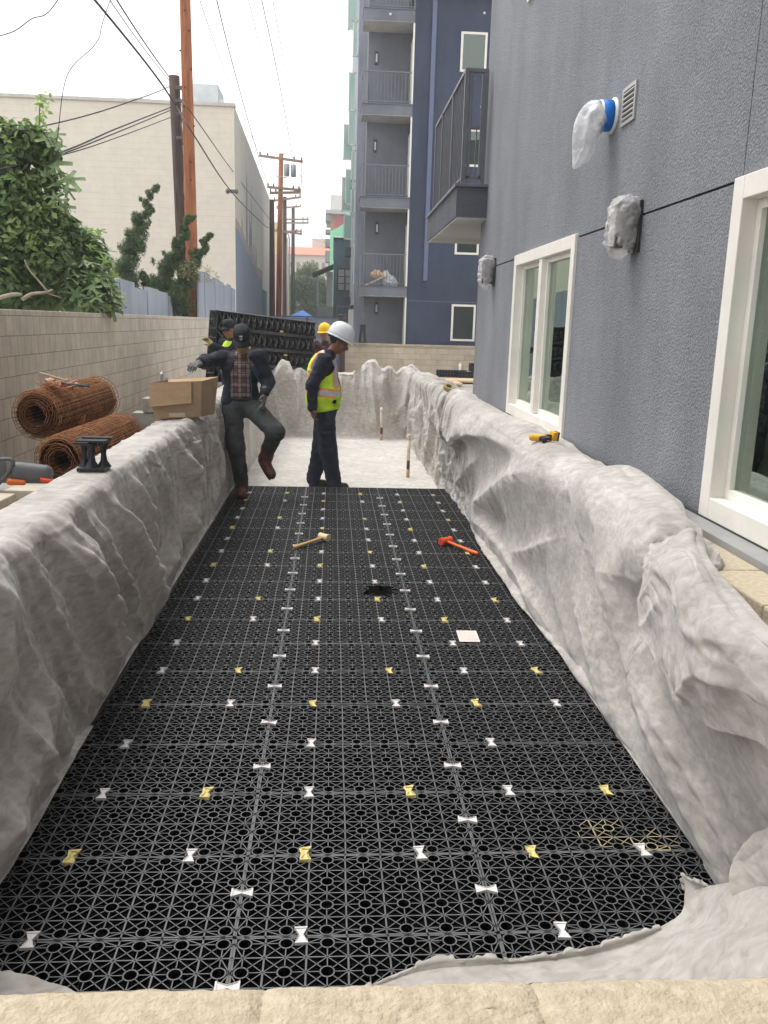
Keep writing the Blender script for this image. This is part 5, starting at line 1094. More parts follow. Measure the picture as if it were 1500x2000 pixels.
G = drape(G, colB, [(.10,.11,.05,45,.08,.02),(.045,.03,.02,22,.10,.015),(.02,.01,.01,8,.08,.02)], 31, (420,260))
o = sheet('fabric_drape', G, M_fabB, thick=.006, flip=True); tag(o, 'light grey geotextile sheet bunched over the far end wall of the pit', 'fabric sheet', 'grey geotextile sheets')
# floor sheet beyond the crates, and under them along the edges
X_, Y_ = np.meshgrid(np.linspace(-1.19,1.38,200), np.linspace(9.38,14.75,300), indexing='ij')
Z_ = -.121+.010*fbm(np.stack([X_*2,Y_*2,0*X_],-1),3,5)+.022*np.clip(crumple(X_*1.6,Y_*1.0,60,4),-.3,1)
for f in [([(.2,13.3),(.9,12.9),(1.3,12.4)],.05,.06,.2,2),([(0,11.9),(.45,11.85)],.02,.03,.08,2),([(-.6,13.6),(.2,14.0),(.8,13.9)],.05,.08,.2,2),([(.7,10.3),(1.0,10.25),(1.3,10.1)],.03,.03,.08,2),([(-.9,11),(-.5,11.4),(-.1,11.3)],.02,.05,.1,2)]: Z_ += ridge(X_, Y_, *f)
def colF(Q): Q = Q.copy(); Q[...,2] = np.maximum(Q[...,2], -.123); return Q
P = drape(np.stack([X_,Y_,Z_],-1), colF, [(.07,.012,.012,24,.2,.04),(.035,.010,.010,20,.08,.03)], 41, (220,420))
o = sheet('floor_fabric', P, M_fabF, thick=.005); tag(o, 'pale geotextile sheet lying flat on the pit floor beyond the black crates', 'fabric sheet', 'grey geotextile sheets')
def patch(ctrl, nu, nv): return catmull(catmull(np.array(ctrl,float), nu, 0), nv, 1)
# pale strip of the lower sheet showing between the left drape and the crates
ysx = np.linspace(1.0,9.4,400); C = np.array([[(-1.185,y,.10),(-1.125+.012*math.sin(y*2.1),y,.055),(-1.08,y,.012),(-1.058-.012*math.sin(y*1.3)-.008*math.sin(y*3.7+1)-(.03 if y > 3.6 else 0),y,.008)] for y in ysx]); P = catmull(C, 24, 1); P[...,2] += .004*vnoise(P*14,3)
o = sheet('under_sheet', P, M_fabF, thick=.004, flip=True); tag(o, 'pale edge of the lower geotextile sheet between the left drape and the crates', 'fabric sheet', 'grey geotextile sheets')
P_ = patch([[(1.40,y,.16),(1.345-.03*w,y,.075),(1.325-.075*w,y,.035),(1.33-.05*w,y,.012)] for y,w in ((3.4,-.6),(4.0,.1),(4.6,.5),(5.2,.8),(5.8,1),(6.4,1),(7.0,.8),(7.6,.0))], 200, 30); P_ = P_+gridnormals(P_)*(.02*crumple(P_[...,1]*2,P_[...,0]*4,9,3))[...,None]; P_[...,2] = np.maximum(P_[...,2], .012)
o = sheet('under_sheet', P_, M_fabR, thick=.006, flip=True); tag(o, 'rolled lower lip of fabric lying on the crates beside the orange mallet', 'fabric sheet', 'grey geotextile sheets')
# near right flap that rises from the crates to the ledge
ctrl = [
 [(-.30,.93,.78),(-.22,1.25,.46),(-.14,1.58,.17),(-.08,1.80,.02),(-.04,1.90,.02)],
 [(.0,.93,.82),(.05,1.28,.48),(.12,1.75,.14),(.18,1.98,.02),(.20,2.04,.028)],
 [(.28,.93,.86),(.30,1.30,.48),(.34,1.75,.14),(.36,2.02,.02),(.36,2.085,.030)],
 [(.55,.98,.90),(.56,1.35,.45),(.58,1.80,.13),(.60,2.05,.02),(.61,2.09,.03)],
 [(.80,.96,.88),(.82,1.40,.42),(.86,1.85,.13),(.89,2.10,.03),(.90,2.15,.04)],
 [(1.0,.96,.86),(1.03,1.45,.44),(1.07,1.90,.22),(1.10,2.17,.09),(1.10,2.23,.07)],
 [(1.16,.96,.86),(1.16,1.45,.50),(1.16,1.90,.32),(1.15,2.20,.15),(1.12,2.29,.155)],
 [(1.34,.96,.86),(1.30,1.45,.56),(1.26,1.90,.40),(1.24,2.15,.22),(1.21,2.20,.16)],
 [(1.42,.96,.86),(1.40,1.45,.62),(1.36,1.85,.50),(1.33,2.03,.36),(1.29,2.10,.32)]]
P = patch(ctrl, 300, 200); U_, V_ = P[...,0], P[...,1]
P = P+gridnormals(P)*(.018*crumple(U_*2.2,V_*2,15,3)+.006*crumple(U_*8,V_*7,16,2)+ridge(U_,V_,[(1.02,2.2),(1.08,1.8),(1.15,1.4)],.035,.03,.10,2))[...,None]
P[:,-8:,2] += .004*vnoise(P[:,-8:]*20,5); P[...,2] = np.maximum(P[...,2], .010)
def colN(Q): Q = Q.copy(); Q[...,2] = np.maximum(Q[...,2], .010); return Q
P = drape(P, colN, [(.06,.02,.014,20,.2,.04),(.025,.014,.014,14,.12,.04)], 51, (340,220))
P[:,-1,1] += .012*vnoise(P[:,-1]*25,2)+.006*vnoise(P[:,-1]*70,4)
o = sheet('fabric_flap', P, M_flap, thick=.008); tag(o, 'loose grey fabric flap in the right foreground with a torn upturned corner', 'fabric flap')
ctrl = [[(1.19,2.05,.20),(1.18,2.10,.25),(1.20,2.13,.31),(1.23,2.12,.33)],[(1.24,2.0,.28),(1.24,2.06,.35),(1.25,2.09,.42),(1.28,2.08,.43)],[(1.28,1.8,.40),(1.26,1.86,.48),(1.27,1.90,.55),(1.31,1.90,.56)],[(1.30,1.55,.50),(1.27,1.60,.56),(1.27,1.65,.62),(1.31,1.66,.63)],[(1.30,1.3,.60),(1.27,1.33,.64),(1.27,1.38,.69),(1.31,1.40,.70)]]
P = patch(ctrl, 140, 60); P = P+gridnormals(P)*(.010*crumple(P[...,1]*6,P[...,2]*6,25,3))[...,None]; P[:,-1] += .008*np.stack([vnoise(P[:,-1]*30,q) for q in (1,2,3)],-1)
o = sheet('fabric_flap', P, M_flap, thick=.007); tag(o, 'curled frayed fabric edge standing up behind the near right flap', 'fabric flap')
# near left flap
ctrl = [[(-1.16,1.2,.7),(-1.14,1.6,.35),(-1.10,1.95,.06),(-1.06,2.16,.012)],[(-.95,1.15,.6),(-.95,1.55,.22),(-.92,1.9,.03),(-.90,2.085,.011)],[(-.80,1.15,.5),(-.80,1.5,.15),(-.79,1.8,.02),(-.775,2.055,.011)],[(-.66,1.1,.4),(-.65,1.4,.12),(-.63,1.7,.02),(-.61,1.95,.011)],[(-.55,1.1,.3),(-.54,1.3,.10),(-.52,1.6,.02),(-.50,1.78,.011)]]
P = patch(ctrl, 160, 120); P[...,2] += .008*crumple(P[...,0]*4,P[...,1]*3,35,3)+.004; P[:,-1,1] += .006*vnoise(P[:,-1]*40,2); P[...,2] = np.maximum(P[...,2], .010)
o = sheet('fabric_flap', P, M_flap, thick=.006); tag(o, 'small dull grey fabric corner at the bottom left of the crate deck', 'fabric flap')
# upper lobe folded over the right wall near the camera
ctrl = [
 [(1.36,3.30,.99),(1.27,3.22,.99),(1.19,3.10,.86),(1.19,3.00,.72)],
 [(1.33,2.9,1.02),(1.23,2.86,1.04),(1.15,2.80,.90),(1.16,2.72,.67)],
 [(1.28,2.6,1.03),(1.19,2.57,1.05),(1.12,2.52,.90),(1.14,2.45,.65)],
 [(1.24,2.3,1.02),(1.16,2.28,1.05),(1.10,2.26,.92),(1.13,2.20,.70)],
 [(1.22,2.0,1.02),(1.15,2.0,1.05),(1.11,2.0,.93),(1.15,1.98,.76)],
 [(1.22,1.5,1.02),(1.16,1.5,1.05),(1.13,1.5,.94),(1.18,1.5,.80)]]
P = patch(ctrl, 260, 160); Nn = gridnormals(P); Nn *= np.sign((Nn*np.array([-.6,0,.8])).sum(-1,keepdims=True)); u, v = np.meshgrid(np.linspace(0,5,260), np.linspace(0,3,160), indexing='ij')
P = P+Nn*(.035*crumple(P[...,1]*1.6,v*.5,45,2)+ridge(u,v,[(.2,1.6),(1.5,1.5),(2.6,1.9),(4,1.4)],.035,.15,.45,2)+ridge(u,v,[(2.0,2.9),(2.8,2.4),(3.8,2.3)],.05,.1,.3,2))[...,None]
P = drape(P, lambda Q: Q, [(.09,.11,.09,24,.10,.05),(.04,.03,.03,12,.10,.05),(.018,.008,.008,6,.08,.05)], 61, (360,200), pin='v0u')
o = sheet('fabric_lobe', P, M_fabR, thick=.006, flip=False); tag(o, 'thick rumpled fabric fold hanging from the right wall at the photo edge', 'fabric sheet', 'grey geotextile sheets')
# ------------------------------------------------------------------ things lying about
# mesh rolls: spiral of wires with long wires along the roll
M_rust = mat('rust_wire', (.23,.095,.04), .85, .3, 9, .3, 60, col2=(.46,.22,.09))
def mesh_roll(c0, c1, rad, label, seed):
    c0 = np.array(c0,float); c1 = np.array(c1,float); ax = c1-c0; L = np.linalg.norm(ax); ax /= L; a = np.cross(ax,[0,0,1]); a /= np.linalg.norm(a); u = np.cross(a,ax)
    r = np.random.default_rng(seed); e = empty('wire_mesh_roll', tuple((c0+c1)/2-np.array([0,0,rad])), label, 'mesh roll', 'rusty wire mesh rolls')
    layers = 7; R_ = np.linspace(rad*.42, rad, layers)
    b = MB(); n = 17
    for k in range(n):
        f = k/(n-1)
        ls = range(layers) if k in (0,1,n-1) else (layers-3,layers-2,layers-1)
        for l in ls:
            t = np.linspace(0,2*np.pi,40); rr = R_[l]+(rad-rad*.42)/layers*t/(2*np.pi)*.9+.004*r.normal(size=40)*.6; p = c0+ax*(L*f+.012*r.normal())
            b.tube(p+np.outer(rr*np.cos(t),a)+np.outer(rr*np.sin(t),u)+np.outer(.006*r.normal(size=40),ax), .0031, 4, False)
    b.build('hoop_wires', M_rust, e)
    b = MB()
    for l, cnt in ((layers-1,44),(layers-2,40),(layers-3,30),(0,16),(2,18)):
        for k in range(cnt):
            t = k*2*np.pi/cnt+r.normal()*.03; q = []
            for f in np.linspace(-.01 if l else 0,1.01,6): rr = R_[l]+.004*r.normal(); q.append(c0+ax*L*f+a*rr*math.cos(t+.12*f)+u*rr*math.sin(t+.12*f))
            b.tube(q, .0030, 4, False)
    b.build('long_wires', M_rust, e)
    b = MB()
    for k in range(9):                                  # loose ends
        t = r.uniform(0,3.1); f = r.random(); p = c0+ax*L*f+a*rad*math.cos(t)+u*rad*math.sin(t); d = r.normal(size=3); d /= np.linalg.norm(d)
        b.tube([p, p+d*.07+u*.02, p+d*.15+ax*.05], .0026, 4, False)
    b.build('loose_wire', M_rust, e)
    # inner dark rolled layers
    b = MB(); t = np.linspace(0,2*np.pi*5,200); rr = np.linspace(rad*.45, rad*.93, 200); P0 = np.outer(rr*np.cos(t),a)+np.outer(rr*np.sin(t),u)
    V = np.vstack([c0+ax*.02+P0, c1-ax*.02+P0]); b.add(V, [(i,i+1,201+i,200+i) for i in range(199)])
    m = mat('rust_dark', (.10,.045,.02), .95, .4, 12, .5, 40, col2=(.22,.10,.045)); b.build('inner_layers', m, e)
mesh_roll((-2.62,7.7,.945),(-2.42,9.0,.99), .215, 'upper rusty wire mesh roll lying on the other, beside the block wall', 1)
mesh_roll((-2.20,6.95,.66),(-2.02,8.35,.70), .205, 'lower rusty wire mesh roll with dark hollow end behind the black plastic piece', 2)
# soil and tie wire bundle on top of upper roll
M_cop = mat('copper_wire', (.60,.30,.17), .35, .2, 20, .1, 20, metal=.5)
e = empty('tie_wire_bundle', (-2.42,7.95,1.16), 'bundle of copper tie wire with pliers on top of the upper mesh roll', 'tie wire')
r = np.random.default_rng(9); b = MB()
for k in range(26):
    t = np.linspace(0, r.uniform(3,6.2), 16)+r.uniform(0,6); rr = r.uniform(.03,.075); c = np.array([-2.44,7.92,1.20])+r.normal(size=3)*[.07,.05,.014]; ex = r.uniform(.8,1.9)
    b.tube(c+np.stack([rr*ex*np.cos(t),rr*np.sin(t),.025*np.sin(t*1.5)+.012*np.cos(t*2)],1), .004, 5)
b.build('wire_coil', M_cop, e, smooth=True)
sdf_mesh('crumpled_wrap', [('e',(-2.52,7.88,1.21),(.08,.05,.05),(0,.4,.3)),('e',(-2.40,7.92,1.205),(.07,.05,.035),None),('e',(-2.30,7.86,1.19),(.03,.04,.05),None)], .009, .02, mat('copper_foil', (.62,.36,.24), .45, .2, 14, .8, 25, metal=.3), e, disp=lambda G: .016*ridged(G*28,3))
b = MB(); b.tube([(-2.62,7.85,1.31),(-2.55,7.86,1.285),(-2.44,7.9,1.25),(-2.36,7.9,1.22)], [.008,.011,.011,.008], 8); b.build('wood_handle', mat('handle_wood', (.55,.42,.25), .6, .1), e, smooth=True)
b = MB(); b.tube([(-2.42,7.82,1.225),(-2.33,7.82,1.212),(-2.18,7.86,1.195)], [.012,.014,.008], 8); b.tube([(-2.40,7.84,1.23),(-2.33,7.85,1.22),(-2.2,7.90,1.20)], [.010,.011,.006], 8); b.build('pliers', mat('tool_grey', (.10,.10,.11), .4, .2), e, smooth=True)
# black drainage side piece standing on the left drape
e = empty('crate_leg_piece', (-1.27,4.62,1.0), 'black plastic crate leg piece standing on the left fabric covered wall', 'crate part')
e.scale = (.86,.86,.86); cx, cy, z0 = -1.285, 4.62, 1.0; b = MB()
b.box((cx,cy,z0+.012), (.17,.16,.024)); b.build('foot', M_blk2 := mat('black_gloss', (.016,.018,.022), .35, .25, 8, .1, 40), e, bevel=.004)
b = MB()
for dx, w0, w1 in ((-.058,.030,.042),(0,.034,.05),(.060,.030,.046)):
    b.lathe([(w1,.02),(w0*.72,.06),(w0*.55,.10),(w0*.72,.145),(w1*.95,.178)], (cx+dx,cy+(.02 if dx else -.035),z0), 14)
b.build('column', M_blk2, e, smooth=True)
b = MB(); b.box((cx,cy-.01,z0+.186), (.185,.10,.018)); b.box((cx+.02,cy+.05,z0+.198), (.18,.05,.014))
for i in range(7): b.box((cx+.0+i*.014,cy-.065,z0+.172), (.005,.014,.026))
b.box((cx-.05,cy-.06,z0+.178), (.09,.05,.016)); b.build('top_rail', M_blk2, e, bevel=.003)
# cardboard box on the left drape
M_card = mat('cardboard', (.47,.315,.19), .85, .10, 5, .25, 40, stretch=(1,1,3)); M_card2 = mat('cardboard_dark', (.36,.25,.15), .85, .15, 6, .35, 12)
e = empty('cardboard_box', (-1.28,7.25,1.01), 'open brown cardboard box sitting on the left fabric covered wall', 'box'); e.rotation_euler = (0,0,0)
z0 = 1.005; A = np.array([(-1.47,7.02),(-1.07,7.10),(-1.00,7.52),(-1.42,7.46)]); zt = [1.30,1.32,1.33,1.30]
b = MB(); T = [(x+.004*i,y,zt[i]) for i,(x,y) in enumerate(A)]; B_ = [(A[0][0]+.03,A[0][1],z0),(A[1][0]-.045,A[1][1],z0),(A[2][0]-.03,A[2][1],z0+.0),(A[3][0],A[3][1],z0)]; B_[1] = (A[1][0]-.01,A[1][1],z0+.02)
def wallq(b, p, q, p2, q2, th=.006, n=14, seed=0, amp=.006):
    p, q, p2, q2 = map(lambda v: np.array(v,float), (p,q,p2,q2)); u = np.linspace(0,1,n)[:,None,None]; v = np.linspace(0,1,n)[None,:,None]
    G = (p*(1-u)+q*u)*(1-v)+(p2*(1-u)+q2*u)*v; nn = np.cross(q-p,p2-p); nn /= np.linalg.norm(nn); G = G+nn*(amp*vnoise(G*11,seed)*np.sin(np.pi*u)[...,0]*np.sin(np.pi*v*.9+.1)[...,0])[...,None]
    idx = np.arange(n*n).reshape(n,n); F = np.stack([idx[:-1,:-1],idx[1:,:-1],idx[1:,1:],idx[:-1,1:]],-1).reshape(-1,4); k = n*n
    F2 = [tuple(f) for f in F]+[tuple(int(x)+k for x in f[::-1]) for f in F]
    for ring in (idx[0],idx[-1],idx[:,0],idx[:,-1]): F2 += [(int(ring[i]),int(ring[i+1]),int(ring[i+1])+k,int(ring[i])+k) for i in range(n-1)]
    b.add(np.vstack([G.reshape(-1,3),(G+nn*th).reshape(-1,3)]), F2)
for i in range(4): j = (i+1)%4; wallq(b, B_[i], B_[j], T[i], T[j], seed=i, amp=.012)
b.add(B_, [(0,1,2,3)]); b.build('carton', M_card2, e, smooth=False)
b = MB(); q0, q1 = np.array(T[0]), np.array(T[1]); o_ = np.array([.0,-.012,0]); wallq(b, q0+o_+(0,-.03,-.19), q0+(q1-q0)*.80+o_+(0,-.02,-.175), q0+o_+(0,0,.002), q0+(q1-q0)*.80+o_+(0,0,.002), seed=8, amp=.003); b.build('front_flap', M_card, e)
b = MB(); wallq(b, np.array(T[3]), np.array(T[2]), np.array(T[3])+(.02,-.10,-.05), np.array(T[2])+(-.03,-.10,-.06), seed=9, amp=.004); wallq(b, np.array(T[1]), np.array(T[2]), np.array(T[1])+(-.02,.02,-.17), np.array(T[2])+(-.02,0,-.17), seed=10, amp=.004); b.build('inner_flap', M_card, e)
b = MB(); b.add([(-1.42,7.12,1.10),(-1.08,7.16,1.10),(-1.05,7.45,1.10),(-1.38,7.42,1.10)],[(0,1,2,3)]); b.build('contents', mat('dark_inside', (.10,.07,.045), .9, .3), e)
b = MB(); b.box((-1.26,7.025,1.045), (.13,.006,.035), (0,0,.19)); b.build('packing_tape', mat('tape', (.45,.36,.26), .25, .1), e)
# grey blocks and a level behind the box
M_blockg = mat('grey_block', (.36,.35,.31), .95, .15, 10, .6, 70)
for i, (x,y,z,dx,dz,lab) in enumerate([(-1.72,8.6,.60,.5,.19,'bottom grey concrete block behind the cardboard box'),(-1.73,8.62,.80,.48,.19,'middle grey concrete block behind the cardboard box'),(-1.68,8.6,.97,.36,.14,'top grey concrete block behind the cardboard box')]):
    b = MB(); b.box((x,y,z), (dx,.20,dz)); 
    o = b.build('concrete_block', M_blockg, bevel=.006); tag(o, lab, 'block', 'grey blocks behind the box')
b = MB(); b.bb((-2.1,8.45,.30),(-1.4,8.75,.50)); tag(b.build('timber_bearer', mat('old_timber', (.24,.18,.12), .9, .2)), 'short timber bearer under the grey blocks behind the box', 'timber')
b = MB(); b.tube([(-1.66,8.5,1.045),(-1.665,8.5,1.28),(-1.66,8.52,1.30)], [.016,.016,.010], 8); b.tube([(-1.62,8.5,1.045),(-1.62,8.5,1.25)], .012, 8); b.box((-1.64,8.5,1.16),(.07,.02,.02)); tag(b.build('steel_prop', M_met), 'small grey steel prop standing just behind the cardboard box', 'prop')
# pavers stacked at the left edge and the saw on top
M_pav = mat('paver', (.44,.385,.29), .95, .12, 12, .5, 80, col2=(.56,.50,.40))
k = 0; pl = ['long topmost paver of the left edge stack','second paver from the top of the left edge stack','third paver from the top of the left edge stack','fourth paver from the top of the left edge stack','fifth paver down in the left edge stack']
for i in range(5):
    z = .95-.056*i; b = MB(); b.box((-1.72+.01*((i*7)%3),3.98+.012*((i*5)%3),z), (.42,.22,.050), (0,0,.03*((i*3)%4-1.5))); o = b.build('paver', M_pav, bevel=.005); tag(o, pl[i], 'paver', 'pavers stacked at the left edge')
for i in range(3):
    z = .928-.056*i; b = MB(); b.box((-1.50+.025*i,4.33,z), (.26,.14,.050), (0,0,.05*i)); o = b.build('paver', M_pav, bevel=.005); tag(o, ['top short paver behind the long paver stack','middle short paver behind the long paver stack','lowest short paver behind the long paver stack'][i], 'paver', 'pavers stacked at the left edge')
b = MB(); b.bb((-2.0,3.85,.3),(-1.43,4.45,.695)); tag(b.build('block_pallet', mat('pallet', (.3,.26,.2), .9, .2), bevel=.01), 'low pale support under the stacked pavers at the left edge', 'pallet')
e = empty('cutoff_saw', (-1.86,4.62,.93), 'orange and grey cut-off saw with a round disc guard behind the pavers', 'power saw')
e.scale = (.84,.84,.84)
M_sg = mat('saw_grey', (.13,.135,.14), .5, .15, 8, .1, 30); M_so = mat('saw_orange', (.75,.16,.03), .45, .12, 6)
b = MB(); rx2 = (math.pi/2,0,.25); b.lathe([(0,.0),(.155,.0),(.165,.02),(.16,.045),(.05,.06),(0,.06)], (-1.93,4.72,1.00), 36, rx2); b.build('disc_guard', mat('guard_grey', (.22,.225,.22), .5, .25, 8), e, smooth=True)
b = MB(); b.lathe([(0,.02),(.148,.02),(.148,.024),(0,.024)], (-1.93,4.71,.985), 36, rx2); b.build('cutting_disc', mat('disc', (.05,.05,.05), .7, .2), e)
sdf_mesh('engine_cover', [('c',(-1.66,4.66,1.0),(-1.50,4.68,.985),.052,.045),('c',(-1.66,4.66,.955),(-1.50,4.68,.95),.045,.04)], .007, .03, M_sg, e)
sdf_mesh('orange_housing', [('c',(-1.70,4.60,.930),(-1.62,4.61,.925),.022,.018)], .006, .02, M_so, e)
b = MB(); b.tube(catmull(np.array([(-1.78,4.62,1.07),(-1.70,4.62,1.075),(-1.68,4.62,1.05),(-1.71,4.62,.99),(-1.76,4.62,.93)]),16,0), .012, 8); b.tube([(-1.86,4.64,1.055),(-1.78,4.62,1.06)], .007, 6); b.build('front_handle', M_sg, e, smooth=True)
b = MB(); b.tube([(-1.52,4.63,.945),(-1.45,4.64,.925),(-1.40,4.66,.90)], [.016,.02,.014], 8); b.build('rear_grip', mat('saw_red', (.70,.06,.02), .45, .1), e, smooth=True)
b = MB(); b.bb((-2.15,4.52,.3),(-1.42,4.95,.86)); tag(b.build('block_pile', M_blockg, bevel=.02), 'grey block pile that carries the cut-off saw behind the pavers', 'block')
# mallets on the crates
def mallet(p, q, hr, hl, m1, m2, label, cat='mallet'):
    """handle from p to q; the head is at q"""
    p = np.array(p,float); q = np.array(q,float); e = empty('mallet', tuple(p), label, cat); d = (q-p)/np.linalg.norm(q-p); s = np.array([-d[1],d[0],0])
    b = MB(); b.tube([p,p+d*.02,p+(q-p)*.5,q], [.013,.016,.0125,.012], 10); b.build('handle', m1, e, smooth=True)
    b = MB(); b.tube([q-s*hl,q-s*hl*.93,q-s*hl*.5,q+s*hl*.5,q+s*hl*.93,q+s*hl], [hr*.86,hr,hr*.9,hr*.9,hr,hr*.86], 18); b.build('head', m2, e, smooth=False); return e
M_hw = mat('mallet_wood', (.62,.40,.16), .5, .15, 8, stretch=(1,1,1)); mallet((-.287,6.70,.018),(-.045,6.99,.034), .034, .050, M_hw, mat('mallet_pale', (.72,.58,.36), .55, .1), 'wooden mallet with a pale head lying on the crates left of centre')
M_or = mat('orange_rubber', (.72,.10,.03), .4, .12, 10); mallet((1.205,6.56,.018),(.985,6.90,.036), .036, .058, mat('orange_grip', (.85,.15,.04), .4, .06), M_or, 'orange rubber mallet lying on the crates by the right fabric')
# paper card with print
e = empty('paper_card', (.835,4.735,.004), 'square pale pink printed card lying on the crates', 'card')
M_pap = mat('paper_pink', (.78,.66,.60), .7, .04, 6)
b = MB(); b.box((.835,4.737,.0075), (.122,.185,.0015), (0,0,-.03)); b.build('paper', M_pap, e)
b = MB(); r = np.random.default_rng(3); 
for i in range(11):
    x = .785+i*.0095; y = 4.66
    while y < 4.80: l = r.uniform(.012,.05); b.box((x,y+l/2,.0088), (.0022,l,.0005), (0,0,-.03)); y += l+.008
b.build('print', mat('print_pink', (.50,.30,.27), .8), e)
# pvc stubs
M_pvc = mat('pvc_cream', (.72,.63,.45), .4, .1, 8); M_cap = mat('pvc_cap', (.80,.78,.74), .4, .05)
for x, y, h, lean, lab in ((1.005,10.78,.50,0,'near cream pvc pipe stub with a brown lower part, right of the pit floor'),(.861,14.35,.49,-.01,'far cream pvc pipe stub with a white cap by the end wall')):
    e = empty('pvc_pipe', (x,y,-.12), lab, 'pipe', 'pvc pipe stubs in the pit floor')
    b = MB(); b.tube([(x,y,-.12+h*.45),(x+lean,y,-.12+h)], .021, 14); b.build('upper_pipe', M_pvc, e, smooth=True)
    b = MB(); b.tube([(x,y,-.12+h*.22),(x,y,-.12+h*.45)], .0215, 14); b.build('brown_band', mat('primer', (.10,.05,.03), .5, .2), e, smooth=True)
    b = MB(); b.tube([(x,y,-.12),(x,y,-.12+h*.22)], .023, 14); b.build('lower_pipe', mat('pvc_tan', (.55,.36,.2), .5, .1), e, smooth=True)
    b = MB(); b.tube([(x+lean,y,-.12+h),(x+lean,y,-.06+h),(x+lean,y,-.055+h)], [.026,.026,.02], 14); b.build('cap', M_cap if y > 12 else M_pvc, e, smooth=True)
# cordless driver and tape roll on the right drape
M_yel = mat('tool_yellow', (.82,.42,.02), .4, .08, 8); M_tb = mat('tool_black', (.03,.03,.032), .5, .15)
dx, dy, dz = 1.40, 5.42, 1.135
e = empty('impact_driver', (dx,dy,dz-.05), 'yellow and black cordless impact driver lying on the right fabric pile', 'power tool')
e.scale = (.68,.68,.68)
sdf_mesh('motor_body', [('c',(dx-.11,dy+.03,dz),(dx-.02,dy-.01,dz+.005),.034,.036),('e',(dx-.13,dy+.035,dz),(.02,.03,.03),None)], .005, .02, M_yel, e)
sdf_mesh('grip', [('c',(dx-.02,dy-.0,dz),(dx+.01,dy-.07,dz-.015),.030,.028),('c',(dx-.05,dy-.04,dz+.0),(dx+.02,dy-.06,dz),.026,.024),('c',(dx-.04,dy+.0,dz+.02),(dx+.06,dy+.03,dz+.012),.020,.018)], .005, .02, M_tb, e)
b = MB(); b.box((dx+.085,dy+.04,dz+.015), (.055,.085,.085), (.1,.1,.3)); b.build('battery', M_yel, e, bevel=.008)
b = MB(); b.box((dx+.116,dy+.045,dz+.015), (.018,.088,.088), (.1,.1,.3)); b.build('battery_base', M_tb, e, bevel=.006)
b = MB(); b.box((dx-.02,dy-.085,dz-.012), (.07,.03,.05), (0,0,.15)); b.build('chuck', M_tb, e, bevel=.006); b = MB(); b.tube([(dx-.01,dy-.10,dz-.01),(dx+.05,dy-.16,dz-.025)], .004, 6); b.build('drill_bit', mat('bit_red', (.5,.12,.10), .4), e)
e = empty('tape_roll', (1.30,9.45,1.10), 'small roll of tan tape on the right fabric pile near the far end', 'tape')
b = MB(); b.lathe([(.035,0),(.062,0),(.062,.045),(.035,.045),(.035,0)], (1.30,9.45,1.125), 24, (.5,0,.4)); b.build('tape_ring', mat('tape_tan', (.45,.36,.18), .35, .15), e, smooth=False)
b = MB(); b.lathe([(.033,.002),(.035,.002),(.035,.043),(.033,.043)], (1.30,9.45,1.125), 24, (.5,0,.4)); b.build('core', M_card, e)
# black crates on boards behind
def flat_crate(c, d, rz, label):
    e = empty('crate_stack', (c[0],c[1],c[2]-d[2]/2), label, 'drainage crate'); b = MB(); Rz = rotm((0,0,rz)); c = np.array(c); 
    b.box(c, np.array(d)*[.96,.96,.9], Rz); b.build('core', M_blk, e); b = MB()
    for i in range(int(d[0]/.1)):
        b.box(c+Rz@np.array([-d[0]/2+.05+i*.1,-d[1]/2,0]), (.03,.02,d[2]), Rz)
    for z in (-d[2]/2,0,d[2]/2): b.box(c+Rz@np.array([0,-d[1]/2,z]), (d[0],.03,.03), Rz)
    b.build('rib', M_blk2, e)
flat_crate((4.15,31.8-2.2,.22), (1.0,.6,.22), 0, 'left low black crate lying on the ground before the block wall'); flat_crate((5.0,29.3,.20), (1.5,.6,.20), .1, 'middle flat black crate on the boards before the block wall'); flat_crate((5.35,30.0,.42), (1.0,.6,.30), 0, 'right taller black crate beside the grey building corner')
b = MB(); b.tube([(4.42,29.4,.1),(4.42,29.4,.55)], .05, 10); b.lathe([(.05,.5),(.02,.56),(.02,.62)], (4.42,29.4,0), 10); tag(b.build('spray_can', mat('can', (.7,.66,.6), .4, .1), smooth=True), 'small pale can standing between the black crates at the back', 'can')
# ------------------------------------------------------------------ people
def nrm(v): v = np.array(v, float); return v/(np.linalg.norm(v)+1e-9)
def A3(*v): return np.array(v, float)
def frame(fwd, up):
    f = nrm(fwd); s = nrm(np.cross(f, up)); u = np.cross(s, f); return np.stack([s, f, u], 1)   # columns: side, forward, up
def head_prims(c, fwd, up=(0,0,1), k=1.0):
    M = frame(fwd, up); W = lambda x,y,z: tuple(np.array(c)+M@np.array([x,y,z])*k); e = lambda p, r, b=.02: ('e', W(*p), tuple(q*k for q in r), M, b)
    P = [e((0,-.012,.030),(.076,.096,.092),.02), e((0,.030,-.030),(.060,.066,.082),.03), e((0,.058,-.090),(.030,.026,.024),.03), ('c',W(0,.088,.012),W(0,.112,-.026),.009,.015,.012),
         e((.050,.058,-.028),(.022,.020,.020),.02), e((-.050,.058,-.028),(.022,.020,.020),.02), e((0,.080,.035),(.056,.018,.014),.02), ('c',W(.020,.090,-.058),W(-.020,.090,-.058),.0085,.0085,.008),
         e((.078,-.005,-.005),(.010,.020,.032),.006), e((-.078,-.005,-.005),(.010,.020,.032),.006), e((.032,.094,.012),(.014,.012,.010),-.010), e((-.032,.094,.012),(.014,.012,.010),-.010)]
    return P, W, M
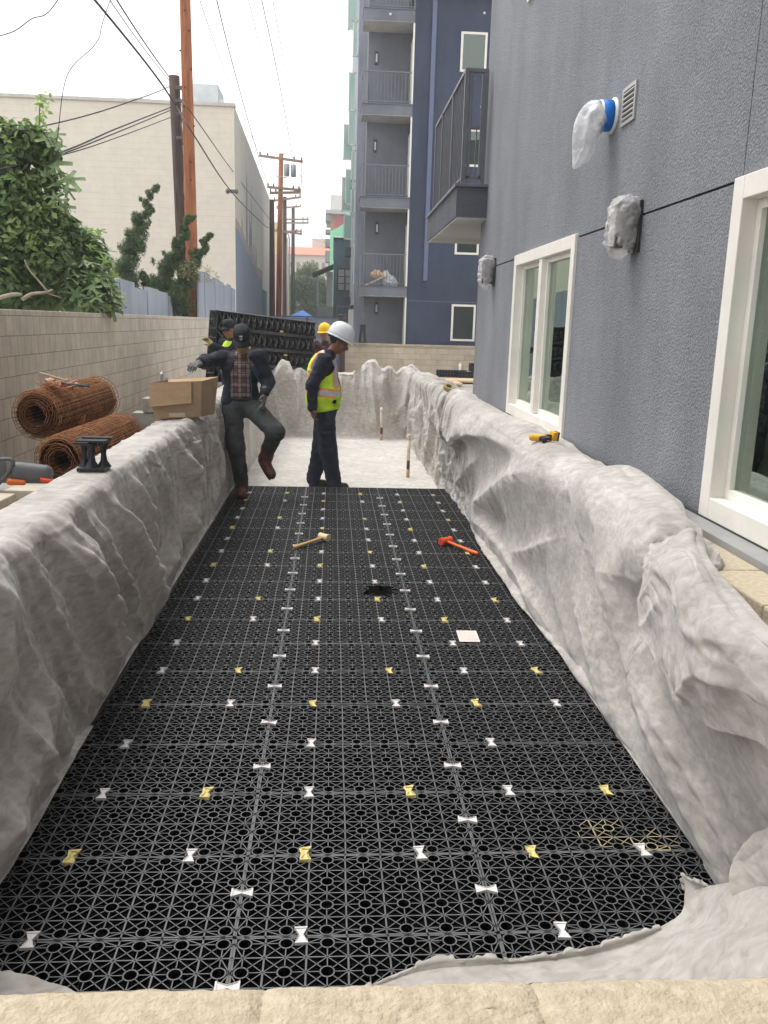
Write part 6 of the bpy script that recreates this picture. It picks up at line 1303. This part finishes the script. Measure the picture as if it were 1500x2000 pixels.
def hand_prims(w, d, pn, curl=.5, side=1, k=1.0, spread=.1):
    """w wrist, d direction of the hand, pn palm normal; four bent fingers of different length and a thumb from the side"""
    d = nrm(d); pn = nrm(np.array(pn)-d*np.dot(pn,d)); s = np.cross(d, pn)*side; w = np.array(w, float); P = []
    M = np.stack([s, d, pn], 1); P.append(('e', tuple(w+d*.048*k), (.042*k,.052*k,.017*k), M, .015)); P.append(('c', tuple(w), tuple(w+d*.03*k), .026*k, .028*k, .015))
    for i, (off, L) in enumerate(((-.030,.070),(-.010,.080),(.011,.075),(.030,.058))):
        a = w+d*.088*k+s*off*k; dd = nrm(d+s*off*spread*20); c1, s1 = math.cos(curl*.7), math.sin(curl*.7); c2, s2 = math.cos(curl*1.7), math.sin(curl*1.7)
        b = a+(dd*c1+pn*s1)*L*.5*k; c = b+(dd*c2+pn*s2)*L*.5*k
        P.append(('c', tuple(a), tuple(b), .0098*k, .009*k, .006)); P.append(('c', tuple(b), tuple(c), .009*k, .0075*k, .004))
    t0 = w+d*.025*k-s*.030*k; t1 = t0+nrm(d*.6-s*.8+pn*.3)*.042*k; t2 = t1+nrm(d*1.0-s*.2+pn*.5)*.032*k
    P.append(('c', tuple(t0), tuple(t1), .014*k, .011*k, .010)); P.append(('c', tuple(t1), tuple(t2), .011*k, .009*k, .005)); return P
def limb(a, b, c, r0, r1, r2, k=.03): return [('c', tuple(a), tuple(b), r0, r1, k), ('c', tuple(b), tuple(c), r1, r2, k)]
def wrinkle(amp=.010, sc=9, seed=0, st=(1,1,1.8)):
    st = np.array(st); return lambda G: amp*(np.abs(vnoise(G*sc*st, seed))-.35)+amp*.5*(np.abs(vnoise(G*sc*2.1, seed+3))-.35)
def boot(parent, ank, toe, heel, m, sole, name='boot', k=1.0, shaft=None):
    ank, toe, heel = map(A3f, (ank, toe, heel)); f = nrm(toe-heel); up = nrm(ank-heel-f*np.dot(ank-heel, f)); L = np.linalg.norm(toe-heel)
    P = [('c', tuple(heel+f*.03+up*.045), tuple(toe-f*.045+up*.035), .043*k, .040*k, .03), ('c', tuple(heel+f*.04+up*.06), tuple(ank+up*.02), .047*k, .050*k, .03)]
    if shaft is not None: P.append(('c', tuple(ank), tuple(shaft), .052*k, .060*k, .03))
    M = np.stack([np.cross(f, up), f, up], 1); P.append(('e', tuple(toe-f*.06+up*.03), (.044*k,.065*k,.036*k), M, .02))
    o = sdf_mesh(name, P, .007, .02, m, parent, disp=wrinkle(.004, 22, 5), cut=lambda G: -((G-heel)@up)+.006)
    n = 18; t = np.arange(n)*2*np.pi/n; prof = np.stack([.043*np.cos(t)*(1-.12*np.sin(t)), np.sin(t)*(L/2+.006)+L/2, 0*t],1)
    b = MB(); V = []
    for z in (-.016,.012): V.append(heel+prof@np.stack([np.cross(f,up), f, up],0)*1.0+up*z)
    b.add(np.vstack(V), [tuple(range(n))[::-1], tuple(range(n,2*n))]+[(i,(i+1)%n,n+(i+1)%n,n+i) for i in range(n)]); b.build('sole', sole, o)
    return o
A3f = lambda v: np.array(v, float)
M_skinL = mat('skin_tan', (.33,.17,.105), .55, .10, 25, .1, 60); M_skinB = mat('skin_brown', (.19,.085,.05), .5, .10, 25, .1, 60)
M_hair = mat('hair_black', (.012,.010,.009), .7, .3, 60, .3, 90); M_eye = mat('eye', (.02,.015,.012), .2, 0)
M_navy = mat('cloth_navy', (.012,.015,.026), .85, .3, 10, .3, 60); M_navy2 = mat('work_navy', (.016,.021,.036), .85, .25, 8, .3, 50); M_jean = mat('jeans_grey', (.045,.050,.052), .9, .0, 5, .4, 90, col2=(.105,.108,.105), contrast=(.4,.75)); M_boot = mat('boot_leather', (.10,.032,.018), .55, .25, 12, .3, 40); M_sole = mat('boot_sole', (.05,.028,.018), .8, .2)
M_gl = mat('glove_grey', (.15,.15,.14), .9, .25, 30, .3, 80); M_gly = mat('glove_yellow', (.62,.50,.18), .8, .15, 30, .3, 80); M_capn = mat('cap_black', (.012,.014,.02), .8, .2, 20, .2, 80)
M_vest = mat('hi_vis', (.58,.82,.04), .7, .10, 9, .2, 60); M_vo = mat('hi_vis_orange', (.85,.30,.10), .6, .08, 9); M_silver = mat('reflective', (.48,.48,.50), .35, .08, 12, metal=.2)
def plaid():
    m = mat('plaid_shirt', (.12,.07,.055), .9, .1, 8); t, p = nodes(m); tc = t.nodes['Texture Coordinate']; src = p.inputs['Base Color'].links[0].from_socket
    for ax, sc, col, th in (('X',36,(.30,.26,.24),.55),('Z',30,(.30,.25,.22),.5),('X',78,(.02,.018,.02),.72),('Z',64,(.025,.02,.02),.7)):
        s = t.nodes.new('ShaderNodeSeparateXYZ'); t.links.new(tc.outputs['Object'], s.inputs[0]); a = t.nodes.new('ShaderNodeMath'); a.operation = 'MULTIPLY'; a.inputs[1].default_value = sc*2; t.links.new(s.outputs[ax], a.inputs[0])
        b = t.nodes.new('ShaderNodeMath'); b.operation = 'SINE'; t.links.new(a.outputs[0], b.inputs[0]); c = t.nodes.new('ShaderNodeMath'); c.operation = 'GREATER_THAN'; c.inputs[1].default_value = th; t.links.new(b.outputs[0], c.inputs[0])
        d = t.nodes.new('ShaderNodeMath'); d.operation = 'MULTIPLY'; d.inputs[1].default_value = .6; t.links.new(c.outputs[0], d.inputs[0])
        x = t.nodes.new('ShaderNodeMix'); x.data_type = 'RGBA'; t.links.new(d.outputs[0], x.inputs['Factor']); t.links.new(src, x.inputs['A']); x.inputs['B'].default_value = (*col,1); src = x.outputs['Result']
    t.links.new(src, p.inputs['Base Color']); return m
def hat(parent, c, fwd, up, m, kind='hard', k=1.0, name=None):
    M = frame(fwd, up); W = lambda x,y,z: np.array(c)+M@np.array([x,y,z])*k; n = 36; t = np.arange(n)*2*np.pi/n; b = MB(); V = []
    prof = [(1.0,.0),(1.0,.03),(.97,.065),(.86,.102),(.66,.130),(.38,.147),(.0,.152)] if kind == 'hard' else [(1.0,-.01),(1.0,.03),(.97,.065),(.84,.095),(.6,.112),(.3,.119),(0,.12)]
    a, d = (.112,.135) if kind == 'hard' else (.088,.106)
    for r_, z in prof: V += [W(a*r_*math.cos(q), d*r_*math.sin(q)-.01, z*(1+ (.06*math.exp(-(math.cos(q)*r_*6)**2) if kind == 'hard' else 0))) for q in t]
    k_ = len(prof); F = [(i*n+q, i*n+(q+1)%n, (i+1)*n+(q+1)%n, (i+1)*n+q) for i in range(k_-1) for q in range(n)]
    b.add(np.array(V), F); o = b.build(name or ('hard_hat' if kind == 'hard' else 'cap'), m, parent, smooth=True); s = o.modifiers.new('solid','SOLIDIFY'); s.thickness = .005; s.offset = -1
    b = MB(); V = []
    if kind == 'hard':
        for w_, z in ((1.0,.004),(1.0,.0),):
            pass
        ring = []
        for rr, z in ((.985,.010),(1.10,-.004),(1.10,-.009),(.985,.002)): ring += [W(a*(rr+(.0 if math.sin(q) < .3 else .22*(rr-.985)/.115*(math.sin(q)-.3)))*math.cos(q), d*(rr+(0 if math.sin(q) < .3 else .42*(rr-.985)/.115*(math.sin(q)-.3)))*math.sin(q)-.01, z-.012*max(0,math.sin(q))*(rr > 1)) for q in t]
        b.add(np.array(ring), [(i*n+q, i*n+(q+1)%n, ((i+1)%4)*n+(q+1)%n, ((i+1)%4)*n+q) for i in range(4) for q in range(n)])
    else:
        m2 = 14; q = np.linspace(-1,1,m2)
        for z0 in (0,-.006):
            for f in (0,1): V += [W(.082*x, (.095*math.sqrt(max(0,1-(x*.86)**2))-.008)+f*(.075*(1-.35*x*x)), z0+.010-.030*f-.018*x*x) for x in q]
        F = []
        for i in range(m2-1): F += [(i,i+1,m2+i+1,m2+i),(2*m2+i,3*m2+i,3*m2+i+1,2*m2+i+1),(m2+i,m2+i+1,3*m2+i+1,3*m2+i)]
        b.add(np.array(V), F)
    b.build('brim', m, o, smooth=True); return o, W, M
def eyes(parent, W, k=1.0):
    b = MB(); 
    for x in (.032,-.032): b.lathe([(0,.006),(.008,.004),(.010,0)], W(x,.083,.012), 8)
    b.build('eye', M_eye, parent)

# --- worker stepping off the crates on the left (faces the camera, looks down)
hc = (-.905,8.76,1.615); fw = (.05,-1,-.62)
lw = sdf_mesh  # alias kept short
P, W, M = head_prims(hc, fw, (0,-.25,1))
nk = A3(-.92,8.90,1.46); shL = A3(-1.115,8.92,1.43); shR = A3(-.755,8.96,1.45); elL = A3(-1.27,8.74,1.40); wrL = A3(-1.285,8.50,1.40); elR = A3(-.66,8.95,1.20); wrR = A3(-.685,8.74,1.09)
hpL = A3(-1.03,8.92,.93); hpR = A3(-.83,8.92,.94); knL = A3(-.985,8.82,.53); anL = A3(-.94,8.86,.13); knR = A3(-.565,8.66,.71); anR = A3(-.665,8.86,.45)
sp = [('c', tuple(nk), tuple(np.array(hc)+(0,.02,-.03)), .052,.055,.03), ('e',(-.935,8.92,1.30),(.155,.105,.19),None,.05), ('e',(-.94,8.93,1.08),(.14,.10,.15),None,.05), ('e',(-.93,8.92,.95),(.15,.105,.10),None,.04)]
body = P+sp+limb(shL,elL,wrL,.055,.042,.030)+limb(shR,elR,wrR,.055,.042,.030)+limb(hpL,knL,anL,.085,.058,.042)+limb(hpR,knR,anR,.085,.058,.042)
body += hand_prims(wrL,(-.35,-.8,-.12),(0,.3,-1),.6,1)+hand_prims(wrR,(0,-.35,-.9),(-1,.1,0),.5,1)+[('c',tuple(anL),(-.93,8.80,.06),.035,.025,.02),('c',tuple(anR),(-.66,8.83,.35),.035,.025,.02)]
lw = sdf_mesh('person', body, .0065, .03, M_skinL)
tag(lw, 'worker in dark hoodie and plaid shirt on the left with one knee raised', 'person')
eyes(lw, W)
sdf_mesh('hair', [('e',W(0,-.03,.02),(.082,.085,.080),M,.02),('e',W(0,.055,-.095),(.032,.020,.016),M,.02)], .008, .02, M_hair, lw, disp=wrinkle(.004,50,2))
o, W2, M2 = hat(lw, W(0,0,.045), fw, (0,-.25,1), M_capn, 'cap')
b = MB(); q = lambda x, z: W2(x, .098-.002*abs(x)*10, z)
for pts in ([(-.016,.075),(.016,.075),(-.014,.052),(.018,.052)],[(-.012,.045),(.012,.040),(-.012,.034),(.010,.028)]): b.tube([q(*p)+M2@A3(0,.008,0) for p in pts], .0028, 5)
b.build('cap_emblem', M_silver, o)
def shirt_front(): pass
sdf_mesh('shirt', [('e',(-.935,8.91,1.30),(.168,.118,.20),None,.05),('e',(-.94,8.915,1.10),(.152,.118,.16),None,.05),('c',(-.93,8.90,1.44),(-.915,8.87,1.47),.07,.062,.03)], .008, .03, plaid(), lw, disp=wrinkle(.008,12,9))
tz = lambda z: np.interp(z, [.9,1.1,1.3,1.42,1.5], [.105,.10,.088,.06,.035])
def jcut(G): 
    xc = -.925+.01*np.sin(G[...,2]*9); w_ = tz(G[...,2]); return np.minimum(w_-np.abs(G[...,0]-xc), 8.885-G[...,1])
jp = [('e',(-.94,8.93,1.30),(.195,.138,.20),None,.05),('e',(-.945,8.94,1.10),(.182,.135,.19),None,.05),('c',(-1.05,8.9,1.00),(-1.04,8.9,.955),.09,.085,.04),('c',(-.83,8.93,1.02),(-.83,8.93,1.00),.09,.085,.04),('c',tuple(nk+A3(-.06,.02,-.03)),tuple(nk+A3(.07,.03,-.02)),.07,.07,.04)]
jp += limb(shL,elL,wrL,.082,.066,.052,.05)+limb(shR,elR,wrR,.082,.066,.050,.05)
jk = sdf_mesh('jacket', jp, .0085, .04, M_navy, lw, disp=wrinkle(.013,9,11), cut=jcut)
sdf_mesh('hood', [('c',(-1.0,8.99,1.46),(-.84,9.0,1.47),.058,.058,.03),('e',(-.92,9.03,1.41),(.11,.05,.09),None,.03)], .009, .03, M_navy, jk, disp=wrinkle(.008,14,12))
b = MB()
for s_ in (-1,1):
    pts = [(-.925+s_*(tz(z)+.006), 8.815+.03*abs(z-1.2), z) for z in np.linspace(.98,1.44,12)]; b.tube(pts, .0045, 5)
b.build('zip_tape', mat('zip_teal', (.015,.10,.16), .6, .1), jk)
b = MB(); r = np.random.default_rng(5)
for k in range(7):
    x = -.80+.008*k; z = 1.36-.03*k*.5; b.box((x,8.80+.006*k,z), (.006,.006,.055), (0,.4,0)); b.box((x+.01,8.80+.006*k,z-.06), (.005,.006,.05), (0,-.3,0))
b.build('chest_print', mat('print_teal', (.012,.085,.13), .7, .1), jk)
def tcut(zt): return lambda G: G[...,2]-zt
tr = [('e',(-.93,8.92,.97),(.160,.122,.115),None,.05)]+limb(hpL,knL,anL+A3(0,0,.05),.112,.086,.076,.05)+limb(hpR,knR,anR+A3(.012,-.02,.06),.112,.090,.074,.05)
to = sdf_mesh('jeans', tr, .0085, .05, M_jean, lw, disp=wrinkle(.014,9,21,(1,1,1.5)), cut=lambda G: np.maximum(G[...,2]-1.035, -1))
b = MB(); t = np.linspace(0,2*np.pi,30); b.tube(np.stack([-.93+.158*np.cos(t), 8.92+.120*np.sin(t), 1.02+0*t],1), .014, 6, False, close=False); b.build('belt', M_capn, to)
boot(lw, (-.935,8.87,.12), (-.925,8.64,.018), (-.94,8.93,.018), M_boot, M_sole, shaft=(-.938,8.86,.20), k=1.22)
boot(lw, (-.675,8.85,.42), (-.62,8.70,.215), (-.745,8.90,.40), M_boot, M_sole, shaft=(-.655,8.83,.50), k=1.22)
sdf_mesh('glove', hand_prims(wrL,(-.35,-.8,-.12),(0,.3,-1),.6,1,1.18)+[('c',tuple(wrL+A3(.0,.05,0)),tuple(wrL),.040,.038,.02)], .006, .02, M_gl, lw)
sdf_mesh('glove', hand_prims(wrR,(0,-.35,-.9),(-1,.1,0),.5,1,1.18)+[('c',tuple(wrR+A3(.0,.04,.04)),tuple(wrR),.040,.038,.02)], .006, .02, M_gl, lw)

# --- worker in the yellow vest, in profile, looking down
hc = (.080,9.86,1.60); fw = (1,-.10,-.50)
P, W, M = head_prims(hc, fw, (.3,0,1), 1.04)
nk = A3(-.02,9.88,1.47); sN = A3(-.085,9.72,1.395); sF = A3(-.06,10.06,1.39); eN = A3(-.215,9.68,1.12); wN = A3(-.215,9.66,.865); eF = A3(-.12,10.12,1.12); wF = A3(.0,10.10,.90)
hN = A3(-.075,9.82,.83); hF = A3(-.075,9.98,.83); kN = A3(-.03,9.80,.37); aN = A3(.045,9.84,-.02); kF = A3(-.12,9.98,.36); aF = A3(-.20,10.02,-.01)
sp = [('c', tuple(nk), tuple(np.array(hc)+A3(-.02,0,-.04)), .058,.060,.03), ('e',(-.085,9.89,1.26),(.125,.165,.20),None,.05), ('e',(-.055,9.89,1.03),(.135,.155,.16),None,.05), ('e',(-.075,9.90,.88),(.135,.16,.11),None,.05)]
body = P+sp+limb(sN,eN,wN,.058,.044,.032)+limb(sF,eF,wF,.058,.044,.032)+limb(hN,kN,aN,.088,.060,.044)+limb(hF,kF,aF,.088,.060,.044)+hand_prims(wN,(.05,0,-1),(1,.3,0),.75,-1)+hand_prims(wF,(.2,0,-1),(0,-1,0),.5,1)+[('c',tuple(aN),(.15,9.83,-.08),.04,.03,.02),('c',tuple(aF),(-.10,10.01,-.08),.04,.03,.02)]
vm = sdf_mesh('person', body, .0065, .03, M_skinB)
tag(vm, 'worker in a white hard hat and yellow vest standing in profile', 'person'); eyes(vm, W)
sdf_mesh('hair', [('e',W(0,-.040,.018),(.083,.078,.075),M,.02),('e',W(0,.060,-.085),(.040,.030,.022),M,.02),('c',W(.02,.100,-.045),W(-.02,.100,-.045),.007,.007,.01)], .008, .02, M_hair, vm, disp=wrinkle(.004,50,2))
hh, W2, M2 = hat(vm, W(0,-.005,.052), (1,-.10,-.42), (.3,0,1), mat('hat_white', (.68,.70,.72), .3, .03, 5), 'hard', 1.12)
b = MB(); t = np.linspace(.6,5.7,20); b.tube([W2(.098*math.sin(q), .110*math.cos(q)-.01, -.012-.012*math.sin(q/2)) for q in t], .011, 6); b.build('head_band', M_capn, hh)
tp = [('e',(-.085,9.89,1.27),(.142,.182,.20),None,.05),('e',(-.055,9.89,1.04),(.150,.170,.20),None,.05),('c',(-.05,9.88,.90),(-.05,9.9,.84),.14,.135,.05),('c',tuple(nk+A3(-.01,-.03,-.02)),tuple(nk+A3(-.01,.03,-.02)),.072,.072,.03)]
ja = sdf_mesh('sweatshirt', tp+limb(sN,eN,wN,.088,.070,.050,.05)+limb(sF,eF,wF,.088,.070,.050,.05), .0085, .04, M_navy, vm, disp=wrinkle(.013,9,31), cut=lambda G: np.maximum(.82-G[...,2], -1)*(G[...,0] > -.5))
def vpaint(C):
    x, y, z = C.T; idx = np.zeros(len(C)); zz = z-(1.035-.10*(x+.05)); band = np.abs(zz)
    def dl(pts):
        d = np.full(len(C), 9.)
        for (a, b_), (c, e_) in zip(pts[:-1], pts[1:]):
            v = A3(c-a, e_-b_); t = np.clip(((x-a)*v[0]+(z-b_)*v[1])/(v@v), 0, 1); d = np.minimum(d, np.hypot(x-a-t*v[0], z-b_-t*v[1]))
        return d
    d = np.minimum(dl([(-.02,1.50),(.025,1.42),(.05,1.28),(.055,1.12)]), dl([(-.09,1.50),(-.18,1.40),(-.225,1.26),(-.235,1.05)]))
    idx[d < .040] = 1; idx[d < .022] = 2; idx[band < .050] = 1; idx[band < .028] = 2; return idx
def vcut(G):
    arm = .118-np.hypot(G[...,0]+.105, G[...,2]-1.36)*np.where(G[...,2] < 1.36, .80, 1.0); hole = np.minimum(arm, np.abs(G[...,1]-9.89)-.10)
    neck = .085-np.hypot(G[...,0]-.0, G[...,2]-1.52); openf = np.minimum(G[...,0]-.045-(1.3-G[...,2])*.02, .075-np.abs(G[...,1]-9.88)); hem = .835+.03*np.sin(G[...,0]*6)-G[...,2]
    return np.maximum(np.maximum(hole, neck), np.maximum(openf, hem))
vp = [('e',(-.095,9.89,1.27),(.182,.200,.215),None,.05),('e',(-.085,9.89,1.06),(.208,.195,.22),None,.06),('c',(-.085,9.88,.95),(-.08,9.89,.82),.205,.198,.06),('c',(-.09,9.74,1.43),(-.08,10.03,1.43),.075,.075,.04)]
ve = sdf_mesh('safety_vest', vp, .0075, .04, [M_vest, M_vo, M_silver], vm, disp=wrinkle(.014,8,41), cut=vcut, paint=vpaint)
b = MB(); b.box((.035,9.725,.935), (.13,.012,.11), (0,.12,-.25)); b.box((.035,9.718,.985), (.14,.012,.04), (0,.12,-.25)); po = b.build('pocket', mat('hi_vis_shade', (.42,.66,.03), .7, .15, 12, .3, 50), ve, bevel=.006)
b = MB(); b.box((.03,9.705,.94), (.05,.012,.04), (0,.12,-.25)); b.build('phone', M_blk, po)
tr = [('e',(-.075,9.90,.86),(.150,.172,.12),None,.05)]+limb(hN,kN,aN,.120,.098,.090,.05)+limb(hF,kF,aF,.118,.096,.088,.05)
tro = sdf_mesh('trousers', tr, .0085, .05, M_navy2, vm, disp=wrinkle(.014,8,51,(1,1,1.4)), cut=lambda G: np.maximum(G[...,2]-.90, -.085-G[...,2]))
b = MB(); b.box((-.04,9.70,.50), (.13,.022,.15), (0,.06,-.05)); b.box((-.04,9.692,.575), (.14,.018,.045), (0,.06,-.05)); b.build('cargo_pocket', M_navy2, tro, bevel=.008)
M_shoe = mat('shoe_dark', (.035,.022,.018), .5, .2, 12)
boot(vm, (.045,9.84,-.04), (.215,9.82,-.10), (-.02,9.85,-.10), M_shoe, M_sole, 'shoe'); boot(vm, (-.20,10.02,-.04), (-.03,10.01,-.10), (-.25,10.03,-.10), M_shoe, M_sole, 'shoe')

# --- the two men carrying the crate stack behind
def carrier(hc, fw, base, gr1, gr2, label, skin, shirt, trou, cap, vest=None, hatm=None, gl=None):
    hc = A3f(hc); f = nrm((fw[0],fw[1],0)); s = np.cross(f,[0,0,1]); P, W, M = head_prims(hc, fw, (0,0,1)); z = hc[2]; b0 = A3(hc[0],hc[1],0)-f*.02; at_ = lambda a, b_, h: b0+s*a+f*b_+A3(0,0,h)
    nk = at_(0,-.02,z-.14); sL, sR = at_(-.19,-.02,z-.21), at_(.19,-.02,z-.21); hL, hR = at_(-.09,-.03,.95), at_(.09,-.03,.95); kL, kR = at_(-.11,.08,.52), at_(.11,-.04,.50); aL, aR = at_(-.12,.05,.13), at_(.11,-.14,.13)
    w1, w2 = A3f(gr1), A3f(gr2); e1 = (sL+w1)/2+A3(0,0,-.13)-f*.04; e2 = (sR+w2)/2+A3(0,0,-.13)-f*.04
    d1, d2 = nrm(w1-e1), nrm(w2-e2)
    sp = [('c', tuple(nk), tuple(hc-A3(0,0,.03)), .055,.058,.03), ('e', tuple(at_(0,-.03,z-.37)), (.16,.12,.20), M*1.0 if False else frame(f,(0,0,1)), .05), ('e', tuple(at_(0,-.03,1.03)), (.15,.11,.15), frame(f,(0,0,1)), .05)]
    body = P+sp+limb(sL,e1,w1,.055,.042,.03)+limb(sR,e2,w2,.055,.042,.03)+limb(hL,kL,aL,.085,.058,.042)+limb(hR,kR,aR,.085,.058,.042)+hand_prims(w1,d1+A3(0,0,.5),f,.5,1)+hand_prims(w2,d2+A3(0,0,.5),f,.5,-1)
    body += [('c',tuple(aL),tuple(aL+f*.08+A3(0,0,-.06)),.035,.025,.02),('c',tuple(aR),tuple(aR+f*.08+A3(0,0,-.06)),.035,.025,.02)]
    o = sdf_mesh('person', body, .0075, .03, skin); tag(o, label, 'person'); eyes(o, W)
    sdf_mesh('hair', [('e',W(0,-.035,.02),(.083,.083,.078),M,.02),('e',W(0,.062,-.088),(.036,.026,.020),M,.02)], .009, .02, M_hair, o)
    sdf_mesh('shirt', [('e', tuple(at_(0,-.03,z-.37)), (.185,.145,.215), frame(f,(0,0,1)), .05), ('e', tuple(at_(0,-.03,1.03)), (.175,.14,.18), frame(f,(0,0,1)), .05), ('c',tuple(nk-A3(0,0,.03)),tuple(nk),.075,.06,.03)]+limb(sL,e1,w1,.08,.065,.048,.04)+limb(sR,e2,w2,.08,.065,.048,.04), .011, .04, shirt, o, disp=wrinkle(.012,9,61))
    if vest: sdf_mesh('safety_vest', [('e', tuple(at_(0,-.03,z-.37)), (.20,.165,.225), frame(f,(0,0,1)), .05), ('e', tuple(at_(0,-.03,1.03)), (.19,.16,.19), frame(f,(0,0,1)), .05)], .010, .04, [vest, M_silver], o, disp=wrinkle(.010,9,63), paint=lambda C: (np.abs(C[:,2]-1.12) < .03).astype(int))
    sdf_mesh('trousers', [('e', tuple(at_(0,-.03,.95)), (.165,.13,.12), frame(f,(0,0,1)), .05)]+limb(hL,kL,aL,.112,.086,.07,.05)+limb(hR,kR,aR,.112,.086,.07,.05), .011, .05, trou, o, disp=wrinkle(.012,9,65), cut=lambda G: G[...,2]-1.0)
    for a in (aL, aR): boot(o, a, a+f*.16+A3(0,0,-.11), a-f*.07+A3(0,0,-.11), M_boot, M_sole)
    for w_, d_, sd in ((w1,d1,1),(w2,d2,-1)): sdf_mesh('glove', hand_prims(w_,d_+A3(0,0,.5),f,.5,sd,1.2)+[('c',tuple(w_-d_*.05),tuple(w_),.038,.038,.02)], .007, .02, gl or M_gly, o)
    hat(o, W(0,0,.048), fw, (0,0,1), hatm or cap, 'hard' if hatm else 'cap', 1.1 if hatm else 1.04); return o
carrier((-1.655,14.02,1.66), (-.65,-.75,-.15), (0,0,.05), (-1.90,13.86,1.42), (-1.50,14.05,1.30), 'worker in a cap behind holding the left end of the carried crate stack', M_skinL, M_navy, mat('blue_work', (.02,.045,.13), .85, .2, 9), M_capn, M_vest, None, M_gly)
carrier((-.15,16.95,1.60), (-.35,-.9,-.05), (0,0,.05), (-.36,16.72,1.42), (-.30,16.95,1.15), 'worker in a yellow hard hat holding the right end of the carried crate stack', M_skinL, mat('maroon_shirt', (.06,.02,.025), .85, .2, 9), M_navy2, M_capn, None, mat('hat_yellow', (.90,.55,.01), .3, .05, 5), M_gly)

# --- the crate stack they carry: three units high, three long, standing on edge
a0 = A3(-1.86,14.40,.0); a1 = A3(-.30,16.45,.0); d = nrm(a1-a0); L = np.linalg.norm(a1-a0); nn = A3(-d[1],d[0],0); e = empty('carried_crate_stack', tuple((a0+a1)/2+A3(0,0,.8)), 'big black stack of drainage crates carried on edge by two workers', 'crate stack')
zl = lambda t: 1.965-.155*t; H_ = 1.16; lean = .13
def pt(t, h, o=0): return a0+d*L*t+nn*o+A3(0,0,zl(t)-H_*(1-h))-d*lean*(1-h)
b = MB()
V = [pt(0,0,.03),pt(1,0,.03),pt(1,1,.03),pt(0,1,.03),pt(0,0,.2),pt(1,0,.2),pt(1,1,.2),pt(0,1,.2)]; b.add(V, [(0,1,2,3),(4,7,6,5),(0,4,5,1),(1,5,6,2),(2,6,7,3),(3,7,4,0)]); b.build('inner_core', M_blk, e)
M_bg2 = mat('black_gloss_ribs', (.028,.029,.033), .26, .3, 12, .2, 60, spec=.6)
r = np.random.default_rng(6)
for lv in range(4):
    h0 = lv/4; b = MB(); h1 = h0+.25
    for k in range(2): b.tube([pt(t,h0+.012+.014*k,-.012) for t in (0,.5,1)], .010, 4)
    b.tube([pt(t,h1-.006,-.012) for t in (0,.5,1)], .011, 4)
    n = 17
    for i in range(n):
        t = (i+.5)/n; q = .30/n
        for sgn in (1,-1):
            b.tube([pt(t-sgn*q*(1.2+.5*r.random()),h0+.035,-.008+.03*r.random()),pt(t+.1*q*r.normal(),h0+.125,-.03-.02*r.random()),pt(t+sgn*q*(1.2+.5*r.random()),h1-.02,-.008+.03*r.random())], [.006,.014,.005], 5)
            b.tube([pt(t-sgn*q*.4,h0+.05+.02*r.random(),.0),pt(t+sgn*q*.9,h0+.17+.03*r.random(),-.012)], [.010,.004], 4)
        if i % 2: b.tube([pt(t,h0+.04,-.012),pt(t,h0+.10,-.02)], .016, 6)
    b.build('crate_layer', M_bg2, e, smooth=True)
b = MB(); n = 60
for i in range(n+1): t = i/n; b.tube([pt(t,1.0,0),pt(t,1.008,.2)], .006, 4)
for j in range(7): o_ = j*.033; b.tube([pt(0,1.004,o_),pt(1,1.004,o_)], .006, 4)
for i in range(n): t = i/n; b.tube([pt(t,1.006,.0 if i%2 else .2),pt(t+1/n,1.006,.2 if i%2 else 0)], .004, 4)
b.build('top_lattice', M_rib, e)
b = MB()
for j in range(5): b.tube([pt(0,0,.03+j*.042),pt(0,1,.03+j*.042)], .008, 4)
for j in range(9): b.tube([pt(-.003,j/8,.02),pt(-.003,j/8,.2)], .008, 4)
for j in range(4): b.tube([pt(-.003,j/4,.02),pt(-.003,(j+1)/4,.2)], .006, 4); b.tube([pt(-.003,(j+1)/4,.02),pt(-.003,j/4,.2)], .006, 4)
b.build('end_lattice', M_bg2, e)
b = MB()
for t, h in ((.60,.80),(.28,.52),(.66,.45)): b.box(pt(t,h,-.045), (.06,.02,.03)); 
b.build('clip_bit', M_cy, e)
# ------------------------------------------------------------------ haze volume added to pale and brighten the distance
m = bpy.data.materials.new('haze'); m.use_nodes = True; t = m.node_tree; t.nodes.clear(); o = t.nodes.new('ShaderNodeOutputMaterial'); v = t.nodes.new('ShaderNodeVolumePrincipled'); v.inputs['Density'].default_value = .0022; v.inputs['Color'].default_value = (.93,.94,.96,1); v.inputs['Anisotropy'].default_value = .0; t.links.new(v.outputs[0], o.inputs['Volume'])
b = MB(); b.bb((-430,-70,-1.2),(430,920,30)); h = b.build('haze', m); tag(h, kind='stuff')
